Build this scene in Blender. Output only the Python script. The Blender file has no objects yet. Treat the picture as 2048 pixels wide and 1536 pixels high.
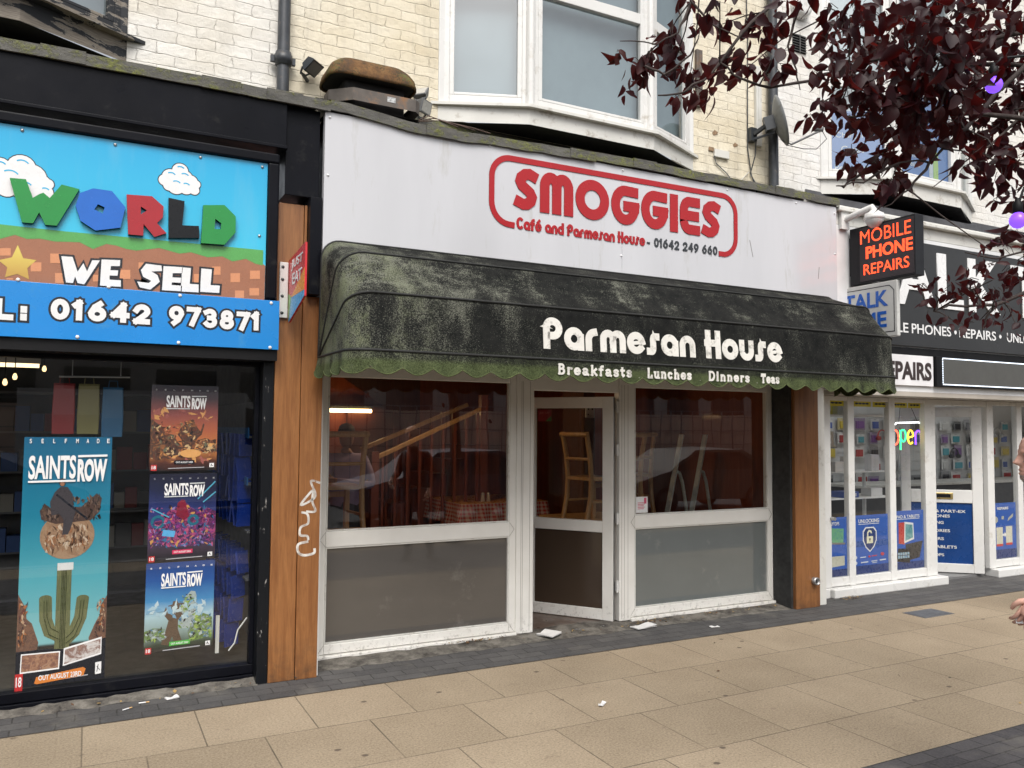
import bpy, bmesh, math, random
from mathutils import Vector, Matrix
from math import sin, cos, pi, radians

S = bpy.context.scene
COL = S.collection
RND = random.Random(11)

# ------------------------------------------------------------------ camera
YAW, PITCH, ROLL = 0.481057966, 0.0529889, 0.00792118
cam_d = bpy.data.cameras.new('camera'); cam = bpy.data.objects.new('camera', cam_d); COL.objects.link(cam)
cam_d.sensor_width = 36.0; cam_d.lens = 1624.53 / 2048 * 36.0
cam_d.clip_start = 0.05; cam_d.clip_end = 2000
fv = Vector((sin(YAW)*cos(PITCH), cos(YAW)*cos(PITCH), sin(PITCH)))
r0 = Vector((cos(YAW), -sin(YAW), 0)); u0 = r0.cross(fv)
rv = cos(ROLL)*r0 + sin(ROLL)*u0; uv = -sin(ROLL)*r0 + cos(ROLL)*u0
mw = Matrix((rv, uv, -fv)).transposed().to_4x4(); mw.translation = (0, -6.235, 1.8)
cam.matrix_world = mw
S.camera = cam

# ------------------------------------------------------------------ world, sun, exposure
SUN_EL, SUN_AZ = radians(52), radians(198)
wd = bpy.data.worlds.new('World'); S.world = wd; wd.use_nodes = True
nt = wd.node_tree; nt.nodes.clear()
sky = nt.nodes.new('ShaderNodeTexSky'); sky.sky_type = 'NISHITA'; sky.sun_disc = False
sky.sun_elevation = SUN_EL; sky.sun_rotation = SUN_AZ
sky.air_density = 1.0; sky.dust_density = 4.0; sky.ozone_density = 1.0
hs = nt.nodes.new('ShaderNodeHueSaturation'); hs.inputs['Saturation'].default_value = 0.25
bg = nt.nodes.new('ShaderNodeBackground'); bg.inputs['Strength'].default_value = 0.11
wo = nt.nodes.new('ShaderNodeOutputWorld')
nt.links.new(sky.outputs[0], hs.inputs['Color']); nt.links.new(hs.outputs[0], bg.inputs[0]); nt.links.new(bg.outputs[0], wo.inputs[0])
sl = bpy.data.lights.new('sun', 'SUN'); sl.energy = 1.5; sl.angle = radians(36); sl.color = (1.0, 0.96, 0.90)
so = bpy.data.objects.new('sun', sl); COL.objects.link(so)
# direction towards the sun: azimuth measured from +Y clockwise (sky convention), sun stands in front-left of the shops
sd = Vector((sin(SUN_AZ)*cos(SUN_EL), cos(SUN_AZ)*cos(SUN_EL), sin(SUN_EL)))
so.rotation_euler = sd.to_track_quat('Z', 'Y').to_euler()
so.location = (-4, -12, 14)
S.view_settings.view_transform = 'Standard'; S.view_settings.look = 'None'
S.view_settings.exposure = 0.78; S.view_settings.gamma = 1.0
S.cycles.max_bounces = 8; S.cycles.transparent_max_bounces = 16
S.cycles.use_denoising = True
S.cycles.caustics_reflective = False; S.cycles.caustics_refractive = False

# ------------------------------------------------------------------ helpers
def tag(o, label=None, cat=None, group=None, kind=None):
    if label: o['label'] = label
    if cat: o['category'] = cat
    if group: o['group'] = group
    if kind: o['kind'] = kind
    return o

def thing(name, label, cat, loc=(0, 0, 0), group=None):
    o = bpy.data.objects.new(name, None); COL.objects.link(o); o.location = loc
    o.empty_display_size = 0.1
    return tag(o, label, cat, group)

def wloc(p):
    v = Vector((0, 0, 0))
    while p is not None:
        v = v + Vector(p.location); p = p.parent
    return v

class MB:
    """collects shapes in world coordinates; build() links them as ONE mesh object"""
    def __init__(s): s.v = []; s.f = []; s.m = []; s.sm = []
    def add(s, vs, fs, mi=0, sm=False):
        b = len(s.v); s.v += [tuple(p) for p in vs]
        for f in fs: s.f.append([b+i for i in f]); s.m.append(mi); s.sm.append(sm)
        return s
    def box(s, x0, x1, y0, y1, z0, z1, mi=0):
        x0, x1 = min(x0, x1), max(x0, x1); y0, y1 = min(y0, y1), max(y0, y1); z0, z1 = min(z0, z1), max(z0, z1)
        return s.add([(x0,y0,z0),(x1,y0,z0),(x1,y1,z0),(x0,y1,z0),(x0,y0,z1),(x1,y0,z1),(x1,y1,z1),(x0,y1,z1)],
                     [(3,2,1,0),(4,5,6,7),(0,1,5,4),(1,2,6,5),(2,3,7,6),(3,0,4,7)], mi)
    def obox(s, c, ax, ay, az, hx, hy, hz, mi=0):
        c = Vector(c); ax = Vector(ax)*hx; ay = Vector(ay)*hy; az = Vector(az)*hz
        vs = [c+sx*ax+sy*ay+sz*az for sz in (-1, 1) for sx, sy in ((-1,-1),(1,-1),(1,1),(-1,1))]
        return s.add(vs, [(3,2,1,0),(4,5,6,7),(0,1,5,4),(1,2,6,5),(2,3,7,6),(3,0,4,7)], mi)
    def bar(s, a, b, w, h=None, mi=0, up=(0, 0, 1)):
        a = Vector(a); b = Vector(b); d = (b-a); L = d.length; d.normalize()
        x = d.cross(Vector(up))
        if x.length < 1e-4: x = d.cross(Vector((1, 0, 0)))
        x.normalize(); z = x.cross(d)
        return s.obox((a+b)/2, d, x, z, L/2, w/2, (h or w)/2, mi)
    def tube(s, pts, r, n=8, mi=0, cap=True, closed=False):
        pts = [Vector(p) for p in pts]; N = len(pts)
        rs = r if isinstance(r, (list, tuple)) else [r]*N
        rings = []; ref = None
        for i, p in enumerate(pts):
            a = pts[i-1] if (i > 0 or closed) else p; b = pts[(i+1) % N] if (i < N-1 or closed) else p
            t = (b-a)
            if t.length < 1e-9: t = Vector((0, 0, 1))
            t.normalize()
            if ref is None:
                ref = t.cross(Vector((0, 0, 1)))
                if ref.length < 1e-3: ref = t.cross(Vector((1, 0, 0)))
            ref = (ref - t*ref.dot(t)); ref.normalize(); q = t.cross(ref)
            rings.append([p + (ref*cos(2*pi*k/n) + q*sin(2*pi*k/n))*rs[i] for k in range(n)])
        vs = [v for rg in rings for v in rg]; fs = []
        for i in range(N if closed else N-1):
            j = (i+1) % N
            for k in range(n):
                fs.append((i*n+k, i*n+(k+1) % n, j*n+(k+1) % n, j*n+k))
        s.add(vs, fs, mi, True)
        if cap and not closed:
            s.add(rings[0], [tuple(range(n))[::-1]], mi); s.add(rings[-1], [tuple(range(n))], mi)
        return s
    def lathe(s, c, axis, prof, n=24, mi=0, sm=True):
        c = Vector(c); a = Vector(axis).normalized(); x = a.cross(Vector((0, 0, 1)))
        if x.length < 1e-3: x = Vector((1, 0, 0))
        x.normalize(); y = a.cross(x); vs = []
        for (h, r) in prof:
            for k in range(n): vs.append(c + a*h + (x*cos(2*pi*k/n) + y*sin(2*pi*k/n))*r)
        fs = []
        for i in range(len(prof)-1):
            for k in range(n): fs.append((i*n+k, i*n+(k+1) % n, (i+1)*n+(k+1) % n, (i+1)*n+k))
        return s.add(vs, fs, mi, sm)
    def prism(s, pts, o, ex, ez, d, mi=0, ms=None, back=False):
        """polygon pts (s,t) in plane o+s*ex+t*ez, pushed out by d along ez x ex... normal = ez.cross(ex) flipped to -Y for a facade"""
        o = Vector(o); ex = Vector(ex); ez = Vector(ez); nn = ex.cross(ez).normalized()
        A = sum(pts[i][0]*pts[(i+1) % len(pts)][1]-pts[(i+1) % len(pts)][0]*pts[i][1] for i in range(len(pts)))
        if A < 0: pts = pts[::-1]
        n = len(pts); b = [o+ex*p[0]+ez*p[1] for p in pts]; f = [q+nn*d for q in b]
        s.add(f, [tuple(range(n))], mi)
        s.add(b+f, [(i, (i+1) % n, n+(i+1) % n, n+i) for i in range(n)], mi if ms is None else ms)
        if back: s.add(b, [tuple(range(n))[::-1]], mi if ms is None else ms)
        return s
    def strip(s, L, R, o, ex, ez, d, closed=False, mi=0, ms=None, d0=0.0):
        o = Vector(o); ex = Vector(ex); ez = Vector(ez); nn = ex.cross(ez).normalized(); n = len(L)
        g = lambda p, h: o+ex*p[0]+ez*p[1]+nn*h
        vs = [g(p, d) for p in L]+[g(p, d) for p in R]+[g(p, d0) for p in L]+[g(p, d0) for p in R]
        m2 = mi if ms is None else ms
        ff = []; sf = []
        for i in range(n if closed else n-1):
            j = (i+1) % n
            ff.append((n+i, n+j, j, i)); sf.append((i, j, 2*n+j, 2*n+i)); sf.append((3*n+i, 3*n+j, n+j, n+i))
        if not closed:
            sf.append((n, 0, 2*n, 3*n)); sf.append((n-1, 2*n-1, 4*n-1, 3*n-1))
        b = len(s.v); s.v += [tuple(p) for p in vs]
        for f in ff: s.f.append([b+i for i in f]); s.m.append(mi); s.sm.append(False)
        for f in sf: s.f.append([b+i for i in f]); s.m.append(m2); s.sm.append(False)
        return s
    def build(s, name, mats, parent=None, bevel=0, kind=None, seg=2):
        if not isinstance(mats, (list, tuple)): mats = [mats]
        if parent is not None: off = wloc(parent)
        else:
            xs = [p[0] for p in s.v]; ysv = [p[1] for p in s.v]; zs = [p[2] for p in s.v]
            off = Vector(((min(xs)+max(xs))/2, (min(ysv)+max(ysv))/2, min(zs)))
        me = bpy.data.meshes.new(name)
        me.from_pydata([(p[0]-off.x, p[1]-off.y, p[2]-off.z) for p in s.v], [], s.f)
        for m in mats: me.materials.append(m)
        me.polygons.foreach_set('material_index', s.m); me.polygons.foreach_set('use_smooth', s.sm)
        me.update()
        o = bpy.data.objects.new(name, me); COL.objects.link(o)
        if parent is not None: o.parent = parent
        else: o.location = off
        if bevel:
            b = o.modifiers.new('bevel', 'BEVEL'); b.width = bevel; b.segments = seg; b.limit_method = 'ANGLE'; b.angle_limit = radians(40)
        if kind: o['kind'] = kind
        return o

EX, EZ = (1, 0, 0), (0, 0, 1)          # a facade seen from -Y: ex x ez = -Y

def copy_tree(o, parent=None, loc=None, rotz=None):
    c = o.copy(); COL.objects.link(c); c.parent = parent
    if loc is not None: c.location = loc
    if rotz is not None: c.rotation_euler = (0, 0, rotz)
    for ch in list(o.children): copy_tree(ch, c)
    return c

# ------------------------------------------------------------------ materials
def new_mat(name):
    m = bpy.data.materials.new(name); m.use_nodes = True
    n = m.node_tree; n.nodes.clear(); o = n.nodes.new('ShaderNodeOutputMaterial')
    return m, n, o
class N:
    """small node builder"""
    def __init__(s, nt): s.t = nt; s.geo = None
    def n(s, t, **k):
        q = s.t.nodes.new('ShaderNode'+t)
        for a, v in k.items(): setattr(q, a, v)
        return q
    def set(s, sock, v):
        if isinstance(v, bpy.types.NodeSocket): s.t.links.new(v, sock)
        elif v is not None:
            if isinstance(v, (tuple, list)) and sock.type == 'RGBA' and len(v) == 3: v = (*v, 1)
            sock.default_value = v
    def pos(s, scale=(1, 1, 1), off=(0, 0, 0), src='pos'):
        if src == 'pos':
            if not s.geo: s.geo = s.n('NewGeometry')
            v = s.geo.outputs['Position']
        else: v = s.n('TexCoord').outputs['Object']
        mp = s.n('Mapping'); s.set(mp.inputs[0], v); mp.inputs['Scale'].default_value = scale; mp.inputs['Location'].default_value = off
        return mp.outputs[0]
    def xyz(s, v=None):
        q = s.n('SeparateXYZ')
        if v is None:
            if not s.geo: s.geo = s.n('NewGeometry')
            v = s.geo.outputs['Position']
        s.set(q.inputs[0], v); return q.outputs
    def comb(s, x=0., y=0., z=0.):
        q = s.n('CombineXYZ'); s.set(q.inputs[0], x); s.set(q.inputs[1], y); s.set(q.inputs[2], z); return q.outputs[0]
    def noise(s, v, scale=5., detail=4., rough=.55, dist=0.):
        q = s.n('TexNoise'); s.set(q.inputs['Vector'], v); q.inputs['Scale'].default_value = scale
        q.inputs['Detail'].default_value = detail; q.inputs['Roughness'].default_value = rough; q.inputs['Distortion'].default_value = dist
        return q.outputs[0]
    def vor(s, v, scale=5., feature='F1', out=0, dim='3D'):
        q = s.n('TexVoronoi', feature=feature, voronoi_dimensions=dim); s.set(q.inputs['Vector'], v); q.inputs['Scale'].default_value = scale; return q.outputs[out]
    def ramp(s, f, a, b, c0=(0, 0, 0), c1=(1, 1, 1)):
        q = s.n('ValToRGB'); s.set(q.inputs[0], f); e = q.color_ramp.elements
        e[0].position = a; e[1].position = b; e[0].color = (*c0, 1); e[1].color = (*c1, 1); return q.outputs[0]
    def rampn(s, f, stops):
        q = s.n('ValToRGB'); s.set(q.inputs[0], f); e = q.color_ramp.elements
        while len(e) < len(stops): e.new(0.5)
        for i, (p, c) in enumerate(stops): e[i].position = p; e[i].color = (*c, 1)
        return q.outputs[0]
    def mix(s, f, a, b, mode='MIX'):
        q = s.n('MixRGB', blend_type=mode); s.set(q.inputs[0], f); s.set(q.inputs[1], a); s.set(q.inputs[2], b); return q.outputs[0]
    def math(s, op, a, b=0., c=None, clamp=False):
        q = s.n('Math', operation=op); q.use_clamp = clamp; s.set(q.inputs[0], a); s.set(q.inputs[1], b)
        if c is not None: s.set(q.inputs[2], c)
        return q.outputs[0]
    def mapr(s, v, a, b, c=0., d=1.):
        q = s.n('MapRange'); s.set(q.inputs[0], v)
        for i, x in enumerate((a, b, c, d)): q.inputs[i+1].default_value = x
        return q.outputs[0]
    def bump(s, h, st=.3, dist=.01, nrm=None):
        q = s.n('Bump'); q.inputs['Strength'].default_value = st; q.inputs['Distance'].default_value = dist
        s.set(q.inputs['Height'], h)
        if nrm is not None: s.set(q.inputs['Normal'], nrm)
        return q.outputs[0]
    def bsdf(s, col=(.5, .5, .5), rough=.5, spec=.5, metal=0., nrm=None, coat=0., emit=None, es=0., sub=None, alpha=None):
        q = s.n('BsdfPrincipled'); s.set(q.inputs['Base Color'], col); s.set(q.inputs['Roughness'], rough)
        q.inputs['Specular IOR Level'].default_value = spec; q.inputs['Metallic'].default_value = metal
        if nrm is not None: s.set(q.inputs['Normal'], nrm)
        q.inputs['Coat Weight'].default_value = coat
        if coat: q.inputs['Coat Roughness'].default_value = .06
        if emit is not None: s.set(q.inputs['Emission Color'], emit); q.inputs['Emission Strength'].default_value = es
        return q.outputs[0]
    def out(s, sh):
        o = [q for q in s.t.nodes if q.type == 'OUTPUT_MATERIAL'][0]; s.t.links.new(sh, o.inputs[0])

def pbr(name, col, rough=.5, var=.12, vs=3., spec=.5, metal=0., bump=0., bs=60., stretch=(1, 1, 1), dirt=None, coat=0., rvar=.1, bd=.004):
    """general weathered surface: broad tone variation, optional dirt (colour, amount 0..1, scale), fine bump"""
    m, t, o = new_mat(name); k = N(t); p = k.pos(stretch)
    n1 = k.noise(p, vs, 5., .6); c = k.mix(1., col, k.ramp(n1, .3, .7, (1-var,)*3, (1+var*.6,)*3), 'MULTIPLY')
    if dirt:
        dc, da, ds = dirt
        dn = k.ramp(k.noise(p, ds, 8., .7), .62-da*.35, .78-da*.3); c = k.mix(dn, c, dc)
    r = k.mapr(k.noise(p, vs*3, 4.), .3, .7, max(.02, rough-rvar), min(1, rough+rvar))
    nr = k.bump(k.noise(p, bs, 4.), bump, bd) if bump else None
    k.out(k.bsdf(c, r, spec, metal, nr, coat)); return m

def flat(name, col, rough=.5, spec=.5, var=.05):
    return pbr(name, col, rough, var=var, vs=9., spec=spec)

def emis(name, col, st):
    m, t, o = new_mat(name); k = N(t); q = k.n('Emission'); k.set(q.inputs[0], col); q.inputs[1].default_value = st; k.out(q.outputs[0]); return m

def glass_mat(name, tint=(1, 1, 1), refl=1.0, rough=0.0, smear=0.0, wave=.0):
    """thin window pane: see-through with a Fresnel reflection (two faces)"""
    m, t, o = new_mat(name); k = N(t)
    if not k.geo: k.geo = k.n('NewGeometry')
    dt = k.n('VectorMath', operation='DOT_PRODUCT'); t.links.new(k.geo.outputs['Incoming'], dt.inputs[0]); t.links.new(k.geo.outputs['Normal'], dt.inputs[1])
    c1 = k.math('SUBTRACT', 1., k.math('ABSOLUTE', dt.outputs['Value']), clamp=True)
    f = k.math('ADD', .043*2*refl, k.math('MULTIPLY', k.math('POWER', c1, 5.), 1-.086*refl), clamp=True)
    tr = k.n('BsdfTransparent'); k.set(tr.inputs[0], (*tint, 1))
    gl = k.n('BsdfGlossy'); gl.inputs['Roughness'].default_value = rough
    if wave: k.set(gl.inputs['Normal'], k.bump(k.noise(k.pos((1, 1, .5)), 1.3, 2.), wave, .02))
    mx = k.n('MixShader'); k.set(mx.inputs[0], f); t.links.new(tr.outputs[0], mx.inputs[1]); t.links.new(gl.outputs[0], mx.inputs[2])
    sh = mx.outputs[0]
    if smear:
        df = k.n('BsdfDiffuse'); df.inputs[0].default_value = (.55, .53, .5, 1)
        sm = k.math('MULTIPLY', k.ramp(k.noise(k.pos((3, 3, .8)), 2.2, 6., .65), .45, .8), smear)
        m2 = k.n('MixShader'); k.set(m2.inputs[0], sm); t.links.new(sh, m2.inputs[1]); t.links.new(df.outputs[0], m2.inputs[2]); sh = m2.outputs[0]
    k.out(sh); return m

def brick_mat(name, paint, paint2, mortar_d=.72, dirt=(.20, .17, .13), damt=.35, peel=.0):
    m, t, o = new_mat(name); k = N(t)
    xyz = k.xyz(); wob = k.noise(k.pos((1, 1, 1)), 6., 4., .6); wb2 = k.noise(k.pos((1, 1, 1), (9, 3, 4)), 9., 4., .65)
    v = k.comb(k.math('ADD', xyz[0], k.math('MULTIPLY', wb2, .07)), k.math('ADD', xyz[2], k.math('MULTIPLY', wob, .044)), 0.)
    b = k.n('TexBrick'); k.set(b.inputs['Vector'], v); b.offset = .5
    for nm, val in (('Scale', 1.), ('Mortar Size', .0046), ('Mortar Smooth', .85), ('Bias', 0.), ('Brick Width', .262), ('Row Height', .0862)): b.inputs[nm].default_value = val
    k.set(b.inputs['Color1'], (0, 0, 0)); k.set(b.inputs['Color2'], (1, 1, 1)); k.set(b.inputs['Mortar'], (.5, .5, .5))
    mort = b.outputs['Fac']
    c = k.mix(k.ramp(b.outputs['Color'], 0., 1.), paint, paint2)
    c = k.mix(k.ramp(k.noise(k.pos((1, 1, 1.6)), 1.1, 5.), .35, .7), c, k.mix(1., c, (.90, .86, .78), 'MULTIPLY'))
    # dark hairline gaps where paint has cracked along some joints
    crack = k.math('MULTIPLY', k.ramp(mort, .35, .9), k.ramp(k.noise(k.pos((1, 1, 2.6)), 4.5, 7., .75), .45, .64))
    c = k.mix(k.math('MULTIPLY', crack, mortar_d), c, (.24, .20, .15))
    st = k.ramp(k.noise(k.pos((2.2, 2.2, .35)), 3., 6., .65), .52, .80); c = k.mix(k.math('MULTIPLY', st, damt), c, dirt)
    chip = k.ramp(k.noise(k.pos((1, 1, 1)), 26., 3., .6), .70, .74); c = k.mix(k.math('MULTIPLY', chip, .55), c, (.30, .23, .17))
    h = k.math('ADD', k.math('MULTIPLY', mort, -1.3), k.math('MULTIPLY', k.noise(k.pos(), 13., 8., .68), 2.0)); h = k.math('ADD', h, k.math('MULTIPLY', k.ramp(b.outputs['Color'], 0., 1.), .5))
    k.out(k.bsdf(c, .6, .35, 0., k.bump(h, .65, .012))); return m

def wood_mat(name, c1, c2, scale=1., axis='z', rough=.4, coat=.15):
    m, t, o = new_mat(name); k = N(t)
    st = {'z': (9, 9, .7), 'x': (.7, 9, 9), 'y': (9, .7, 9)}[axis]
    p = k.pos(tuple(q*scale for q in st)); n1 = k.noise(p, 2.4, 6., .6, 1.2); n2 = k.noise(k.pos(tuple(q*scale*3 for q in st)), 5., 5., .6)
    c = k.mix(k.ramp(n1, .32, .68), c1, c2); c = k.mix(k.math('MULTIPLY', k.ramp(n2, .4, .72), .35), c, tuple(q*.55 for q in c1))
    if axis == 'z' and scale == 1.:
        foot = k.math('MULTIPLY', k.mapr(k.xyz()[2], .0, .35, 1., 0.), k.ramp(k.noise(k.pos(), 12., 7., .75), .40, .66)); c = k.mix(k.math('MULTIPLY', foot, .6), c, (.05, .035, .025))
        sc = k.ramp(k.noise(k.pos((5, 5, 1.2)), 6., 7., .75), .66, .73); c = k.mix(k.math('MULTIPLY', sc, .4), c, (.14, .07, .035))
    k.out(k.bsdf(c, rough, .4, 0., k.bump(n2, .06, .004), coat)); return m

M = {}
M['white_brick'] = brick_mat('white_painted_brick', (.78, .765, .73), (.70, .68, .64), .62)
M['cream_brick'] = brick_mat('cream_painted_brick', (.77, .72, .60), (.69, .63, .50), .62, damt=.4)
M['white_brick_clean'] = brick_mat('clean_white_brick', (.78, .77, .755), (.72, .71, .69), mortar_d=.7, damt=.25)
M['upvc'] = pbr('white_upvc', (.67, .665, .645), .32, .06, 2., dirt=((.42, .38, .32), .12, 5.))
M['upvc_old'] = pbr('weathered_white_upvc', (.63, .62, .58), .38, .08, 3., dirt=((.30, .26, .21), .20, 7.))
def upvc_dirty():
    m, t, o = new_mat('grubby_white_upvc'); k = N(t); z = k.xyz()[2]
    c = k.mix(k.ramp(k.noise(k.pos(), 3., 4.), .3, .7), (.78, .765, .725), (.70, .68, .635))
    low = k.mapr(z, .02, .20, 1., 0.); gr = k.math('MULTIPLY', low, k.ramp(k.noise(k.pos((1, 1, 1)), 22., 7., .75), .52, .66))
    c = k.mix(k.math('MULTIPLY', gr, .7), c, (.12, .10, .08))
    scuff = k.ramp(k.noise(k.pos((.6, 1, 5)), 13., 5., .7), .66, .74); c = k.mix(k.math('MULTIPLY', scuff, .3), c, (.25, .22, .2))
    k.out(k.bsdf(c, .36, .5)); return m
M['upvc_dirty'] = upvc_dirty()
M['black_paint'] = pbr('black_gloss_paint', (.0055, .006, .009), .36, .3, 2., spec=.10, bump=.08, bs=25., dirt=((.02, .02, .02), .12, 6.))
def chipped():
    m, t, o = new_mat('chipped_black_paint'); k = N(t)
    n1 = k.noise(k.pos((3, 3, .9)), 9., 7., .7); ch = k.ramp(n1, .635, .66)
    c = k.mix(ch, (.007, .008, .010), (.26, .25, .24)); k.out(k.bsdf(c, k.mix(ch, (.35,)*3, (.8,)*3), .22, 0., k.bump(k.math('MULTIPLY', n1, 1.), .2, .01))); return m
M['chipped_black'] = chipped()
def peeling():
    m, t, o = new_mat('peeling_dark_timber'); k = N(t)
    n1 = k.math('ADD', k.noise(k.pos((1.2, 1.2, 4.5)), 2.6, 8., .68, .5), k.mapr(k.xyz()[2], 4.36, 4.52, .09, -.05)); pl = k.ramp(n1, .50, .53)
    grain = k.noise(k.pos((3, 3, 40)), 4., 5.)
    wood = k.mix(k.ramp(grain, .35, .68), (.17, .145, .12), (.27, .24, .20))
    c = k.mix(pl, (.028, .030, .034), wood)
    flake = k.ramp(k.math('ABSOLUTE', k.math('SUBTRACT', n1, .515)), .0, .012, (1, 1, 1), (0, 0, 0)); c = k.mix(k.math('MULTIPLY', flake, .6), c, (.50, .47, .42))
    k.out(k.bsdf(c, .7, .3, 0., k.bump(k.math('SUBTRACT', grain, k.math('MULTIPLY', pl, 3.)), .5, .006))); return m
M['peeling'] = peeling()
def lead():
    m, t, o = new_mat('mossy_lead_flashing'); k = N(t)
    n1 = k.noise(k.pos((1.2, 3, 3)), 3.5, 8., .7); n2 = k.noise(k.pos(), 45., 5., .7)
    c = k.mix(k.ramp(n1, .3, .7), (.055, .053, .050), (.135, .130, .115))
    ms = k.math('MULTIPLY', k.ramp(k.noise(k.pos((1.0, 2, 2)), 4.2, 7., .7), .47, .60), k.ramp(n2, .38, .58)); c = k.mix(ms, c, (.165, .175, .045))
    k.out(k.bsdf(c, .7, .3, 0., k.bump(k.math('ADD', k.math('MULTIPLY', ms, .8), n2), .6, .012))); return m
M['lead'] = lead()
M['lead_dark'] = pbr('dark_lead', (.06, .06, .065), .6, .4, 6., bump=.3, bs=20.)
M['pilaster'] = wood_mat('orange_wood_laminate', (.205, .080, .026), (.315, .138, .048), 1.)
M['sign_white'] = pbr('white_composite_sign', (.545, .547, .57), .11, .06, .9, stretch=(2.2, 1, .4), dirt=((.40, .39, .36), .13, 2.2), rvar=.05)
M['red'] = pbr('red_acrylic', (.37, .006, .010), .22, .06, 3.)
M['dark_grey'] = pbr('charcoal_letter', (.035, .04, .045), .4, .1)
M['black'] = pbr('matt_black', (.007, .007, .008), .5, .2, spec=.2)
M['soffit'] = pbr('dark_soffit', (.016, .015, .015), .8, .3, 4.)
M['iron'] = pbr('painted_cast_iron', (.045, .050, .058), .42, .35, 8., bump=.15, bs=40., dirt=((.12, .10, .08), .18, 14.))
M['grey_plastic'] = pbr('grey_plastic', (.16, .165, .17), .5, .12)
M['dish_grey'] = pbr('grey_dish_paint', (.19, .20, .205), .5, .12, 4., dirt=((.12, .12, .11), .2, 9.))
M['steel'] = pbr('dull_steel', (.42, .42, .42), .38, .15, 9., metal=.85)
def rust():
    m, t, o = new_mat('rusty_mossy_metal'); k = N(t); n1 = k.noise(k.pos(), 9., 8., .7); n2 = k.noise(k.pos(), 60., 6., .75)
    c = k.rampn(n1, [(.3, (.055, .042, .034)), (.48, (.125, .066, .030)), (.62, (.19, .105, .045)), (.75, (.075, .058, .042))])
    sp = k.ramp(n2, .48, .58); c = k.mix(k.math('MULTIPLY', sp, k.ramp(k.noise(k.pos(), 6., 3.), .38, .52)), c, (.030, .034, .022))
    ms = k.math('MULTIPLY', k.ramp(k.noise(k.pos(), 6., 5.), .53, .64), k.ramp(n2, .42, .55)); c = k.mix(k.math('MULTIPLY', ms, .7), c, (.15, .155, .05))
    k.out(k.bsdf(c, .85, .2, 0., k.bump(n2, .5, .006))); return m
M['rust'] = rust()
M['rust_grey'] = pbr('rusted_galvanised_steel', (.115, .098, .085), .7, .4, 5., dirt=((.24, .115, .045), .30, 5.), bump=.2, bs=50.)
M['glass'] = glass_mat('shop_window_glass', (.94, .94, .92), 2.2, smear=.016, wave=.08)
M['glass_game'] = glass_mat('dark_shop_glass', (.93, .95, .95), 1.2, smear=.006)
M['glass_clear'] = glass_mat('clear_shop_glass', (.97, .98, .97), 1.3)
M['bay_glass'] = glass_mat('bay_window_glass', (.80, .86, .88), 2.6)
# ------------------------------------------------------------------ measured outlines (metres on the facade, or points in the tree)
WORLD = {"W":[[[-0.468,3.299],[-0.382,3.304],[-0.342,3.193],[-0.305,3.223],[-0.286,3.233],[-0.251,3.204],[-0.189,3.299],[-0.09,3.284],[-0.207,3.035],[-0.27,3.033],[-0.305,3.107],[-0.335,3.035],[-0.394,3.033]]],"O":[[[-0.108,3.175],[-0.088,3.258],[-0.014,3.3],[0.095,3.298],[0.176,3.202],[0.151,3.066],[0.008,3.03],[-0.078,3.083]],[[-0.002,3.165],[0.017,3.202],[0.056,3.186],[0.046,3.145]]],"R":[[[0.18,3.288],[0.331,3.297],[0.403,3.238],[0.4,3.165],[0.366,3.122],[0.426,3.063],[0.353,3.029],[0.286,3.107],[0.286,3.03],[0.197,3.028]],[[0.266,3.22],[0.304,3.199],[0.268,3.168]]],"L":[[[0.432,3.301],[0.531,3.292],[0.521,3.127],[0.625,3.135],[0.63,3.055],[0.439,3.033]]],"D":[[[0.649,3.281],[0.785,3.3],[0.861,3.23],[0.862,3.12],[0.792,3.026],[0.641,3.021]],[[0.728,3.198],[0.767,3.172],[0.764,3.129],[0.725,3.127]]]}
WESELL = [[[-0.177,2.851],[-0.115,2.853],[-0.084,2.761],[-0.053,2.819],[-0.031,2.768],[-0.004,2.843],[0.04,2.846],[-0.044,2.684],[-0.081,2.689],[-0.097,2.73],[-0.107,2.687],[-0.146,2.687]],[[0.049,2.853],[0.157,2.86],[0.156,2.821],[0.104,2.816],[0.102,2.789],[0.147,2.792],[0.144,2.757],[0.098,2.754],[0.099,2.727],[0.164,2.729],[0.166,2.687],[0.045,2.684]],[[0.31,2.852],[0.403,2.849],[0.408,2.813],[0.344,2.804],[0.381,2.783],[0.396,2.74],[0.34,2.683],[0.277,2.693],[0.26,2.73],[0.33,2.726],[0.344,2.742],[0.295,2.764],[0.28,2.807]],[[0.416,2.847],[0.534,2.851],[0.533,2.811],[0.473,2.805],[0.472,2.777],[0.526,2.779],[0.524,2.745],[0.47,2.743],[0.468,2.725],[0.533,2.726],[0.532,2.688],[0.411,2.686]],[[0.531,2.85],[0.586,2.85],[0.581,2.743],[0.637,2.744],[0.638,2.69],[0.526,2.687]],[[0.651,2.854],[0.719,2.854],[0.713,2.746],[0.773,2.748],[0.77,2.697],[0.648,2.695]]]
GRASS = [[-0.511,3.013],[-0.154,3.011],[0.226,3.016],[0.634,3.02],[1.055,3.023],[1.055,2.915],[1.006,2.922],[0.939,2.95],[0.851,2.923],[0.785,2.951],[0.689,2.935],[0.583,2.958],[0.511,2.941],[0.388,2.965],[0.249,2.933],[0.189,2.937],[0.131,2.953],[0.073,2.957],[-0.002,2.916],[-0.078,2.951],[-0.216,2.94],[-0.297,2.949],[-0.368,2.939],[-0.43,2.957],[-0.507,2.923]]
STAR = [[-0.413,2.896],[-0.382,2.817],[-0.311,2.812],[-0.358,2.757],[-0.346,2.688],[-0.409,2.716],[-0.473,2.69],[-0.463,2.752],[-0.511,2.791],[-0.441,2.816]]
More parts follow.
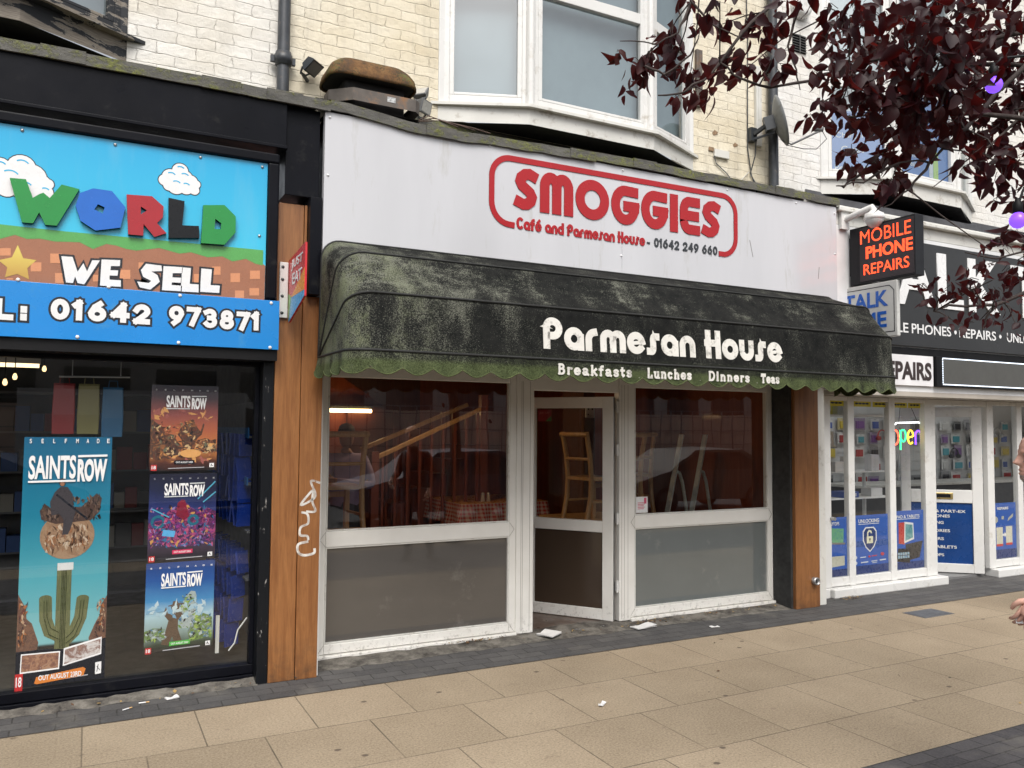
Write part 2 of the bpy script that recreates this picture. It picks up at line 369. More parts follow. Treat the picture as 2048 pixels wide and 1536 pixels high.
BRICKSQ = [[[-0.238,2.861],[-0.173,2.868],[-0.171,2.807],[-0.236,2.801]],[[-0.208,2.741],[-0.15,2.746],[-0.148,2.683],[-0.205,2.678]],[[0.157,2.797],[0.218,2.803],[0.22,2.743],[0.158,2.737]],[[0.265,2.856],[0.338,2.863],[0.34,2.804],[0.266,2.797]],[[0.606,2.812],[0.671,2.819],[0.673,2.756],[0.608,2.751]],[[0.718,2.874],[0.774,2.88],[0.776,2.823],[0.719,2.817]],[[0.84,2.84],[0.903,2.846],[0.904,2.783],[0.842,2.777]],[[0.873,2.723],[0.933,2.728],[0.934,2.676],[0.874,2.671]],[[0.969,2.87],[1.036,2.877],[1.037,2.818],[0.97,2.812]],[[0.968,2.748],[1.033,2.754],[1.034,2.701],[0.969,2.696]],[[-0.341,2.795],[-0.284,2.801],[-0.282,2.744],[-0.339,2.738]],[[-0.505,2.866],[-0.449,2.872],[-0.448,2.826],[-0.504,2.82]],[[0.003,2.75],[0.041,2.753],[0.042,2.711],[0.005,2.707]],[[-0.465,2.685],[-0.43,2.688],[-0.43,2.678],[-0.464,2.675]]]
CLOUD = [[[-0.523,3.363,0.062],[-0.41,3.381,0.078],[-0.469,3.299,0.093],[-0.355,3.327,0.083],[-0.309,3.292,0.063],[-0.264,3.298,0.032],[-0.388,3.249,0.073],[-0.28,3.243,0.047],[-0.484,3.245,0.057],[-0.343,3.245,0.063]],[[0.501,3.501,0.05],[0.445,3.448,0.056],[0.528,3.455,0.054],[0.405,3.425,0.036],[0.57,3.438,0.043],[0.604,3.424,0.027],[0.478,3.396,0.056],[0.54,3.394,0.047],[0.593,3.384,0.032],[0.436,3.396,0.039]]]
SCREW = [[-0.414,3.615],[0.105,3.613],[0.626,3.614],[1.035,3.612],[1.026,3.121]]
TELSCREW = [[-0.402,2.676],[0.095,2.675],[0.52,2.654],[1.111,2.65],[-0.071,2.344],[0.519,2.34],[1.11,2.339]]
CLUMP = [[2.021,-3.542,3.317,0.083,22],[2.151,-3.511,3.457,0.079,20],[2.21,-3.488,3.369,0.059,12],[2.056,-3.281,3.475,0.028,4],[1.995,-3.418,3.251,0.032,3],[2.344,-3.444,3.381,0.067,13],[1.925,-4.01,3.017,0.059,12],[2.241,-3.796,3.264,0.075,18],[2.573,-3.546,3.413,0.051,8],[2.317,-3.684,3.501,0.051,8],[2.365,-3.488,3.619,0.047,5],[1.872,-3.907,3.016,0.032,4],[2.372,-3.87,3.417,0.079,18],[2.272,-4.007,3.209,0.079,18],[2.36,-3.8,3.477,0.049,6],[2.137,-3.661,3.559,0.035,4],[1.962,-4.063,3.33,0.059,8],[2.323,-4.073,3.422,0.069,10],[2.551,-4.133,3.393,0.118,34],[2.871,-3.734,3.551,0.079,16],[2.912,-3.884,3.419,0.138,46],[2.413,-4.154,3.138,0.079,18],[3.064,-3.943,3.562,0.158,64],[2.755,-4.363,3.319,0.177,80],[3.291,-4.22,3.493,0.177,80],[2.669,-4.319,3.148,0.158,70],[2.692,-4.439,3.068,0.177,80],[3.534,-4.111,3.374,0.158,70],[2.614,-4.211,3.073,0.138,50],[2.789,-4.291,2.991,0.148,60],[3.548,-4.007,3.197,0.158,66],[3.618,-4.145,3.242,0.118,46],[2.557,-4.112,3.137,0.079,20],[3.07,-3.778,3.232,0.095,26],[2.9,-4.056,2.978,0.089,24],[3.1,-4.038,3.018,0.079,18],[3.02,-4.412,2.821,0.108,40],[3.675,-4.091,2.871,0.083,26],[2.673,-3.81,3.13,0.024,3],[2.898,-3.682,3.209,0.043,5],[2.981,-3.781,3.021,0.071,14],[2.641,-4.129,2.832,0.059,9],[2.772,-4.139,2.79,0.063,14],[2.612,-4.227,2.714,0.039,5],[2.883,-4.393,2.804,0.067,12],[2.356,-4.201,2.987,0.051,8],[2.89,-4.227,2.327,0.087,20],[3.203,-4.123,2.41,0.098,26],[2.851,-4.477,2.338,0.108,34],[3.473,-4.202,2.524,0.098,32],[3.143,-4.325,2.31,0.098,22],[2.96,-4.25,2.228,0.055,10],[3.449,-4.049,2.284,0.067,12],[3.313,-4.28,2.238,0.059,10],[2.857,-4.198,2.354,0.024,2],[3.015,-4.128,2.296,0.032,3],[3.491,-4.195,2.646,0.069,14],[2.882,-4.451,2.455,0.059,10]]
BRANCH = [[[3.505,-4.437,3.47],[3.148,-4.245,3.375],[2.836,-4.134,3.303],[2.619,-4.073,3.225],[2.481,-3.998,3.175],[2.306,-3.959,3.121],[2.167,-3.944,3.13],[2.097,-3.911,3.196]],[[3.32,-4.035,4.037],[2.623,-3.876,3.679],[2.426,-3.878,3.541],[2.235,-3.88,3.357],[2.142,-3.822,3.205],[2.013,-3.805,3.099],[1.922,-3.757,3.089]],[[2.041,-3.684,3.659],[2.056,-3.794,3.476],[2.134,-3.829,3.388],[2.249,-3.886,3.334]],[[2.15,-3.738,3.62],[2.045,-3.786,3.446],[2.018,-3.767,3.356],[1.946,-3.726,3.312],[1.813,-3.658,3.322]],[[3.293,-4.546,3.368],[3.031,-4.392,3.08],[2.934,-4.334,2.955],[2.883,-4.304,2.898],[2.818,-4.265,2.827],[2.711,-4.209,2.818]],[[2.818,-4.265,2.827],[2.771,-4.236,2.744],[2.739,-4.217,2.7],[2.666,-4.176,2.648]],[[3.632,-4.265,3.269],[3.313,-4.195,2.995],[3.204,-4.133,2.91],[3.105,-4.076,2.815]],[[3.554,-4.404,2.496],[3.357,-4.293,2.362],[3.254,-4.236,2.307],[3.092,-4.151,2.305],[3.035,-4.12,2.284]],[[3.254,-4.236,2.307],[3.229,-4.219,2.25],[3.212,-4.208,2.209]],[[3.516,-4.389,2.577],[3.248,-4.244,2.493],[3.139,-4.189,2.523]],[[3.705,-4.309,3.377],[3.323,-4.11,3.374],[2.977,-3.934,3.457],[2.76,-3.935,3.471],[2.666,-3.888,3.512]],[[3.607,-4.354,3.081],[3.271,-4.181,3.13],[2.975,-4.026,3.117],[2.708,-3.996,3.067],[2.598,-3.943,3.127]],[[2.421,-3.981,3.43],[2.398,-3.963,3.312],[2.428,-3.972,3.214],[2.448,-3.978,3.135]],[[2.728,-4.123,3.118],[2.624,-4.066,3.068],[2.528,-4.017,3.087]],[[2.667,-4.073,2.812],[2.617,-4.043,2.753],[2.585,-4.027,2.759]],[[2.934,-4.334,2.955],[2.863,-4.303,3.06],[2.76,-4.252,3.116]],[[2.71,-4.209,2.818],[2.594,-4.143,2.743],[2.505,-4.096,2.729]],[[3.594,-4.337,2.914],[3.371,-4.22,2.912],[3.276,-4.175,2.974]],[[1.903,-3.699,3.229],[1.974,-3.734,3.19],[2.059,-3.783,3.269],[2.091,-3.806,3.368]]]
# ------------------------------------------------------------------ text and lettering
def text_mesh(name, s, x0, x1, z0, z1, y, mat, parent=None, bold=0., ext=.002, ex=EX, ez=EZ, org=None, shear=0., fit='both', align='l', space=1.0):
    """writing in the built-in font, fitted to x0..x1, z0..z1 of the plane org+x*ex+z*ez (org defaults to the facade plane y)"""
    cu = bpy.data.curves.new('t', 'FONT'); cu.body = s; cu.size = 1.; cu.offset = bold; cu.extrude = 0.5; cu.shear = shear; cu.resolution_u = 4
    cu.space_character = space
    ob = bpy.data.objects.new('t', cu); COL.objects.link(ob)
    bpy.context.view_layer.update()
    me = bpy.data.meshes.new_from_object(ob.evaluated_get(bpy.context.evaluated_depsgraph_get()))
    bpy.data.objects.remove(ob); bpy.data.curves.remove(cu)
    xs = [v.co.x for v in me.vertices]; zs = [v.co.y for v in me.vertices]
    a, b, c, d = min(xs), max(xs), min(zs), max(zs)
    sz = (z1-z0)/(d-c); sx = (x1-x0)/(b-a) if fit == 'both' else sz
    if fit == 'h' and align == 'c': x0 = (x0+x1)/2-(b-a)*sx/2
    O = Vector(org) if org is not None else Vector((0, y, 0)); X = Vector(ex); Z = Vector(ez); Nn = X.cross(Z).normalized()
    off = wloc(parent) if parent is not None else O+X*x0+Z*z0
    for v in me.vertices:
        p = O+X*(x0+(v.co.x-a)*sx)+Z*(z0+(v.co.y-c)*sz)+Nn*((v.co.z+.5)*ext+.0008)
        v.co = p-off
    me.materials.clear(); me.materials.append(mat); me.name = name
    o = bpy.data.objects.new(name, me); COL.objects.link(o)
    if parent is not None: o.parent = parent
    else: o.location = off
    return o

def arc(cx, cy, rx, ry, a0, a1, n=14): return [(cx+rx*cos(radians(a0+(a1-a0)*i/n)), cy+ry*sin(radians(a0+(a1-a0)*i/n))) for i in range(n+1)]
XH = .66
# round heavy deco capitals and lower case: name -> (width, strokes); a closed stroke ends with None
GL = {
 'S': (.40, [[(1., .95), (.75, 1.), (.42, .97), (.14, .86), (.06, .73), (.2, .60), (.5, .5), (.8, .40), (.94, .27), (.86, .13), (.58, .02), (.28, .0), (.0, .05)]]),
 'M': (.74, [[(0, 0), (0, .62)] + arc(.25, .70, .25, .30, 180, 0, 12) + [(.5, 0)], [(.5, .62)] + arc(.75, .70, .25, .30, 180, 0, 12) + [(1, .0)]]),
 'O': (.80, [arc(.5, .5, .5, .5, 0, 360, 32)[:-1] + [None]]),
 'G': (.66, [[(.95, .985)] + arc(.5, .5, .5, .5, 84, 352, 26), [(.62, .47), (1., .47)]]),
 'I': (.0, [[(0, 0), (0, 1)]]),
 'E': (.46, [[(1, 1), (.45, 1)] + arc(.42, .66, .42, .34, 90, 180, 7) + [(0, .34)] + arc(.42, .34, .42, .34, 180, 270, 7) + [(1, 0)], [(0, .5), (.92, .5)]]),
 'P': (.52, [[(0, 0), (0, .72)] + arc(.42, .72, .42, .28, 180, 90, 6) + arc(.5, .70, .5, .30, 90, -90, 12) + [(.34, .40)]]),
 'H': (.50, [[(0, 0), (0, 1)], [(1, 0), (1, 1)], [(-.12, .56), (1, .56)]]),
 'C': (.62, [arc(.55, .5, .55, .5, 55, 305, 24)]),
 'a': (.56, [arc(.5, XH/2, .5, XH/2, 0, 360, 24)[:-1] + [None], [(1, XH*.6), (1, 0)]]),
 'r': (.30, [[(0, 0), (0, XH*.5)] + arc(.9, XH*.5, .9, XH*.5, 180, 95, 8)]),
 'm': (.86, [[(0, 0), (0, XH*.6)] + arc(.25, XH*.6, .25, XH*.4, 180, 0, 10) + [(.5, 0)], [(.5, XH*.6)] + arc(.75, XH*.6, .25, XH*.4, 180, 0, 10) + [(1, 0)]]),
 'n': (.50, [[(0, 0), (0, XH*.55)] + arc(.5, XH*.55, .5, XH*.45, 180, 0, 12) + [(1, 0)]]),
 'u': (.50, [[(0, XH), (0, XH*.45)] + arc(.5, XH*.45, .5, XH*.45, 180, 360, 12) + [(1, XH)]]),
 'e': (.56, [[(.12, XH*.46, .5), (.88, XH*.56)], arc(.5, XH/2, .5, XH/2, 12, 318, 22)]),
 's': (.34, [[(1., XH), (.72, XH)] + arc(.72, XH*.72, .22, XH*.28, 90, 180, 6) + arc(.28, XH*.28, .22, XH*.28, 0, -90, 6) + [(0, 0)]]),
 'o': (.58, [arc(.5, XH/2, .5, XH/2, 0, 360, 24)[:-1] + [None]]),
 'd': (.56, [arc(.5, XH/2, .5, XH/2, 0, 360, 24)[:-1] + [None], [(1, 1), (1, 0)]]),
 'f': (.28, [[(.3, 0), (.3, .75)] + arc(.9, .75, .6, .25, 180, 90, 7), [(-.15, XH-.04), (.95, XH-.04)]]),
 'é': (.56, [[(.12, XH*.46, .5), (.88, XH*.56)], arc(.5, XH/2, .5, XH/2, 12, 318, 22), [(.42, .84), (.72, 1.02)]]),
 '0': (.46, [arc(.5, .5, .5, .5, 0, 360, 24)[:-1] + [None]]),
 '1': (.12, [[(-.6, .82), (.6, 1.0), (.6, 0)]]),
 '2': (.44, [[(.0, .76)] + arc(.5, .70, .5, .30, 165, -10, 12) + [(.85, .5), (0, 0), (1, 0)]]),
 '3': (.44, [[(.02, .9)] + arc(.45, .75, .45, .25, 130, -70, 10) + [(.4, .52)], [(.4, .52)] + arc(.48, .27, .5, .27, 75, -145, 12)]),
 '4': (.48, [[(.78, 0), (.78, 1), (0, .32), (1.05, .32)]]),
 '6': (.46, [arc(.5, .32, .5, .32, 0, 360, 20)[:-1] + [None], [(.04, .42), (.3, .78), (.72, 1.)]]),
 '7': (.44, [[(0, 1), (1, 1), (.35, 0)]]),
 '8': (.46, [arc(.5, .75, .40, .25, 0, 360, 18)[:-1] + [None], arc(.5, .27, .5, .27, 0, 360, 18)[:-1] + [None]]),
 '9': (.46, [arc(.5, .68, .5, .32, 0, 360, 20)[:-1] + [None], [(.96, .58), (.7, .22), (.28, 0)]]),
 '-': (.22, [[(0, .3), (1, .3)]]), '.': (.0, [[(0, .0), (0, .03)]]), ' ': (.22, []), ':': (.0, [[(0, .05), (0, .12)], [(0, .55), (0, .62)]]),
 'L': (.40, [[(0, 1), (0, 0), (1, 0)]]), 'T': (.5, [[(0, 1), (1, 1)], [(.5, 1), (.5, 0)]]),
}
# a serifed set for the valance
def stem(x, z0, z1, ser=.26, b=True, t=True):
    r = [[(x, z0), (x, z1)]]
    if b: r.append([(x-ser, z0, .5), (x+ser, z0)])
    if t: r.append([(x-ser, z1, .5), (x+.02, z1)])
    return r
xh = .64
SG = {
 'B': (.46, stem(.14, 0, 1, .2) + [[(.14, 1)] + arc(.5, .77, .36, .23, 90, -90, 8) + [(.14, .53)], [(.14, .53)] + arc(.56, .27, .42, .27, 90, -90, 8) + [(.14, 0)]]),
 'L': (.42, stem(.16, 0, 1, .22) + [[(.16, 0), (1, 0), (1, .2)]]),
 'D': (.56, stem(.12, 0, 1, .18) + [[(.12, 1)] + arc(.45, .5, .55, .5, 90, -90, 12) + [(.12, 0)]]),
 'T': (.52, stem(.5, 0, 1, .22, True, False) + [[(0, .8), (0, 1), (1, 1), (1, .8)]]),
 'r': (.30, stem(.2, 0, xh, .3) + [[(.2, xh*.6)] + arc(.75, xh*.62, .5, xh*.38, 170, 60, 6)]),
 'e': (.42, [[(.05, xh*.52), (.98, xh*.52)] + arc(.5, xh/2, .5, xh/2, 5, 320, 18)]),
 'a': (.40, [[(.05, xh*.85)] + arc(.42, xh*.72, .4, xh*.28, 140, 0, 8) + [(.82, .06), (1.05, 0)], arc(.40, xh*.25, .40, xh*.25, 0, 360, 14)[:-1] + [None]]),
 'k': (.44, stem(.14, 0, 1, .24) + [[(.14, xh*.42), (.9, xh)], [(.42, xh*.55), (1., 0)]]),
 'f': (.26, stem(.3, 0, .72, .34, True, False) + [[(.3, .7)] + arc(.85, .74, .55, .26, 180, 80, 6), [(-.1, xh), (.85, xh)]]),
 's': (.34, [[(.95, xh*.84)] + arc(.5, xh*.75, .46, xh*.25, 40, 200, 9) + [(.5, xh*.5)] + arc(.5, xh*.25, .48, xh*.25, 40, -150, 9)]),
 't': (.24, [[(.35, .9), (.35, .14), (.65, 0), (1., .08)], [(-.1, xh), (1., xh)]]),
 'u': (.46, [[(0, xh), (.1, xh), (.1, xh*.35)] + arc(.45, xh*.32, .35, xh*.32, 190, 330, 7) + [(.85, xh*.4)], [(.7, xh), (.85, xh), (.85, 0), (1.05, 0)]]),
 'n': (.48, stem(.14, 0, xh, .22) + [[(.14, xh*.6)] + arc(.5, xh*.6, .36, xh*.4, 170, 0, 8) + [(.86, 0)], [(.66, 0, .5), (1.06, 0)]]),
 'c': (.38, [arc(.5, xh/2, .5, xh/2, 45, 315, 14)]),
 'h': (.48, stem(.14, 0, 1, .22) + [[(.14, xh*.6)] + arc(.5, xh*.6, .36, xh*.4, 170, 0, 8) + [(.86, 0)], [(.66, 0, .5), (1.06, 0)]]),
 'i': (.14, stem(.5, 0, xh, .8) + [[(.5, .9), (.5, .96)]]),
 '.': (.0, [[(0, .0), (0, .04)]]), ' ': (.20, []),
}
def offset_pts(pts, hw, closed):
    n = len(pts); L = []; R = []
    for i in range(n):
        a = pts[i-1] if (i > 0 or closed) else None; b = pts[(i+1) % n] if (i < n-1 or closed) else None; p = pts[i]
        d1 = Vector((p[0]-a[0], p[1]-a[1])).normalized() if a is not None else None
        d2 = Vector((b[0]-p[0], b[1]-p[1])).normalized() if b is not None else None
        if d1 is None: d1 = d2
        if d2 is None: d2 = d1
        n1 = Vector((-d1.y, d1.x)); n2 = Vector((-d2.y, d2.x)); mm = (n1+n2)
        if mm.length < .2: mm = n1.copy()
        mm.normalize(); sc = min(1/max(.35, mm.dot(n1)), 1.9)
        L.append((p[0]+mm.x*hw*sc, p[1]+mm.y*hw*sc)); R.append((p[0]-mm.x*hw*sc, p[1]-mm.y*hw*sc))
    return L, R
def lettering(mb, s, x0, x1, z0, z1, org, w, d=.01, gap=.16, glyphs=GL, ex=EX, ez=EZ, mi=0, ms=None, grow=0., d0=0., kern=None, jit=0.):
    """stroke lettering: w = stroke width as a share of the cap height"""
    # natural layout at cap height 1
    x = 0.; lay = []
    for i, ch in enumerate(s):
        gw, st = glyphs[ch]; adv = gw + w; lay.append((x, gw, st)); x += adv + (gap if ch != ' ' else 0.)
    tot = x-gap; H = z1-z0; sx = (x1-x0)/tot; hw = w/2; q = 0; rr = random.Random(len(s))
    for (gx, gw, st) in lay:
        jz = rr.uniform(-jit, jit); st2 = []
        for stk in st:           # break strokes at sharp corners so that no stroke folds over itself
            if stk[-1] is None or len(stk) < 3: st2.append(stk); continue
            cur = [stk[0]]; kk = stk[0][2:] 
            for i in range(1, len(stk)-1):
                a = Vector(((stk[i][0]-stk[i-1][0])*max(gw, .01), stk[i][1]-stk[i-1][1])); c = Vector(((stk[i+1][0]-stk[i][0])*max(gw, .01), stk[i+1][1]-stk[i][1]))
                cur.append(stk[i])
                if a.length > 1e-6 and c.length > 1e-6 and a.angle(c) > radians(52): st2.append(cur); cur = [stk[i]]
            cur.append(stk[-1]); st2.append(cur)
        for stk in st2:
            closed = stk[-1] is None; k = 1.
            pts = [p for p in stk if p is not None]
            if len(pts[0]) == 3: k = pts[0][2]
            P = [((gx+hw+p[0]*gw)*sx, (hw+jz+p[1]*(1-2*hw))*H) for p in pts]
            h = hw*k*H + grow
            if not closed:   # square ends
                ext = hw*H*(1 if k == 1 else .3) + grow
                a = Vector(P[0])-Vector(P[1]); a.normalize(); b = Vector(P[-1])-Vector(P[-2]); b.normalize()
                P[0] = tuple(Vector(P[0])+a*ext); P[-1] = tuple(Vector(P[-1])+b*ext)
            L, R = offset_pts(P, h, closed)
            O = Vector(org)+Vector(ex)*x0+Vector(ez)*z0
            mb.strip(L, R, O, ex, ez, d+q*.00012, closed, mi, ms, d0); q = (q+1) % 7
    return mb
def poly_offset(pts, r):
    A = sum(pts[i][0]*pts[(i+1) % len(pts)][1]-pts[(i+1) % len(pts)][0]*pts[i][1] for i in range(len(pts)))
    if A < 0: pts = pts[::-1]
    L, R = offset_pts(pts, r, True); return R
def holed(mb, outer, holes, org, d, mi=0, ms=None):
    """a flat letter with holes: bridge the hole into the outline"""
    A = lambda p: sum(p[i][0]*p[(i+1) % len(p)][1]-p[(i+1) % len(p)][0]*p[i][1] for i in range(len(p)))
    if A(outer) < 0: outer = outer[::-1]
    pts = list(outer)
    o = Vector(org); nn = Vector((0, -1, 0))
    bm = bmesh.new()
    loops = [outer]+holes; es = []
    for lp in loops:
        vs = [bm.verts.new(o+Vector((p[0], 0, p[1]))+nn*d) for p in lp]
        es += [bm.edges.new((vs[i], vs[(i+1) % len(vs)])) for i in range(len(vs))]
    r = bmesh.ops.triangle_fill(bm, use_beauty=True, use_dissolve=False, edges=es)
    bm.verts.index_update(); bm.normal_update()
    b = len(mb.v); mb.v += [tuple(v.co) for v in bm.verts]
    for f in bm.faces:
        idx = [b+v.index for v in f.verts]
        if f.normal.y > 0: idx = idx[::-1]
        mb.f.append(idx); mb.m.append(mi); mb.sm.append(False)
    bm.free()
    for lp in loops:
        n = len(lp); vs = [o+Vector((p[0], 0, p[1])) for p in lp]; vf = [v+nn*d for v in vs]
        mb.add(vs+vf, [(i, (i+1) % n, n+(i+1) % n, n+i) for i in range(n)], mi if ms is None else ms)

# ------------------------------------------------------------------ ground
def paving_mat():
    m, t, o = new_mat('buff_concrete_paving'); k = N(t); xyz = k.xyz()
    v = k.comb(k.math('ADD', xyz[0], -.03+.6252*20), k.math('ADD', xyz[1], .69+.6395*20), 0.)
    b = k.n('TexBrick'); k.set(b.inputs['Vector'], v); b.offset = .5
    for nm, val in (('Scale', 1.), ('Mortar Size', .0046), ('Mortar Smooth', .25), ('Bias', 0.), ('Brick Width', .6252), ('Row Height', .6395)): b.inputs[nm].default_value = val
    k.set(b.inputs['Color1'], (0, 0, 0)); k.set(b.inputs['Color2'], (1, 1, 1)); k.set(b.inputs['Mortar'], (.5,)*3)
    sp = k.noise(k.pos(), 75., 4., .85); sp2 = k.noise(k.pos(), 30., 4., .75)
    c = k.mix(k.ramp(sp, .30, .70), (.155, .12, .079), (.50, .42, .308)); c = k.mix(k.math('MULTIPLY', k.ramp(sp2, .35, .7), .5), c, (.37, .30, .225))
    c = k.mix(1., c, k.mix(b.outputs['Color'], (.90, .89, .87), (1.06, 1.05, 1.04)), 'MULTIPLY')
    big = k.noise(k.pos(), 1.1, 6., .62); c = k.mix(1., c, k.ramp(big, .3, .72, (.80, .78, .76), (1.04, 1.03, 1.02)), 'MULTIPLY')
    edge = k.ramp(b.outputs['Fac'], .25, .75); jn = k.ramp(k.noise(k.pos(), 2.4, 5., .7), .30, .62, (.35,)*3, (1,)*3)
    c = k.mix(k.math('MULTIPLY', k.math('MULTIPLY', edge, jn), .8), c, (.06, .048, .036))
    gum = k.vor(k.pos((1, 1.2, 1), (.37, .1, 0)), 1.7, dim='2D'); gs = k.ramp(k.math('ADD', gum, k.math('MULTIPLY', k.noise(k.pos(), 30., 2.), .02)), .036, .050, (1,)*3, (0,)*3); gate = k.ramp(k.noise(k.pos((1, 1, 1), (5, 2, 0)), 1.3, 3., .6), .50, .56); gs = k.math('MULTIPLY', gs, gate); c = k.mix(k.math('MULTIPLY', gs, .8), c, (.075, .055, .045))
    gum2 = k.vor(k.pos((1, 1, 1), (3.1, 1.7, 0)), 2.9, dim='2D'); g2 = k.ramp(gum2, .028, .06, (1,)*3, (0,)*3); g2 = k.math('MULTIPLY', g2, k.ramp(k.noise(k.pos((1, 1, 1), (1, 8, 0)), 1.9, 3., .6), .48, .58)); c = k.mix(k.math('MULTIPLY', g2, .38), c, (.16, .12, .09))
    st = k.ramp(k.noise(k.pos((1, 2.4, 1), (2, 0, 0)), 5., 7., .72), .60, .70); c = k.mix(k.math('MULTIPLY', st, .5), c, (.16, .125, .09))
    h = k.math('ADD', k.math('MULTIPLY', sp, .6), k.math('MULTIPLY', edge, -3.))
    k.out(k.bsdf(c, .86, .25, 0., k.bump(h, .35, .004))); return m
def setts_mat(name, bw, rh, c1, c2, offy=0., mort=(.02, .019, .018), sw=.005):
    m, t, o = new_mat(name); k = N(t); xyz = k.xyz(); wob = k.noise(k.pos(), 5., 2.)
    v = k.comb(k.math('ADD', xyz[0], k.math('MULTIPLY', wob, .02)), k.math('ADD', k.math('ADD', xyz[1], offy), k.math('MULTIPLY', wob, .01)), 0.)
    b = k.n('TexBrick'); k.set(b.inputs['Vector'], v); b.offset = .43
    for nm, val in (('Scale', 1.), ('Mortar Size', sw), ('Mortar Smooth', .3), ('Brick Width', bw), ('Row Height', rh)): b.inputs[nm].default_value = val
    k.set(b.inputs['Color1'], c1); k.set(b.inputs['Color2'], c2); k.set(b.inputs['Mortar'], mort)
    c = k.mix(1., b.outputs['Color'], k.ramp(k.noise(k.pos(), 3.5, 7., .68), .3, .7, (.7,)*3, (1.15,)*3), 'MULTIPLY')
    c = k.mix(k.math('MULTIPLY', k.ramp(k.noise(k.pos(), 90., 3.), .4, .7), .25), c, (.16, .155, .15))
    dust = k.ramp(k.noise(k.pos((1, 1, 1), (4, 0, 0)), 2.2, 6., .7), .55, .74); c = k.mix(k.math('MULTIPLY', dust, .55), c, (.19, .175, .15))
    h = k.math('SUBTRACT', k.math('MULTIPLY', k.noise(k.pos(), 40., 4.), .4), b.outputs['Fac'])
    k.out(k.bsdf(c, .8, .3, 0., k.bump(h, .45, .005))); return m
M['paving'] = paving_mat()
M['border'] = setts_mat('dark_brick_border', .235, .115, (.064, .062, .063), (.096, .092, .090), .69, mort=(.036, .034, .032))
M['setts'] = setts_mat('dark_granite_setts', .21, .105, (.050, .047, .052), (.085, .080, .083), 3.18, mort=(.028, .026, .027))
M['asphalt'] = pbr('asphalt', (.055, .055, .056), .85, .2, 2., bump=.3, bs=150.)
def concrete():
    m, t, o = new_mat('patched_mortar'); k = N(t); n1 = k.noise(k.pos(), 6., 8., .72)
    c = k.rampn(n1, [(.32, (.035, .032, .030)), (.47, (.115, .105, .092)), (.62, (.21, .195, .17)), (.78, (.09, .082, .07))])
    k.out(k.bsdf(c, .9, .2, 0., k.bump(k.noise(k.pos(), 40., 6., .7), .7, .01))); return m
M['mortar'] = concrete()
def sheet(name, x0, x1, y0, y1, z, m):
    b = MB(); b.add([(x0, y0, z), (x1, y0, z), (x1, y1, z), (x0, y1, z)], [(0, 1, 2, 3)]); return tag(b.build(name, m), kind='structure')
sheet('ground', -300, 300, -300, 300, -.125, M['asphalt'])
g = MB(); g.box(-40, 60, -5.95, 12, -.12, 0.0); tag(g.build('pavement', M['paving']), kind='structure')
sheet('brick_paving_border', -40, 60, -.69, 0.3, .004, M['border'])
g = MB(); g.box(-40, 60, -5.2, -3.18, -.05, .004); tag(g.build('sett_paving_strip', M['setts']), kind='structure')
g = MB(); g.box(-40, 60, -6.10, -5.951, -.122, .006); tag(g.build('kerb', pbr('granite_kerb', (.22, .215, .21), .8, .2, 4.)), kind='structure')
g = MB(); g.box(-40, 60, -22, -14.5, -.12, 0.0); tag(g.build('far_pavement', M['asphalt']), kind='structure')
# uneven mortar fillet between the shopfronts and the border
def ramp_mesh(x0, x1, y0, z0, y1):
    b = MB(); n = 46; r = random.Random(3); vs = []
    for i in range(n+1):
        x = x0+(x1-x0)*i/n; a = r.uniform(-.02, .03); zz = z0+r.uniform(-.008, .008)
        vs += [(x, y1+a, .0045), (x, (y0+y1)/2+a*.5, zz*.55+r.uniform(-.006, .006)), (x, y0, zz), (x, y0+.1, zz)]
    fs = []
    for i in range(n):
        for j in range(3): fs.append((i*4+j, i*4+4+j, i*4+5+j, i*4+1+j))
    b.add(vs, fs, 0, True); return b
tag(ramp_mesh(1.50, 6.30, .0, .03, -.24).build('mortar_fillet', M['mortar']), kind='structure')
tag(ramp_mesh(-1.6, 1.10, -.16, .05, -.36).build('mortar_step', M['mortar']), kind='structure')

# ------------------------------------------------------------------ the terrace: three shops
def interior(mb, x0, x1, y0, y1, z0, z1, t=.05):
    mb.box(x0, x1, y1, y1+t, z0, z1); mb.box(x0-t, x0, y0, y1+t, z0, z1); mb.box(x1, x1+t, y0, y1+t, z0, z1)

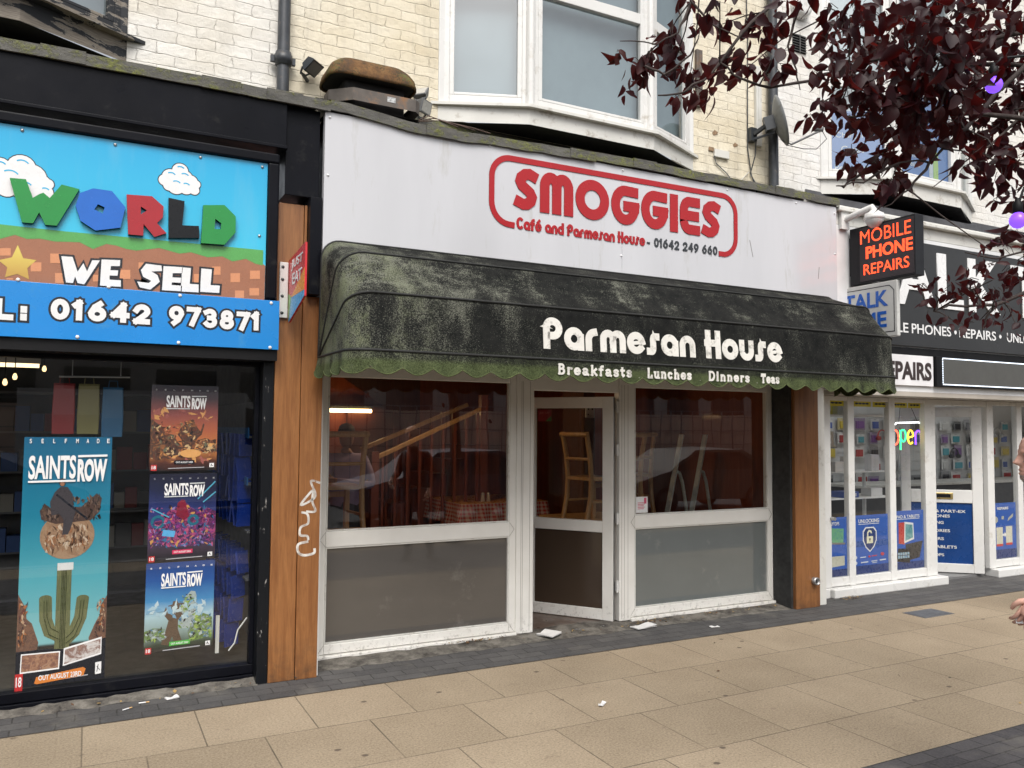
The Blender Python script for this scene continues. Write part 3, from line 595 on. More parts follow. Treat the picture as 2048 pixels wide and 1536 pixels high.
def bay(parent, x0, x1, d, zb, zs, zt, frame, sillm, glassm, cx0, cx1, blind=None, sill_over=.05, pane_mask=True, topbar=None, inset=.0):
    """canted bay window standing out from the wall at y=0: bottom board, sill, corner posts, frames and panes"""
    pts = [(x0, 0.), (cx0, -d), (cx1, -d), (x1, 0.)]
    bw = MB()
    # apron box under the sill
    vs = [(p[0], p[1], zb) for p in pts]+[(p[0], p[1], zs) for p in pts]
    bw.add(vs, [(0, 1, 5, 4), (1, 2, 6, 5), (2, 3, 7, 6), (4, 5, 6, 7)])
    bo = bw.build('bay_window', frame if sillm is None else sillm, parent)
    so_ = MB(); e = .004
    sp = [(x0+.004, 0.04), (cx0+.003, -d+.004), (cx1-.003, -d+.004), (x1-.004, 0.04)]
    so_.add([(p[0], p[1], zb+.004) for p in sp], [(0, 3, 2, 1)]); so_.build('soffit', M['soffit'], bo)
    # sill nosing
    s2 = MB(); q = sill_over
    op = [(x0-q*1.3, -.002), (cx0-q*.4, -d-q), (cx1+q*.4, -d-q), (x1+q*1.3, -.002)]
    vs = [(p[0], p[1], zs) for p in op]+[(p[0], p[1], zs+.025) for p in op]
    s2.add(vs, [(0, 1, 5, 4), (1, 2, 6, 5), (2, 3, 7, 6), (4, 5, 6, 7), (3, 2, 1, 0)])
    s2.build('sill', frame if sillm is None else sillm, bo)
    fz = zs+.026
    fr = MB(); gl = MB(); bd = MB()
    P = [Vector((x0+.02, -.0, 0)), Vector((cx0+.02, -d+.02, 0)), Vector((cx1-.02, -d+.02, 0)), Vector((x1-.02, 0., 0))]
    for i in range(3):
        a, b = P[i], P[i+1]; dv = (b-a); L = dv.length; dv.normalize(); nn = Vector((dv.y, -dv.x, 0))
        up = Vector((0, 0, 1))
        def seg(s0, s1, za, zc, th=.07, out=0.):
            fr.obox(a+dv*(s0+s1)/2+up*(za+zc)/2-nn*(th/2-out), dv, nn, up, (s1-s0)/2, th/2, (zc-za)/2)
        w = .075
        ss = [(0, w), (L-w, L)]
        for s0, s1 in ss: seg(s0, s1, fz, zt)
        seg(w, L-w, fz, fz+.075, .064)
        seg(w+.0, w+.04, fz+.075, zt, .045); seg(L-w-.04, L-w, fz+.075, zt, .045); seg(w+.04, L-w-.04, fz+.075, fz+.10, .045)
        if topbar: seg(w+.04, L-w-.04, topbar, topbar+.10, .066)
        g0 = a+dv*(w+.02)-nn*.035; g1 = b-dv*(w+.02)-nn*.035
        gl.add([(g0.x, g0.y, fz+.05), (g1.x, g1.y, fz+.05), (g1.x, g1.y, zt), (g0.x, g0.y, zt)], [(0, 1, 2, 3)])
        i0 = a-nn*.14; i1 = b-nn*.14
        bd.add([(i0.x, i0.y, fz), (i1.x, i1.y, fz), (i1.x, i1.y, zt), (i0.x, i0.y, zt)], [(0, 1, 2, 3)])
    # corner posts
    for c in (P[1], P[2]): fr.tube([(c.x, c.y+.006, fz), (c.x, c.y+.006, zt)], .042, 8)
    # end boards against the wall
    fr.box(x0-.0, x0+.11, -.012, .05, fz, zt); fr.box(x1-.11, x1, -.012, .05, fz, zt)
    w_ = fr.build('frame', frame, bo, bevel=.005); gl.build('pane', glassm, bo)
    if blind: bd.build('blind', blind, bo)
    top = MB(); top.add([(p[0], p[1], zt) for p in pts]+[(p[0], p[1], zt+.3) for p in pts], [(0, 1, 5, 4), (1, 2, 6, 5), (2, 3, 7, 6), (4, 5, 6, 7), (3, 2, 1, 0)]); top.build('bay_roof', frame, bo)
    return bo

def wall_with_hole(name, x0, x1, z0, z1, hx0, hx1, hz0, hz1, y, mat, parent, th=.25):
    b = MB(); b.box(x0, hx0, y, y+th, z0, z1); b.box(hx1, x1, y, y+th, z0, z1); b.box(hx0, hx1, y, y+th, z0, hz0); b.box(hx0, hx1, y, y+th, hz1, z1)
    return b.build(name, mat, parent)

def flashing(name, x0, x1, yf, zf, mat, parent, seed=1, seg=60, drop=None, lap=(.9, 2.1)):
    """a lead strip from the wall over the fascia, its wavy front edge turned down"""
    r = random.Random(seed); vs = []; w = [r.uniform(-1, 1) for _ in range(seg+1)]
    for i in range(seg+1):
        x = x0+(x1-x0)*i/seg; a = (w[i]+w[max(0, i-1)]+w[min(seg, i+1)])/3
        dr = drop(x) if drop else 0.
        zf2 = zf+a*.007-dr; hh = .075
        vs += [(x, .0, zf+.19), (x, -.02, zf+.125), (x, yf+.01, zf2+.012), (x, yf-.022+a*.003, zf2), (x, yf-.026+a*.004, zf2-hh+a*.006), (x, yf-.008, zf2-hh+a*.006)]
    fs = []
    for i in range(seg):
        for j in range(5): fs.append((i*6+j, i*6+1+j, i*6+7+j, i*6+6+j))
    b = MB().add(vs, fs, 0, False)
    for xx in lap:
        if x0 < xx < x1:
            dr = drop(xx) if drop else 0.
            b.box(xx-.003, xx+.25, yf-.032, yf-.012, zf-.078-dr, zf+.004-dr)
    return b.build(name, mat, parent)

# -- game shop (left)
GS = thing('game_shop', 'black fronted game shop with white painted brick above, at the left', 'shop building', (-.2, .3, 0))
wall_with_hole('wall', -6., 1.27, 4.05, 8., -2.6, .12, 4.30, 7.6, 0., M['white_brick'], GS)
flashing('lead_flashing', -6., 1.50, -.45, 4.165, M['lead'], GS, 4, lap=(-.33, .62, 1.05))
b = MB(); b.box(-6, 1.195, -.45, -.02, 3.78, 4.095); b.box(-6, 1.20, -.475, -.40, 3.755, 3.779); b.box(1.20, 1.445, -.40, -.02, 3.45, 4.095); b.box(1.377, 1.462, -.44, .0, 2.74, 3.449)
b.build('fascia', M['black_paint'], GS, bevel=.004)
b = MB(); b.box(-6, 1.155, -.428, -.36, 2.66, 3.72); b.build('sign_backing', M['black_paint'], GS)
b = MB(); b.box(-6, 1.15, -.46, -.43, 3.645, 3.715); b.box(1.075, 1.15, -.46, -.43, 2.68, 3.644); b.build('sign_frame', M['black_paint'], GS, bevel=.012)
b = MB(); b.box(-6, 1.165, -.445, -.05, 2.25, 2.655); b.build('shutter_box', M['black'], GS)
b = MB(); b.box(1.092, 1.168, -.345, -.02, 0.0, 2.249); b.build('door_post', M['chipped_black'], GS, bevel=.004)
b = MB(); b.box(-6, 1.091, -.23, -.15, .055, .118); b.box(-6, 1.091, -.245, -.15, .004, .050); b.box(-6, 1.091, -.23, -.15, 2.22, 2.249); b.box(1.06, 1.091, -.225, -.15, .119, 2.219); b.build('window_frame', M['black_paint'], GS, bevel=.004)
b = MB(); b.add([(-6, -.19, .11), (1.062, -.19, .11), (1.062, -.19, 2.23), (-6, -.19, 2.23)], [(0, 1, 2, 3)]); b.build('pane', M['glass_game'], GS)
b = MB(); b.box(-6, 1.091, -.2, 0, 0, .03); b.build('stall_riser', pbr('sooty_brick', (.09, .05, .04), .9, .4, 9.), GS)
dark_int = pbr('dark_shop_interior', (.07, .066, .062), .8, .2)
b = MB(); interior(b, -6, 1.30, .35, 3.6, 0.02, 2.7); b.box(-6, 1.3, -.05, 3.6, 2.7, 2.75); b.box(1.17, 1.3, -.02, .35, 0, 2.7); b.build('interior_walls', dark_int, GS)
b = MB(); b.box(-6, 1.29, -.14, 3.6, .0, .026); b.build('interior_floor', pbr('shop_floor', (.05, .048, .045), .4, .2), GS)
# peeling timber bay, top left corner
lb = bay(GS, -2.6, .165, .34, 4.345, 4.50, 7.2, M['peeling'], M['peeling'], M['bay_glass'], -2.0, -.46, blind=pbr('grey_net_blind', (.42, .44, .45), .8, .1), sill_over=.09)

# -- cafe (middle)
CF = thing('cafe_building', 'cafe with white framed shopfront and cream painted brick wall in the middle', 'shop building', (4.0, .3, 0))
wall_with_hole('wall', 1.27, 6.43, 4.05, 8., 2.6, 5.2, 4.40, 7.6, 0.002, M['cream_brick'], CF)
drop = lambda x: .075*max(0., min(1., (x-1.62)/.5))*(1-max(0., min(1., (x-2.5)/1.6)))*.7
flashing('lead_flashing', 1.50, 6.80, -.45, 4.175, M['lead'], CF, 9, 80, drop, lap=(2.25, 3.55, 4.2, 5.9))
bay(CF, 2.53, 5.27, .30, 4.365, 4.50, 7.2, M['upvc'], M['upvc_old'], M['bay_glass'], 3.245, 4.555, blind=pbr('pale_roller_blind', (.30, .36, .38), .8, .25, .8), topbar=5.53)
b = MB(); b.box(1.50, 6.79, -.395, -.02, 2.35, 4.09); b.build('fascia', M['black'], CF)
# white shopfront frame
fr = MB()
def member(x0, x1, z0, z1, y0=-.0, y1=.07): fr.box(x0, x1, y0, y1, z0, z1)
def pane_frame(x0, x1):
    pass
ST = .06
for (a, c) in ((1.60, 3.30), (4.555-.05, 6.30)):      # two fixed lights
    member(a, a+.05, .052, 2.35, -.003, .067); member(c-.012-.05, c, .052, 2.35, -.003, .067)
member(3.30, 3.47, .03, 2.35, -.012, .075); member(4.375, 4.505, .03, 2.35, -.012, .075); member(6.30, 6.41, .02, 2.35, -.012, .07); member(1.565, 1.60, .03, 2.35, -.012, .07)
for (a, c) in ((1.65, 3.238), (4.555, 6.238)):
    member(a, c, .055, .13, -.004, .066); member(a, c, .865, .985, -.006, .064); member(a, c, 2.18, 2.349, -.004, .066)
member(3.47, 4.375, 2.125, 2.349, -.004, .07)
fr.build('window_frame', M['upvc_dirty'], CF, bevel=.006)
for (a, c) in ((1.65, 3.238), (4.555, 6.238)):   # glazing beads
    gv = MB()
    gv.box(a, a+.014, -.001, .03, .131, .864); gv.box(c-.014, c, -.001, .03, .131, .864); gv.box(a+.014, c-.014, -.001, .03, .131, .142); gv.box(a+.014, c-.014, -.001, .03, .853, .864)
    gv.box(a, a+.014, -.001, .03, .986, 2.179); gv.box(c-.014, c, -.001, .03, .986, 2.179); gv.box(a+.014, c-.014, -.001, .03, .986, .997)
    gv.build('glazing_bead', M['upvc_old'], CF, bevel=.003)
ml = MB()
for xx in (1.65, 3.238, 4.555, 6.238):
    s = 1 if xx in (1.65, 4.555) else -1
    for z_, dz in ((.925, .058), (.925, -.058)): ml.bar((xx-s*.045, -.0072, .925), (xx, -.0072, .925+dz), .0022, .0022, up=(0, 1, 0))
    ml.bar((xx-s*.048, -.0052, .06), (xx, -.0052, .128), .0022, .0022, up=(0, 1, 0))
for xx in (3.345, 3.36, 3.43, 4.40, 4.43, 4.47, 6.345, 6.36): ml.box(xx, xx+.0035, -.0132, -.0125, .05, 2.2)
ml.build('frame_seam', pbr('grimy_seam', (.30, .28, .25), .7), CF)
b = MB(); b.box(1.56, 3.30, -.035, .06, .012, .05); b.build('sill', M['upvc_dirty'], CF, bevel=.006)
b = MB(); b.box(4.50, 6.42, -.035, .06, .004, .05); b.build('sill', M['upvc_dirty'], CF, bevel=.006)
b = MB(); b.box(3.47, 4.38, -.06, .10, .004, .022); b.build('threshold', M['steel'], CF, bevel=.004)
for (a, c) in ((1.66, 3.228), (4.565, 6.228)):
    b = MB(); b.add([(a, .022, .99), (c, .022, .99), (c, .022, 2.185), (a, .022, 2.185)], [(0, 1, 2, 3)]); b.build('pane', M['glass'], CF)
M['panel_l'] = pbr('brown_grey_film_panel', (.095, .086, .077), .05, .10, 1., spec=1., rvar=.02, dirt=((.16, .15, .135), .10, 3.))
M['panel_r'] = pbr('grey_film_panel', (.145, .158, .155), .05, .10, 1., spec=1., rvar=.02, dirt=((.22, .22, .21), .10, 3.))
b = MB(); b.box(1.66, 3.228, .018, .03, .135, .86); b.build('lower_panel', M['panel_l'], CF)['label'] = 'brown grey lower window panel'
b = MB(); b.box(4.565, 6.228, .018, .03, .135, .86); b.build('lower_panel', M['panel_r'], CF)['label'] = 'pale grey lower window panel'
# the open door
DR = bpy.data.objects.new('door', None); COL.objects.link(DR); DR.parent = CF; DR.location = Vector((4.345, .03, .03))-Vector(CF.location); DR.empty_display_size = .1
th = radians(54); dx = Vector((-cos(th), sin(th), 0)); dn = Vector((-sin(th), -cos(th), 0))
def dpart(name, lst, m, bev=.005):
    b = MB(); o = Vector((4.345, .03, .03))
    for s0, s1, z0, z1, t0, t1 in lst:
        b.obox(o+dx*(s0+s1)/2+dn*(t0+t1)/2+Vector((0, 0, (z0+z1)/2)), dx, dn, (0, 0, 1), (s1-s0)/2, (t1-t0)/2, (z1-z0)/2)
    return b.build(name, m, DR, bevel=bev)
dpart('stile', [(0, .105, 0, 2.06, -.03, .03)], M['upvc_dirty']); dpart('stile', [(.80, .90, 0, 2.06, -.03, .03)], M['upvc_dirty'])
dpart('rail', [(.105, .80, 0, .10, -.029, .029)], M['upvc_dirty']); dpart('rail', [(.105, .80, .80, .905, -.029, .029)], M['upvc_dirty']); dpart('rail', [(.105, .80, 1.955, 2.06, -.029, .029)], M['upvc_dirty'])
dpart('door_panel', [(.105, .80, .10, .80, -.01, .008)], pbr('brown_film_panel', (.060, .042, .030), .12, .05, 1., rvar=.02), 0)
b = MB(); o_ = Vector((4.345, .03, .03)); q = [o_+dx*.105+Vector((0, 0, .905)), o_+dx*.80+Vector((0, 0, .905)), o_+dx*.80+Vector((0, 0, 1.955)), o_+dx*.105+Vector((0, 0, 1.955))]
b.add(q, [(3, 2, 1, 0)]); b.build('door_pane', glass_mat('door_glass', (.9, .9, .88), .7), DR)
dpart('edge_strip', [(-.006, -.0005, .01, 2.05, -.024, .024)], M['steel'], 0)
for z in (.30, .92, 1.55, 1.95):
    b = MB(); b.box(4.352, 4.372, -.008, .02, z, z+.09); b.tube([(4.358, -.004, z-.01), (4.358, -.004, z+.1)], .009, 8); b.build('hinge', M['upvc'], CF)
# interior of the cafe
brown = wood_mat('dark_red_wood_panelling', (.30, .070, .034), (.40, .11, .050), .5)
b = MB(); interior(b, 1.50, 6.75, .12, 5.6, .0, 2.75); b.box(1.5, 6.75, .08, 5.6, 2.75, 2.8); b.box(1.45, 1.56, .08, .4, 0, 2.75); b.box(6.42, 6.75, .075, .12, 0, 2.75); b.build('interior_walls', brown, CF)
b = MB(); b.box(1.55, 6.7, .08, 5.6, .0, .026); b.build('interior_floor', pbr('worn_brown_floor', (.09, .06, .045), .35, .3), CF)
b = MB(); b.box(1.58, 6.4, -.02, .10, 2.35, 2.44); b.build('lintel', M['upvc_old'], CF)

# -- phone shop (right)
PH = thing('phone_shop', 'phone shop with white window frames and white painted brick, at the right', 'shop building', (9., .3, 0))
wall_with_hole('wall', 6.43, 22., 4.05, 8., 7.15, 9.6, 4.45, 7.6, 0.003, M['white_brick_clean'], PH)
pb = bay(PH, 7.06, 9.72, .38, 4.385, 4.545, 7.2, M['upvc'], M['upvc_old'], M['bay_glass'], 7.80, 8.93, blind=pbr('white_blind', (.62, .66, .67), .8, .05), topbar=5.6)
b = MB(); b.box(6.80, 22, -.40, -.02, 3.93, 4.06); b.box(6.80, 22, -.47, -.02, 4.061, 4.105); b.box(6.80, 22, -.43, -.02, 4.106, 4.13); b.build('cornice', M['upvc_old'], PH, bevel=.008)
flashing('lead_flashing', 6.82, 22., -.36, 4.215, M['lead_dark'], PH, 21, 80)
b = MB(); b.box(6.80, 22, -.40, -.05, 2.22, 3.929); b.build('fascia', pbr('white_fascia', (.72, .72, .72), .4), PH)
b = MB(); b.box(6.80, 22, -.415, -.401, 2.62, 2.70); b.build('shutter_guide', M['black'], PH)
b = MB(); b.box(6.95, 22, -.40, .10, 2.17, 2.219); b.build('soffit_board', pbr('dirty_cream_board', (.42, .38, .33), .6, .15), PH)
fr = MB()
for x0, x1 in ((6.965, 7.165), (7.44, 7.54), (8.118, 8.218), (8.738, 8.93), (9.93, 10.06), (10.55, 10.66), (11.6, 11.75)): fr.box(x0, x1, -.0, .07, .10, 2.169)
for x0, x1 in ((7.166, 7.439), (7.541, 8.117), (8.219, 8.737), (10.061, 10.549), (10.661, 11.59)):
    fr.box(x0, x1, .004, .066, .105, .20); fr.box(x0, x1, .004, .066, 2.12, 2.168)
fr.box(8.93, 9.93, .006, .066, 2.10, 2.168)
fr.build('window_frame', M['upvc'], PH, bevel=.007)
b = MB(); b.box(7.10, 9.0, -.09, .09, .0, .098); b.build('sill', M['upvc'], PH, bevel=.012)
b = MB(); b.box(9.96, 12., -.09, .09, .0, .098); b.build('sill', M['upvc'], PH, bevel=.012)
b = MB(); b.box(6.95, 7.09, -.04, .06, 0, .10); b.build('post_foot', M['upvc'], PH, bevel=.008)
for x0, x1 in ((7.16, 7.445), (7.535, 8.122), (8.213, 8.742), (10.05, 10.555), (10.655, 11.6)):
    b = MB(); b.add([(x0, .03, .19), (x1, .03, .19), (x1, .03, 2.13), (x0, .03, 2.13)], [(0, 1, 2, 3)]); b.build('pane', M['glass_clear'], PH)
b = MB(); b.tube([(7.16, -.05, .84), (7.16, .0, .84)], .02, 12); b.build('lock_bolt', M['steel'], PH)
D2 = bpy.data.objects.new('door', None); COL.objects.link(D2); D2.parent = PH; D2.location = Vector((9.87, .04, .04))-Vector(PH.location); D2.empty_display_size = .1
th = radians(42); dx = Vector((-cos(th), sin(th), 0)); dn = Vector((-sin(th), -cos(th), 0)); o2 = Vector((9.87, .04, .04))
def d2part(name, lst, m, bev=.005):
    b = MB()
    for s0, s1, z0, z1, t0, t1 in lst:
        b.obox(o2+dx*(s0+s1)/2+dn*(t0+t1)/2+Vector((0, 0, (z0+z1)/2)), dx, dn, (0, 0, 1), (s1-s0)/2, (t1-t0)/2, (z1-z0)/2)
    return b.build(name, m, D2, bevel=bev)
d2part('stile', [(0, .12, 0, 2.05, -.03, .03)], M['upvc']); d2part('stile', [(.82, .93, 0, 2.05, -.03, .03)], M['upvc'])
d2part('rail', [(.12, .82, 0, .11, -.029, .029)], M['upvc']); d2part('rail', [(.12, .82, .86, 1.02, -.029, .029)], M['upvc']); d2part('rail', [(.12, .82, 1.93, 2.05, -.029, .029)], M['upvc'])
M['poster_blue'] = pbr('blue_poster_print', (.022, .10, .42), .3, .12, 1.2)
dp2 = d2part('door_panel', [(.12, .82, .11, .86, -.01, .01)], pbr('navy_door_panel', (.008, .050, .20), .25, .2, 1.5), 0)
b = MB(); q = [o2+dx*.12+Vector((0, 0, 1.02)), o2+dx*.82+Vector((0, 0, 1.02)), o2+dx*.82+Vector((0, 0, 1.93)), o2+dx*.12+Vector((0, 0, 1.93))]; b.add(q, [(3, 2, 1, 0)]); b.build('door_pane', M['glass_clear'], D2)
lb_ = d2part('letter_plate', [(.34, .60, .905, .985, .0295, .038)], pbr('brass', (.55, .42, .18), .3, metal=.9)); d2part('letter_slot', [(.37, .57, .925, .967, .0385, .0405)], M['black'], 0)
# lettering on the door panel reads along the door from its free edge to the hinge
oo = o2+dn*.0105; ddx = -dx
for i, s in enumerate(('SELL & PART-EX', 'LE PHONES', 'LOCKING', 'CESSORIES', 'REPAIRS', 'S & TABLETS', 'LAPTOPS')):
    z = .80-.045-(0.062*i if i < 2 else .124+.1*(i-2)+.02)
    L = len(s)*.036
    t_ = text_mesh('lettering', s, -.80+.10, -.80+.10+L, z-.018, z+.018, 0, M['upvc'], D2, .02, .001, ddx, (0, 0, 1), oo)
phone_int = pbr('white_slatwall', (.62, .62, .61), .55, .06)
b = MB(); interior(b, 6.85, 17., .10, 2.6, .0, 2.7); b.box(6.85, 17, .08, 2.6, 2.7, 2.75)
for z in [.4+.15*i for i in range(15)]: b.box(6.90, 16.95, 2.585, 2.6, z, z+.012)
b.build('interior_walls', phone_int, PH)
b = MB(); b.box(6.9, 17, .09, 2.6, .0, .03); b.build('interior_floor', pbr('grey_vinyl_floor', (.16, .16, .16), .4), PH)

# blue advertising sheets behind the bay window panes
M['sheet_blue'] = pbr('blue_print_with_sky_sheen', (.075, .20, .50), .3, .1, 1.5)  # blue lightened: the sky's reflection is put into the sheet colour
def bay_sheet(label, org, ex, w, z0, z1, words, side=1):
    o = thing('window_poster', label, 'poster', org, 'blue sheets in the upstairs bay window'); X = Vector(ex).normalized(); nn = X.cross(Vector((0, 0, 1)))
    b = MB(); b.prism([(0, z0-org[2]), (w, z0-org[2]), (w, z1-org[2]), (0, z1-org[2])], org, tuple(X), EZ, .002, back=True); b.build('sheet', M['sheet_blue'], o)
    for s, a, c, z, h in words: text_mesh('lettering', s, a, c, z-h/2, z+h/2, 0, M['upvc'], o, .005, .001, tuple(X), EZ, Vector((org[0], org[1], 0))+nn*.0022)
    return o, X, nn
o_, X_, n_ = bay_sheet('wide blue sheet of white writing in the front pane of the phone shop bay window', (7.86, -.313, 4.62), (1, 0, 0), 1.0, 4.62, 5.60, [('Charging Ports,', .10, .72, 5.16, .075), ('Mics,', .34, .54, 5.03, .075), ('Earphone,', .0+.06, .40, 4.905, .075), ('Loudspeaker', .02, .46, 4.80, .075)])
for i, (a, c, col, nm) in enumerate(((.60, .665, (.62, .64, .66), 'white'), (.672, .76, (.42, .60, .12), 'green'))):
    b = MB(); b.prism([(a, 4.70-.02*i), (c, 4.69-.02*i), (c, 5.04-.04*i), (a, 5.06-.04*i)], (7.86, -.316, 0), EX, EZ, .001); b.build('printed_phone', pbr(nm+'_phone_print', col, .3), o_)
cx_ = Vector((7.80-7.06, -.38, 0)).normalized(); q_ = Vector((7.08, .0, 4.62))+cx_*.14+Vector((.38, .74, 0)).normalized()*.06
bay_sheet('narrow blue sheet of white writing in the left pane of the phone shop bay window', tuple(q_), tuple(cx_), .60, 4.62, 5.34, [('Chargers', .04, .40, 5.06, .075), ('Cases', .10, .36, 4.91, .075), ('Protectors', .03, .45, 4.70, .075)])

# wooden pilasters between the shops
p = thing('wood_pilaster', 'orange wood clad pilaster with white graffiti, between game shop and cafe', 'pilaster', (1.34, -.35, 0), 'wood clad pilasters between the shops')
b = MB(); b.box(1.170, 1.353, -.352, -.11, .004, 3.40); b.build('board', M['pilaster'], p, bevel=.004)
b = MB(); b.box(1.356, 1.510, -.362, -.05, .004, 2.735); b.build('board', M['pilaster'], p, bevel=.004)
b = MB(); b.box(1.356, 1.374, -.362, -.11, 2.737, 3.40); b.build('board', M['pilaster'], p, bevel=.002)
b = MB(); b.box(1.5105, 1.522, -.34, -.02, .01, 2.34); b.build('edge_trim', M['upvc'], p)
p2 = thing('wood_pilaster', 'orange wood clad pilaster with a pipe stub, between cafe and phone shop', 'pilaster', (6.5, -.3, 0), 'wood clad pilasters between the shops')
b = MB(); b.box(6.33, 6.665, -.28, -.02, .004, 2.5); b.build('board', M['pilaster'], p2, bevel=.004)
b = MB(); b.box(6.665, 6.80, -.24, -.02, .004, 2.5); b.build('side_board', M['upvc_old'], p2, bevel=.004)
b = MB(); b.box(6.42, 6.455, -.12, .0, .004, 2.4); b.build('shutter_rail', M['iron'], CF)
b = MB(); b.box(6.30, 6.3295, -.24, -.0, .01, 2.5); b.build('edge_board', pbr('grimy_black_board', (.03, .03, .03), .8, .5, 8.), p2)
b = MB(); b.lathe((6.575, -.28, .27), (0, -1, 0), [(0, .038), (.05, .038), (.05, .029), (.0, .029)], 20); b.build('pipe_stub', M['steel'], p2)
b = MB(); b.lathe((6.575, -.2805, .27), (0, -1, 0), [(0, .0), (.002, .029)], 20); b.build('pipe_hole', M['black'], p2)
# ------------------------------------------------------------------ signs of the game shop
def screws(mb, pts, y, r=.011):
    for x, z in pts: mb.lathe((x, y, z), (0, -1, 0), [(-.002, r), (.004, r*.95), (.008, r*.6), (.009, 0)], 10)
M['sky_blue'] = None
def sign_blue():
    m, t, o = new_mat('sky_blue_print'); k = N(t); z = k.xyz()[2]
    c = k.mix(k.mapr(z, 2.9, 3.65), (.045, .50, .72), (.012, .34, .62)); c = k.mix(k.math('MULTIPLY', k.ramp(k.noise(k.pos((3, 1, .5)), 3., 5.), .5, .75), .12), c, (.3, .5, .55))
    k.out(k.bsdf(c, .25, .5)); return m
M['sky_blue'] = sign_blue()
M['grass_green'] = flat('print_green', (.09, .34, .085), .25); M['earth'] = flat('print_brown', (.32, .135, .075), .25)
M['earth_light'] = flat('print_orange', (.60, .26, .13), .25)
M['l_green'] = flat('letter_green', (.012, .235, .045), .2); M['l_blue'] = flat('letter_blue', (.008, .12, .50), .2); M['l_red'] = flat('letter_red', (.34, .010, .018), .2); M['l_black'] = flat('letter_black', (.008, .009, .011), .3, .25)
M['print_white'] = flat('print_white', (.74, .74, .74), .3); M['print_black'] = flat('print_black', (.012, .014, .02), .3)
def star_mat():
    m, t, o = new_mat('print_gold'); k = N(t); z = k.xyz()[2]; k.out(k.bsdf(k.mix(k.mapr(z, 2.72, 2.92), (.50, .31, .07), (.70, .60, .13)), .25)); return m
YS = -.432
gs = thing('shop_sign', 'colourful WORLD and WE SELL sign board with cut out letters on the black fascia', 'sign', (.27, -.43, 2.66))
b = MB(); b.box(-3.2, 1.072, YS, -.4285, 2.645, 3.642); b.build('board', M['sky_blue'], gs)
def plate(name, polys, y, m, d=.0004, parent=gs):
    b = MB()
    for p_ in polys: b.prism(p_, (0, y, 0), EX, EZ, d)
    return b.build(name, m, parent)
pts = GRASS
top_l = [p for p in pts[:5]]; bot = pts[5:]
left = -3.2
plate('grass_band', [[(left, pts[0][1]+.05)]+top_l+bot+[(left, bot[-1][1])]], YS-.0016, M['grass_green'])
earth = [(left, bot[-1][1]+.02)]+[(p[0], p[1]+.012) for p in bot[::-1]]+[(1.071, bot[0][1]), (1.071, 2.646), (left, 2.646)]
plate('earth_band', [earth], YS-.0008, M['earth'])
plate('brick_squares', BRICKSQ, YS-.0020, M['earth_light'])
plate('star', [STAR], YS-.0024, star_mat())
for ci, cl in enumerate(CLOUD):
    b = MB(); w = MB()
    for i, (x, z, r) in enumerate(cl):
        cp = lambda rr: [(x+rr*cos(2*pi*q/20), z+rr*sin(2*pi*q/20)) for q in range(20)]
        b.prism(cp(r+.006), (0, YS-.0006, 0), EX, EZ, .0003+.00003*i); w.prism(cp(r), (0, YS-.0014, 0), EX, EZ, .0003+.00003*i)
    co = b.build('cloud', M['print_black'], gs); w.build('cloud_fill', M['print_white'], co)
    sh = MB()
    for (x, z, r) in cl[:3]+cl[6:8]:
        L, R = offset_pts([(x+.6*r*cos(radians(a)), z+.6*r*sin(radians(a))) for a in range(40, 125, 12)], .004, False)
        sh.strip(L, R, (0, YS-.0022, 0), EX, EZ, .0004)
    sh.build('cloud_shade', M['sky_blue'], co)
for ch, mt in (('W', 'l_green'), ('O', 'l_blue'), ('R', 'l_red'), ('L', 'l_black'), ('D', 'l_green')):
    b = MB(); lp = WORLD[ch]; holed(b, lp[0], lp[1:], (0, YS-.001, 0), .032, 0, 1); b.build('cut_out_letter', [M[mt], M['l_black']], gs)
lo = MB(); lw = MB()
for i, p_ in enumerate(WESELL): lo.prism(poly_offset(p_, .013), (0, YS-.0028, 0), EX, EZ, .0004+.0001*(i % 2)); lw.prism(p_, (0, YS-.0040, 0), EX, EZ, .0004)
lo.build('letter_outline', M['print_black'], gs); lw.build('lettering', M['print_white'], gs)
b = MB(); screws(b, SCREW, YS-.0005); b.build('screw_caps', M['steel'], gs)
ts = thing('telephone_sign', 'bright blue TEL number sign board over the game shop window', 'sign', (.2, -.45, 2.33))
b = MB(); b.box(-3.2, 1.168, -.47, -.446, 2.325, 2.668); b.build('board', pbr('bright_blue_print', (.008, .215, .60), .28, .08, 1.5, dirt=((.05, .25, .5), .1, 4.)), ts, bevel=.002)
for nm, gr, dd, mt in (('number_outline', .013, .0006, 'print_black'), ('number', .0, .0020, 'print_white')):
    b = MB(); lettering(b, 'TEL:', -.80, -.345, 2.425, 2.555, (0, -.4705, 0), .27, dd, .2, mi=0, grow=gr, d0=.0, jit=.03); b.build(nm, M[mt], ts)
    b = MB(); lettering(b, '01642', -.225, .345, 2.445, 2.575, (0, -.4705, 0), .27, dd, .14, mi=0, grow=gr, jit=.04); b.build(nm, M[mt], ts)
    b = MB(); lettering(b, '973871', .455, 1.035, 2.450, 2.580, (0, -.4705, 0), .25, dd, .12, mi=0, grow=gr, jit=.04)
    b.build(nm, M[mt], ts)
b = MB(); screws(b, TELSCREW, -.47, .012); b.build('screw_caps', M['print_white'], ts)

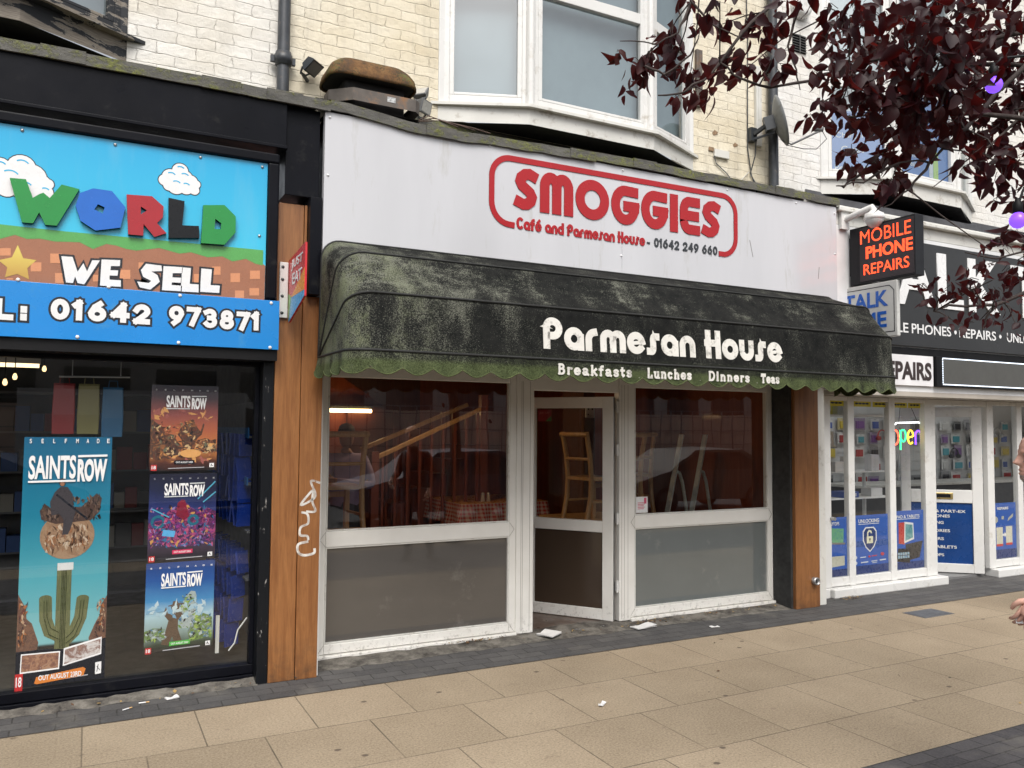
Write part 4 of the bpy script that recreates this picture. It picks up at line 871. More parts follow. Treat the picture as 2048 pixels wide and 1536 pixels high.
# projecting takeaway sign on the pilaster
je = thing('projecting_sign', 'small red JUST EAT sign on a white bracket fixed to the wood pilaster', 'sign', (1.24, -.36, 2.6))
b = MB(); b.box(1.185, 1.245, -.375, -.354, 2.565, 2.965); b.build('bracket', M['upvc'], je, bevel=.004)
b = MB()
for z in (2.60, 2.72, 2.84, 2.93): b.lathe((1.205, -.375, z), (0, -1, 0), [(0, .012), (.004, .010), (.005, 0)], 8)
b.build('bolts', M['dark_grey'], je)
YZ = ((0, -1, 0), (0, 0, 1))      # seen from the left: ex = -Y, normal = ex x ez = -X
def yz(mb, pts, x, d, mi=0): mb.prism(pts, (x, 0, 0), (0, -1, 0), (0, 0, 1), d, mi)
b = MB(); yz(b, [(.355, 2.98), (.86, 3.02), (.86, 2.66), (.40, 2.53)], 1.262, .014); b.build('blade', flat('sign_red', (.55, .022, .03), .3), je)
b = MB(); yz(b, [(.40, 2.53), (.86, 2.66), (.86, 2.70), (.47, 2.70)], 1.2475, .001); b.build('blue_wedge', flat('sign_sky', (.06, .33, .62), .3), je)
b = MB(); yz(b, [(.395, 2.545), (.47, 2.70), (.385, 2.74)], 1.2473, .0012); b.build('green_wedge', flat('sign_green', (.18, .42, .10), .3), je)
b = MB(); yz(b, [(.47, 2.7005), (.86, 2.7005), (.86, 2.85)], 1.2474, .0012); b.build('orange_wedge', flat('sign_orange', (.75, .28, .03), .3), je)
text_mesh('lettering', 'JUST', .46, .80, 2.885, 2.965, 0, M['print_white'], je, .02, .0015, (0, -1, 0), (0, 0, 1), (1.2475, 0, 0))
text_mesh('lettering', 'EAT', .50, .78, 2.785, 2.865, 0, M['print_white'], je, .02, .0015, (0, -1, 0), (0, 0, 1), (1.2475, 0, 0))

# graffiti on the pilaster
gf = MB()
def scrawl_(p_, r):
    q = []
    for i in range(len(p_)-1):
        a, b_, c, d = [Vector(p_[max(0, min(len(p_)-1, j))]) for j in (i-1, i, i+1, i+2)]
        for s in range(6):
            t_ = s/6; q.append(tuple(.5*((2*b_)+(c-a)*t_+(2*a-5*b_+4*c-d)*t_*t_+(3*b_-a-3*c+d)*t_**3)))
    q.append(p_[-1]); scrawl(q, r)
def scrawl(p_, r):
    L, R = offset_pts(p_, r, False); gf.strip(L, R, (0, -.3635, 0), EX, EZ, .0006)
scrawl_([(1.508, 1.385), (1.44, 1.40), (1.475, 1.30), (1.43, 1.255), (1.372, 1.235), (1.42, 1.30), (1.455, 1.33), (1.452, 1.255), (1.475, 1.185), (1.41, 1.185)], .008)
scrawl_([(1.375, 1.18), (1.42, 1.165), (1.425, 1.10), (1.375, 1.075), (1.37, 1.02), (1.42, 1.01), (1.43, .98)], .008)
scrawl_([(1.43, .97), (1.36, .955), (1.36, .90), (1.40, .875), (1.47, .885), (1.475, .92)], .009)
def spray():
    m, t, o = new_mat('white_spray_paint'); k = N(t); s = k.n('BsdfTransparent'); d = k.bsdf((.72, .70, .66), .6); mx = k.n('MixShader')
    k.set(mx.inputs[0], k.ramp(k.noise(k.pos(), 14., 5.), .30, .55, (.25,)*3, (.9,)*3)); t.links.new(s.outputs[0], mx.inputs[1]); t.links.new(d, mx.inputs[2]); k.out(mx.outputs[0]); return m
gf.build('graffiti', spray(), p)

# ------------------------------------------------------------------ cafe sign
cs = thing('cafe_sign', 'white SMOGGIES cafe sign board with red letters above the black awning', 'sign', (4.1, -.45, 2.6))
b = MB(); b.box(1.468, 4.0925, -.45, -.396, 2.5, 4.088); b.box(4.0945, 6.772, -.45, -.396, 2.5, 4.088); b.build('board', M['sign_white'], cs, bevel=.0015)
YB = -.4502
b = MB(); lettering(b, 'SMOGGIES', 3.03, 5.20, 3.578, 3.925, (0, YB, 0), .26, .007, .10, mi=0, ms=1); b.build('letters', [M['red'], pbr('dark_red_edge', (.22, .008, .010), .4)], cs)
path = [(3.03, 3.437), (2.985, 3.44)]+arc(2.985, 3.615, .165, .175, 265, 180, 8)+arc(2.985, 3.82, .165, .165, 180, 90, 10)+arc(5.235, 3.83, .165, .165, 90, 0, 10)+arc(5.235, 3.60, .165, .165, 0, -80, 8)+[(5.19, 3.437)]
L, R = offset_pts(path, .024, False); b = MB(); b.strip(L, R, (0, YB, 0), EX, EZ, .006, False, 0, 1); b.build('frame_line', [M['red'], pbr('dark_red_edge_line', (.12, .01, .012), .4)], cs)
b = MB(); lettering(b, 'Café and Parmesan House', 3.05, 4.335, 3.412, 3.512, (0, YB, 0), .22, .006, .13); b.build('lettering', M['red'], cs)
b = MB(); lettering(b, '- 01642 249 660', 4.36, 5.172, 3.418, 3.500, (0, YB, 0), .20, .006, .16); b.build('number', M['dark_grey'], cs)
b = MB(); screws(b, [(1.50, 4.05), (1.495, 3.62), (4.085, 3.30), (6.745, 4.02), (6.745, 3.60), (5.3, 4.06), (4.1, 4.06), (6.2, 4.055), (2.8, 4.055)], -.4505, .010); b.build('screw_caps', M['print_white'], cs)
b = MB()
for x, z, l, a in ((5.62, 3.45, .16, -.25), (6.50, 3.32, .12, .12), (4.32, 3.41, .05, 0.), (5.1, 3.40, .07, .03)):
    b.bar((x, -.4508, z), (x+a*l, -.4508, z+l), .006, .0008, up=(0, 1, 0))
b.build('scratches', pbr('scratch', (.16, .15, .14), .8), cs)

# ------------------------------------------------------------------ awning
def awning_mat():
    m, t, o = new_mat('mouldy_black_canvas'); k = N(t); X, Y, Z = k.xyz()
    fine = k.noise(k.pos(), 125., 3., .85); med = k.noise(k.pos((1, 1, 1)), 11., 6., .7); big = k.noise(k.pos((1.3, 1.3, .7)), 2.6, 5., .62)
    drag = k.noise(k.pos((1.5, 3, 5)), 4.5, 6., .7)
    base = k.mix(k.ramp(med, .3, .7), (.0055, .0060, .0062), (.018, .0185, .017))
    leftm = k.mapr(X, 1.45, 3.0, 1., 0.); rightm = k.mapr(X, 6.0, 6.6, 0., .5); top = k.mapr(Z, 2.60, 2.75, 0., 1.)
    val = k.mapr(Z, 2.215, 2.245, 1., 0.)
    # pale lichen speckle: strongest at the left and on the upper slope, in drifts
    a = k.math('ADD', k.math('MULTIPLY', leftm, .17), k.math('MULTIPLY', k.math('MULTIPLY', top, k.ramp(drag, .46, .66)), .12)); a = k.math('ADD', a, k.math('MULTIPLY', rightm, .14))
    a = k.math('ADD', a, k.math('MULTIPLY', k.math('SUBTRACT', big, .5), .62)); a = k.math('ADD', a, k.math('MULTIPLY', k.math('SUBTRACT', k.noise(k.pos((7, 3, .9)), 3.2, 5., .7), .5), .22))
    sp = k.ramp(k.math('ADD', fine, a), .60, .76); c = k.mix(k.math('MULTIPLY', sp, .68), base, (.205, .21, .170))
    rare = k.ramp(k.noise(k.pos(), 120., 2., .6), .70, .74); c = k.mix(k.math('MULTIPLY', rare, .6), c, (.30, .30, .27))
    # green algae: the left cheek and the valance
    g1 = k.math('MULTIPLY', k.mapr(X, 1.42, 2.15, .85, 0.), k.ramp(k.math('ADD', k.math('ADD', k.math('MULTIPLY', med, .6), k.math('MULTIPLY', fine, .4)), k.math('MULTIPLY', k.math('SUBTRACT', big, .5), .9)), .46, .62))
    c = k.mix(k.math('MULTIPLY', g1, .72), c, k.mix(fine, (.07, .088, .038), (.20, .22, .125)))
    g2 = k.math('MULTIPLY', val, k.ramp(k.math('ADD', med, k.math('MULTIPLY', k.mapr(X, 5.0, 6.4, .12, -.08), 1.)), .30, .56)); c = k.mix(k.math('MULTIPLY', g2, .88), c, k.mix(k.ramp(k.math('ADD', k.math('MULTIPLY', fine, .5), k.math('MULTIPLY', med, .5)), .36, .64), (.018, .025, .010), (.085, .105, .045)))
    band = k.math('MULTIPLY', k.mapr(Z, 2.22, 2.33, 1., 0.), k.ramp(fine, .45, .6)); c = k.mix(k.math('MULTIPLY', band, .35), c, (.13, .16, .07))
    wv = k.noise(k.pos(), 220., 2.)
    k.out(k.bsdf(c, .9, .12, 0., k.bump(k.math('ADD', wv, k.math('MULTIPLY', med, 2.)), .25, .004))); return m
M['canvas'] = awning_mat()
AW = thing('shop_awning', 'mouldy black canvas awning reading Parmesan House over the cafe front', 'awning', (4.05, -.45, 2.3))
AX0, AX1, AY, AZ = 1.452, 6.69, -.455, 2.285
RIB = [(radians(a), .805, rr) for a, rr in ((0., .17), (27.5, .17), (53., .17), (90., .14))]
RIB = [(0.0, .785, .15), (radians(26.5), .845, .16), (radians(53.5), .850, .17), (radians(87.), .845, .13)]
NX = 48
def rib_pts(th, L, R, n_arc=7, n_arm=4):
    """from the left pivot along the arm, round the corner, along the front and back: (x, out)"""
    P = [(0., L*0+ (L-R)*i/n_arm) for i in range(n_arm)]
    P += [(R-R*cos(pi/2*i/n_arc), (L-R)+R*sin(pi/2*i/n_arc)) for i in range(n_arc+1)]
    W = AX1-AX0
    mid = [(R+(W-2*R)*i/NX, L) for i in range(1, NX)]
    rt = [(W-x, y) for x, y in P[::-1]]
    full = P+mid+rt
    return [Vector((AX0+x, AY-o*cos(th), AZ+o*sin(th))) for x, o in full]
ribs = [rib_pts(*r) for r in RIB]; NP = len(ribs[0])
b = MB(); vs = []; SUB = 7; rows = []
for k_ in range(3):
    for s_ in range(SUB if k_ < 2 else SUB+1):
        t_ = s_/SUB; row = []
        for i in range(NP):
            a, c = ribs[k_][i], ribs[k_+1][i]; q = a.lerp(c, t_)
            # canvas sags a little between the hoops, with slack ripples
            ctr = Vector((max(AX0+.3, min(AX1-.3, q.x)), AY, AZ)); dirv = (ctr-q)
            sag = (.035*sin(pi*t_)*(.55+.45*sin(q.x*2.3+k_)) + .004*sin(q.x*9+k_*2)*sin(pi*t_))*(.06 if k_ == 0 and 2.6 < q.x < 5.4 else (.06+.3*min(1, abs(q.x-4.)-1.4)) if k_ == 0 else 1.)
            if dirv.length > .05: q = q+dirv.normalized()*sag*min(1, dirv.length/.6)
            row.append(q)
        rows.append(row)
vs = [p_ for r in rows for p_ in r]; fs = []
for j in range(len(rows)-1):
    for i in range(NP-1): fs.append((j*NP+i, j*NP+i+1, (j+1)*NP+i+1, (j+1)*NP+i))
b.add(vs, fs, 0, True)
cv = b.build('canopy', M['canvas'], AW)
b = MB()
for k_ in range(4): b.tube([p_+Vector((0, -.002, .002)) for p_ in ribs[k_]], .0085 if k_ else .010, 6)
b.build('piping', pbr('black_awning_piping', (.014, .015, .014), .7, .3, 30.), AW)
# scalloped valance hanging from the lowest hoop
b = MB(); fr_ = ribs[0]; dist = [0]
dense = []
for i in range(NP-1):
    seg = (fr_[i+1]-fr_[i]).length; nsub = max(1, int(seg/.012))
    for q in range(nsub): dense.append(fr_[i].lerp(fr_[i+1], q/nsub))
dense.append(fr_[-1]); dd = 0.; vs = []; H = 5
for i, q in enumerate(dense):
    if i: dd += (dense[i]-dense[i-1]).length
    t_ = dense[min(i+1, len(dense)-1)]-dense[max(0, i-1)]; n_ = Vector((t_.y, -t_.x, 0)).normalized()
    ph = dd/.213
    low = .102+.050*abs(sin(pi*ph))**.8; rip = (.012*sin(ph*2*pi+.6)+.007*sin(ph*2.9+1))*(.12 if 2.8 < q.x < 5.25 and q.y < -1.2 else 1.)
    for h in range(H+1):
        f_ = h/H; vs.append(q+n_*(rip*f_+.010*f_*f_+.004)+Vector((0, 0, -low*f_)))
fs = []
for i in range(len(dense)-1):
    for h in range(H): fs.append((i*(H+1)+h, i*(H+1)+h+1, (i+1)*(H+1)+h+1, (i+1)*(H+1)+h))
b.add(vs, fs, 0, True); b.build('valance', M['canvas'], AW)
b = MB(); b.tube([vs[i*(H+1)+H] for i in range(0, len(dense), 2)], .004, 5); b.build('valance_hem', pbr('mossy_hem', (.075, .095, .03), .9, .4, 30.), AW)
M['worn_white'] = pbr('worn_white_canvas_print', (.70, .68, .63), .8, .10, 6., dirt=((.20, .19, .16), .25, 16.))
# the words follow the front panel between the two lower hoops
pa = Vector((0, RIB[0][1], 0)); A0 = Vector((0, AY-RIB[0][1], AZ)); A1 = Vector((0, AY-RIB[1][1]*cos(RIB[1][0]), AZ+RIB[1][1]*sin(RIB[1][0])))
up_ = (A1-A0).normalized()
b = MB(); lettering(b, 'Parmesan House', 2.865, 5.18, .075, .305, A0+Vector((0, -.0015, 0)), .24, .001, .10, ez=tuple(up_), d0=-.004)
b.build('lettering', M['worn_white'], AW)
for s, a, c in (('Breakfasts', 2.965, 3.615), ('.', 3.675, 3.69), ('Lunches', 3.755, 4.185), ('.', 4.265, 4.28), ('Dinners', 4.355, 4.79), ('.', 4.865, 4.88), ('Teas', 4.915, 5.12)):
    b = MB(); lettering(b, s, a, c, -.108, -.026 if s != '.' else -.092, (0, AY-.785-.0165, AZ), .20, .0012, .12, glyphs=SG, d0=-.004)
    b.build('valance_lettering', M['worn_white'], AW)
# hoops underneath (real tubes) 
b = MB()
for k_ in range(4): b.tube([p_+(Vector((0, AY, AZ))-Vector((0, p_.y, p_.z))).normalized()*.06+Vector((.05*max(-1, min(1, (4.03-p_.x)/2.3)), 0, 0)) for p_ in ribs[k_][3:-3]], .010, 6)
b.build('hoop_frame', M['steel'], AW)

# ------------------------------------------------------------------ phone shop signs
ls = thing('led_sign', 'black LED box sign with red MOBILE PHONE REPAIRS text projecting beside the white sign', 'sign', (7.05, -.8, 3.3))
def rot_pt(x, y): return (x, y)
b = MB(); b.box(6.99, 7.12, -1.185, -.43, 3.29, 3.885); b.build('case', pbr('black_sign_case', (.012, .0125, .015), .4, spec=.25), ls, bevel=.006)
b = MB(); b.box(6.986, 6.99, -1.175, -.555, 3.315, 3.865)
def led_face():
    m, t, o = new_mat('led_panel'); k = N(t); X, Y, Z = k.xyz(); s = 1/.0125
    fx = k.math('FRACT', k.math('MULTIPLY', Y, s)); fz = k.math('FRACT', k.math('MULTIPLY', Z, s))
    dx = k.math('SUBTRACT', fx, .5); dz = k.math('SUBTRACT', fz, .5); r = k.math('SQRT', k.math('ADD', k.math('MULTIPLY', dx, dx), k.math('MULTIPLY', dz, dz)))
    dot = k.ramp(r, .30, .36, (1,)*3, (0,)*3); k.out(k.bsdf(k.mix(dot, (.012, .010, .012), (.060, .042, .050)), .5)); return m
b.build('led_panel', led_face(), ls)
def led_lit():
    m, t, o = new_mat('lit_red_leds'); k = N(t); X, Y, Z = k.xyz(); s = 1/.0125
    fx = k.math('FRACT', k.math('MULTIPLY', Y, s)); fz = k.math('FRACT', k.math('MULTIPLY', Z, s))
    dx = k.math('SUBTRACT', fx, .5); dz = k.math('SUBTRACT', fz, .5); r = k.math('SQRT', k.math('ADD', k.math('MULTIPLY', dx, dx), k.math('MULTIPLY', dz, dz)))
    dot = k.ramp(r, .30, .50, (1,)*3, (.12,)*3); q = k.n('Emission'); k.set(q.inputs[0], k.mix(dot, (.9, .02, .01), (1., .10, .035))); k.set(q.inputs[1], k.math('MULTIPLY', dot, 2.6)); k.out(q.outputs[0]); return m
ML = led_lit(); oL = (6.9862, 0, 0)
text_mesh('lit_text', 'MOBILE', .565, 1.145, 3.70, 3.835, 0, ML, ls, .0, .0015, (0, -1, 0), (0, 0, 1), oL)
text_mesh('lit_text', 'PHONE', .63, 1.16, 3.535, 3.665, 0, ML, ls, .035, .0015, (0, -1, 0), (0, 0, 1), oL)
text_mesh('lit_text', 'REPAIRS', .60, 1.12, 3.375, 3.485, 0, ML, ls, .008, .0015, (0, -1, 0), (0, 0, 1), oL)
b = MB(); b.box(7.02, 7.09, -.43, -.40, 3.4, 3.8); b.build('bracket', M['black'], ls)
lt = thing('light_box_sign', 'white TALK TIME light box sign with blue letters, under the LED sign', 'sign', (7.05, -.7, 2.7))
b = MB(); b.box(6.98, 7.025, -.985, -.30, 2.72, 3.275); b.build('case', pbr('cream_sign_case', (.52, .52, .50), .35), lt, bevel=.008)
L, R = offset_pts([(.35, 3.23), (.90, 3.23), (.95, 3.18), (.95, 2.77), (.35, 2.77)], .004, False); b = MB(); b.strip(L, R, (6.9795, 0, 0), (0, -1, 0), EZ, .0008); b.build('border_line', M['print_black'], lt)
MB_ = flat('sign_blue_letter', (.018, .10, .42), .3)
text_mesh('lettering', 'TALK', .365, .885, 3.03, 3.19, 0, MB_, lt, .03, .0015, (0, -1, 0), (0, 0, 1), (6.9795, 0, 0))
text_mesh('lettering', 'TIME', .365, .865, 2.82, 2.98, 0, MB_, lt, .03, .0015, (0, -1, 0), (0, 0, 1), (6.9795, 0, 0))
fs_ = thing('fascia_sign', 'long charcoal TALK fascia sign with white letters over the phone shop', 'sign', (9., -.42, 2.72))
b = MB(); b.box(7.12, 14., -.44, -.402, 2.715, 3.875); b.build('board', pbr('charcoal_sign_board', (.032, .033, .035), .35, .1, 1.5, spec=.3), fs_, bevel=.002)
for s, a, c in (('T', 6.95+.18, 7.60), ('A', 7.665, 8.34), ('L', 8.375, 8.83), ('K', 8.925, 9.52), ('T', 9.75, 10.3), ('I', 10.4, 10.52)):
    text_mesh('letter', s, a, c, 3.165, 3.785, -.441, M['print_white'], fs_, .028, .012)
for s, a, c in (('MOBILE', 7.22, 7.875), ('PHONES', 7.931, 8.605), ('•', 8.66, 8.705), ('REPAIRS', 8.751, 9.433), ('•', 9.495, 9.54), ('UNLOCKING', 9.646, 10.62)):
    text_mesh('lettering', s, a, c, 2.856 if s != '•' else 2.888, 2.964 if s != '•' else 2.932, -.441, M['print_white'], fs_, .012, .002)
rb = thing('repairs_sign', 'white board with dark REPAIRS lettering at the end of the awning', 'sign', (7.9, -.42, 2.3))
b = MB(); b.box(6.95, 8.30, -.43, -.402, 2.285, 2.617); b.build('board', pbr('white_sign_board', (.75, .74, .75), .4), rb, bevel=.002)
text_mesh('lettering', 'REPAIRS', 7.40, 8.265, 2.345, 2.545, -.431, flat('sign_brown_black', (.035, .022, .022), .4), rb, .035, .002)
td = thing('ticker_display', 'blank dark grey LED ticker display edged with white lights', 'display', (9.5, -.45, 2.28))
b = MB(); b.box(8.315, 12., -.46, -.402, 2.285, 2.62); b.build('case', M['black'], td, bevel=.004)
b = MB(); b.box(8.42, 11.95, -.462, -.4601, 2.315, 2.60); b.build('screen', pbr('dark_led_screen', (.075, .075, .070), .5, .1, 3.), td)
b = MB(); st_ = .021
for i in range(int(3.4/st_)):
    for z in (2.312, 2.603): b.box(8.42+i*st_, 8.42+i*st_+.012, -.464, -.4605, z-.006, z+.006)
for i in range(14): b.box(8.414, 8.424, -.464, -.4605, 2.325+i*st_*.95, 2.325+i*st_*.95+.011)
b.build('edge_lights', emis('white_edge_led', (.80, .88, 1.), 1.6), td)

# ------------------------------------------------------------------ things on the wall
def drainpipe(x, zb, zt, label, collars, loc_y=-.07, r=.047):
    o = thing('drainpipe', label, 'drainpipe', (x, loc_y, zb), 'cast iron drainpipes on the painted walls')
    b = MB(); b.tube([(x, loc_y, zb), (x, loc_y, zt)], r, 16); b.build('pipe', M['iron'], o)
    for z in collars:
        b = MB(); b.lathe((x, loc_y, z), (0, 0, 1), [(-.055, r+.001), (-.05, r+.014), (-.03, r+.014), (-.026, r+.020), (.026, r+.020), (.03, r+.013), (.05, r+.012), (.055, r+.001)], 18)
        b.box(x-r-.045, x+r+.045, loc_y+.0, loc_y+.03, z-.03, z+.02); b.build('collar', M['iron'], o)
    return o
drainpipe(1.235, 4.17, 8., 'dark iron drainpipe between the white and the cream brick, left of the vent cowl', (4.58,))
drainpipe(6.29, 4.20, 8., 'dark iron drainpipe behind the satellite dish', (4.98, 7.2), r=.05)
vc = thing('vent_cowl', 'rusty roof extract cowl with a mossy rounded hood on the flat roof', 'vent', (1.86, -.2, 4.17))
def rrect(cx, cy, hx, hy, r, n=5):
    o = []
    for (sx, sy, a0) in ((1, 1, 0), (-1, 1, 90), (-1, -1, 180), (1, -1, 270)):
        for i in range(n+1):
            a = radians(a0+90*i/n); o.append((cx+sx*(hx-r)+r*cos(a), cy+sy*(hy-r)+r*sin(a)))
    return o
def rings(mb, lst, cap=True, mi=0, sm=True):
    n = len(lst[0][0]); vs = [(x, y, z) for pl, z in lst for x, y in pl]; fs = []
    for i in range(len(lst)-1):
        for k_ in range(n): fs.append((i*n+k_, i*n+(k_+1) % n, (i+1)*n+(k_+1) % n, (i+1)*n+k_))
    mb.add(vs, fs, mi, sm)
    if cap: mb.add(vs[-n:], [tuple(range(n))], mi)
def chamfer(cx, cy, hx, hy, c): return [(cx+hx, cy-hy+c*.3), (cx+hx, cy+hy-c*.3), (cx+hx-c*.3, cy+hy), (cx-hx+c, cy+hy), (cx-hx, cy+hy-c*.9), (cx-hx, cy-hy+c*.9), (cx-hx+c, cy-hy), (cx+hx-c*.3, cy-hy)]
CX, CY = 1.87, -.24
b = MB(); rings(b, [(chamfer(CX, CY, .345, .20, .15), 4.22), (chamfer(CX, CY, .345, .20, .15), 4.315), (chamfer(CX, CY, .32, .18, .14), 4.32)], False, sm=False); b.build('base_rim', M['rust_grey'], vc)
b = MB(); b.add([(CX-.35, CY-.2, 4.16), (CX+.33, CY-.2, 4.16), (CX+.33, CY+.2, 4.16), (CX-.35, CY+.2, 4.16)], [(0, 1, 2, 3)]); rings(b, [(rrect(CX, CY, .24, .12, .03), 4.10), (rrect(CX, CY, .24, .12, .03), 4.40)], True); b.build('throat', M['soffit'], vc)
b = MB(); HX, HY = .350, .215
rings(b, [(rrect(CX-.02, CY, HX-.015, HY-.015, .10), 4.405), (rrect(CX-.02, CY, HX, HY, .11), 4.40), (rrect(CX-.02, CY, HX, HY, .11), 4.425), (rrect(CX-.02, CY, HX-.012, HY-.012, .10), 4.47), (rrect(CX-.02, CY, HX-.04, HY-.035, .11), 4.52), (rrect(CX-.02, CY, HX-.085, HY-.075, .10), 4.56), (rrect(CX-.02, CY, HX-.15, HY-.125, .06), 4.582), (rrect(CX-.02, CY, HX-.24, HY-.18, .02), 4.59)], True)
b.build('hood', M['rust'], vc)
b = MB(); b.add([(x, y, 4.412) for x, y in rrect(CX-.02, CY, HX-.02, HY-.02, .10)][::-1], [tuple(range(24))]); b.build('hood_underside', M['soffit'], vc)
b = MB(); b.box(CX+.07, CX+.135, CY-.2025, CY-.2005, 4.255, 4.295); b.build('label_plate', pbr('worn_label', (.45, .46, .46), .5, .6, 60.), vc)
def floodlight(loc, label, face, lens, body, s=1.):
    o = thing('floodlight', label, 'floodlight', loc, 'small floodlights on the cream wall')
    X = Vector(face).normalized(); Rt = X.cross(Vector((0, 0, 1))).normalized(); U = Rt.cross(X); c = Vector(loc)+Vector((0, 0, .07*s))
    b = MB()
    f1 = [c+X*.03*s+Rt*sx*.075*s+U*sz*.058*s for sx, sz in ((-1, -1), (1, -1), (1, 1), (-1, 1))]; f0 = [c-X*.035*s+Rt*sx*.05*s+U*sz*.035*s for sx, sz in ((-1, -1), (1, -1), (1, 1), (-1, 1))]
    f2 = [p_+X*.012*s for p_ in f1]
    b.add(f0+f1+f2, [(0, 3, 2, 1), (0, 1, 5, 4), (1, 2, 6, 5), (2, 3, 7, 6), (3, 0, 4, 7), (4, 5, 9, 8), (5, 6, 10, 9), (6, 7, 11, 10), (7, 4, 8, 11), (8, 9, 10, 11)]); b.build('body', body, o, bevel=.003)
    b = MB(); b.obox(c+X*.0435*s, X, Rt, U, .001, .062*s, .046*s); b.build('lens', lens, o)
    b = MB(); b.bar(c-U*.05*s-Rt*.06*s, c-U*.095*s-Rt*.03*s, .012*s); b.bar(c-U*.05*s+Rt*.06*s, c-U*.095*s+Rt*.03*s, .012*s); b.bar(c-U*.095*s-Rt*.03*s, c-U*.095*s+Rt*.03*s, .015*s); b.bar(c-U*.095*s, Vector((c.x, .0, c.z-.09*s)), .02*s); b.build('bracket', body, o); return o
floodlight((1.44, -.10, 4.495), 'black floodlight between the drainpipe and the rusty vent cowl', (.45, -.45, -.75), M['grey_plastic'], M['dark_grey'], 1.0)
lensm = pbr('frosted_lens', (.42, .41, .38), .25, .1)
floodlight((2.34, -.14, 4.33), 'grey floodlight right of the vent cowl, the lower one of two', (.5, -.7, -.2), lensm, M['grey_plastic'], .95)
floodlight((2.36, -.06, 4.47), 'grey floodlight right of the vent cowl, the upper one tipped sideways', (-.55, -.5, .6), lensm, M['grey_plastic'], .85)
# satellite dish, mounted on the wall, looking right
sdh = thing('satellite_dish', 'grey satellite dish on the cream wall in front of the drainpipe', 'satellite dish', (6.02, -.02, 4.80))
dirn = Vector((.76, -.60, .25)).normalized(); rt = dirn.cross(Vector((0, 0, 1))).normalized(); upv = rt.cross(dirn); c0 = Vector((6.13, -.24, 4.93))
vs = []; fs = []; NR, NA = 6, 28
for i in range(NR+1):
    r_ = i/NR
    for a in range(NA):
        vs.append(c0+rt*(.215*r_*cos(2*pi*a/NA))+upv*(.265*r_*sin(2*pi*a/NA))+dirn*(.075*r_*r_))
for i in range(NR):
    for a in range(NA): fs.append((i*NA+a, i*NA+(a+1) % NA, (i+1)*NA+(a+1) % NA, (i+1)*NA+a))
b = MB().add(vs, fs, 0, True); ob = b.build('dish', M['dish_grey'], sdh); sm_ = ob.modifiers.new('thick', 'SOLIDIFY'); sm_.thickness = .006
b = MB(); b.tube([c0-upv*.20+dirn*.03, c0-upv*.27+dirn*.10, c0-upv*.22+dirn*.40], .011, 8); b.build('arm', M['grey_plastic'], sdh)
b = MB(); b.lathe(c0-upv*.20+dirn*.40, (-dirn+upv*.5), [(-.04, .0), (-.04, .024), (.02, .026), (.04, .032), (.055, .030), (.058, 0)], 12); b.build('feed_horn', M['grey_plastic'], sdh)
b = MB(); b.obox(c0-dirn*.05, dirn, rt, upv, .05, .05, .07); b.bar(c0-dirn*.07, (6.03, -.06, 4.85), .035); b.box(5.99, 6.07, -.06, 0.0, 4.78, 4.92); b.bar((6.03, -.05, 4.80), c0-upv*.1-dirn*.02, .02); b.build('mount', M['dark_grey'], sdh)
b = MB(); fh = c0-upv*.22+dirn*.42; b.tube([fh, fh-upv*.1+dirn*.02, fh-upv*.17-dirn*.10, fh-upv*.13-dirn*.22, c0-upv*.26+dirn*.05], .004, 6); b.build('cable', M['black'], sdh)
# cables on the wall
b = MB(); b.tube([(5.985, -.008, 8.), (5.985, -.012, 6.2), (6.0, -.01, 5.9), (5.99, -.01, 5.3), (5.985, -.012, 4.7), (6.03, -.012, 4.45), (6.09, -.03, 4.25)], .0055, 6)
b.tube([(6.07, -.05, 4.84), (6.09, -.012, 4.65), (6.02, -.012, 4.45), (6.10, -.03, 4.30)], .0055, 6)
tag(b.build('cable', M['dark_grey']), 'dark cables running down the cream wall behind the satellite dish', 'cable')
b = MB(); b.tube([(5.52, -.03, 4.55), (5.56, -.012, 4.48), (5.70, -.012, 4.40), (5.78, -.02, 4.31), (5.85, -.06, 4.24)], .006, 6); tag(b.build('cable', M['grey_plastic']), 'grey cable hanging from the patched hole right of the bay window', 'cable')
b = MB(); b.tube([(6.0, -.012, 4.46), (5.9, -.012, 4.37), (5.72, -.06, 4.26)], .004, 6); b.tube([(6.02, -.012, 4.43), (6.15, -.012, 4.33), (6.30, -.13, 4.33)], .004, 6); tag(b.build('cable', M['upvc_old']), 'thin pale wires crossing above the flashing left of the right drainpipe', 'cable')
b = MB()
for q in range(3): b.tube([(2.22, -.30, 4.20), (2.32+.05*q, -.33, 4.255-.01*q), (2.45+.1*q, -.42, 4.19), (2.55+.14*q, -.40, 4.18)], .004, 6)
tag(b.build('cable', pbr('brown_cable', (.10, .06, .045), .6)), 'loose brown wires lying on the flashing right of the vent cowl', 'cable')
b = MB(); b.box(5.53, 5.72, -.03, .0, 4.545, 4.625); tag(b.build('junction_box', M['upvc_old'], None, .004), 'small pale plate on the cream wall below the two holes', 'junction box')
b = MB()
for x, z, r_ in ((5.56, 4.80, .035), (5.83, 4.72, .03), (5.83, 4.33, .04), (5.78, 6.1, .03)): b.prism([(x+r_*(1+.3*sin(a*2.3+x))*cos(a), z+r_*(.7+.25*cos(a*3))*sin(a)) for a in [2*pi*q/12 for q in range(12)]], (0, .0, 0), EX, EZ, .003)
b.box(5.47, 5.53, -.012, .0, 4.60, 4.64)
b.build('wall_patch', pbr('raw_brick_patch', (.30, .20, .12), .9, .5, 40.), CF)
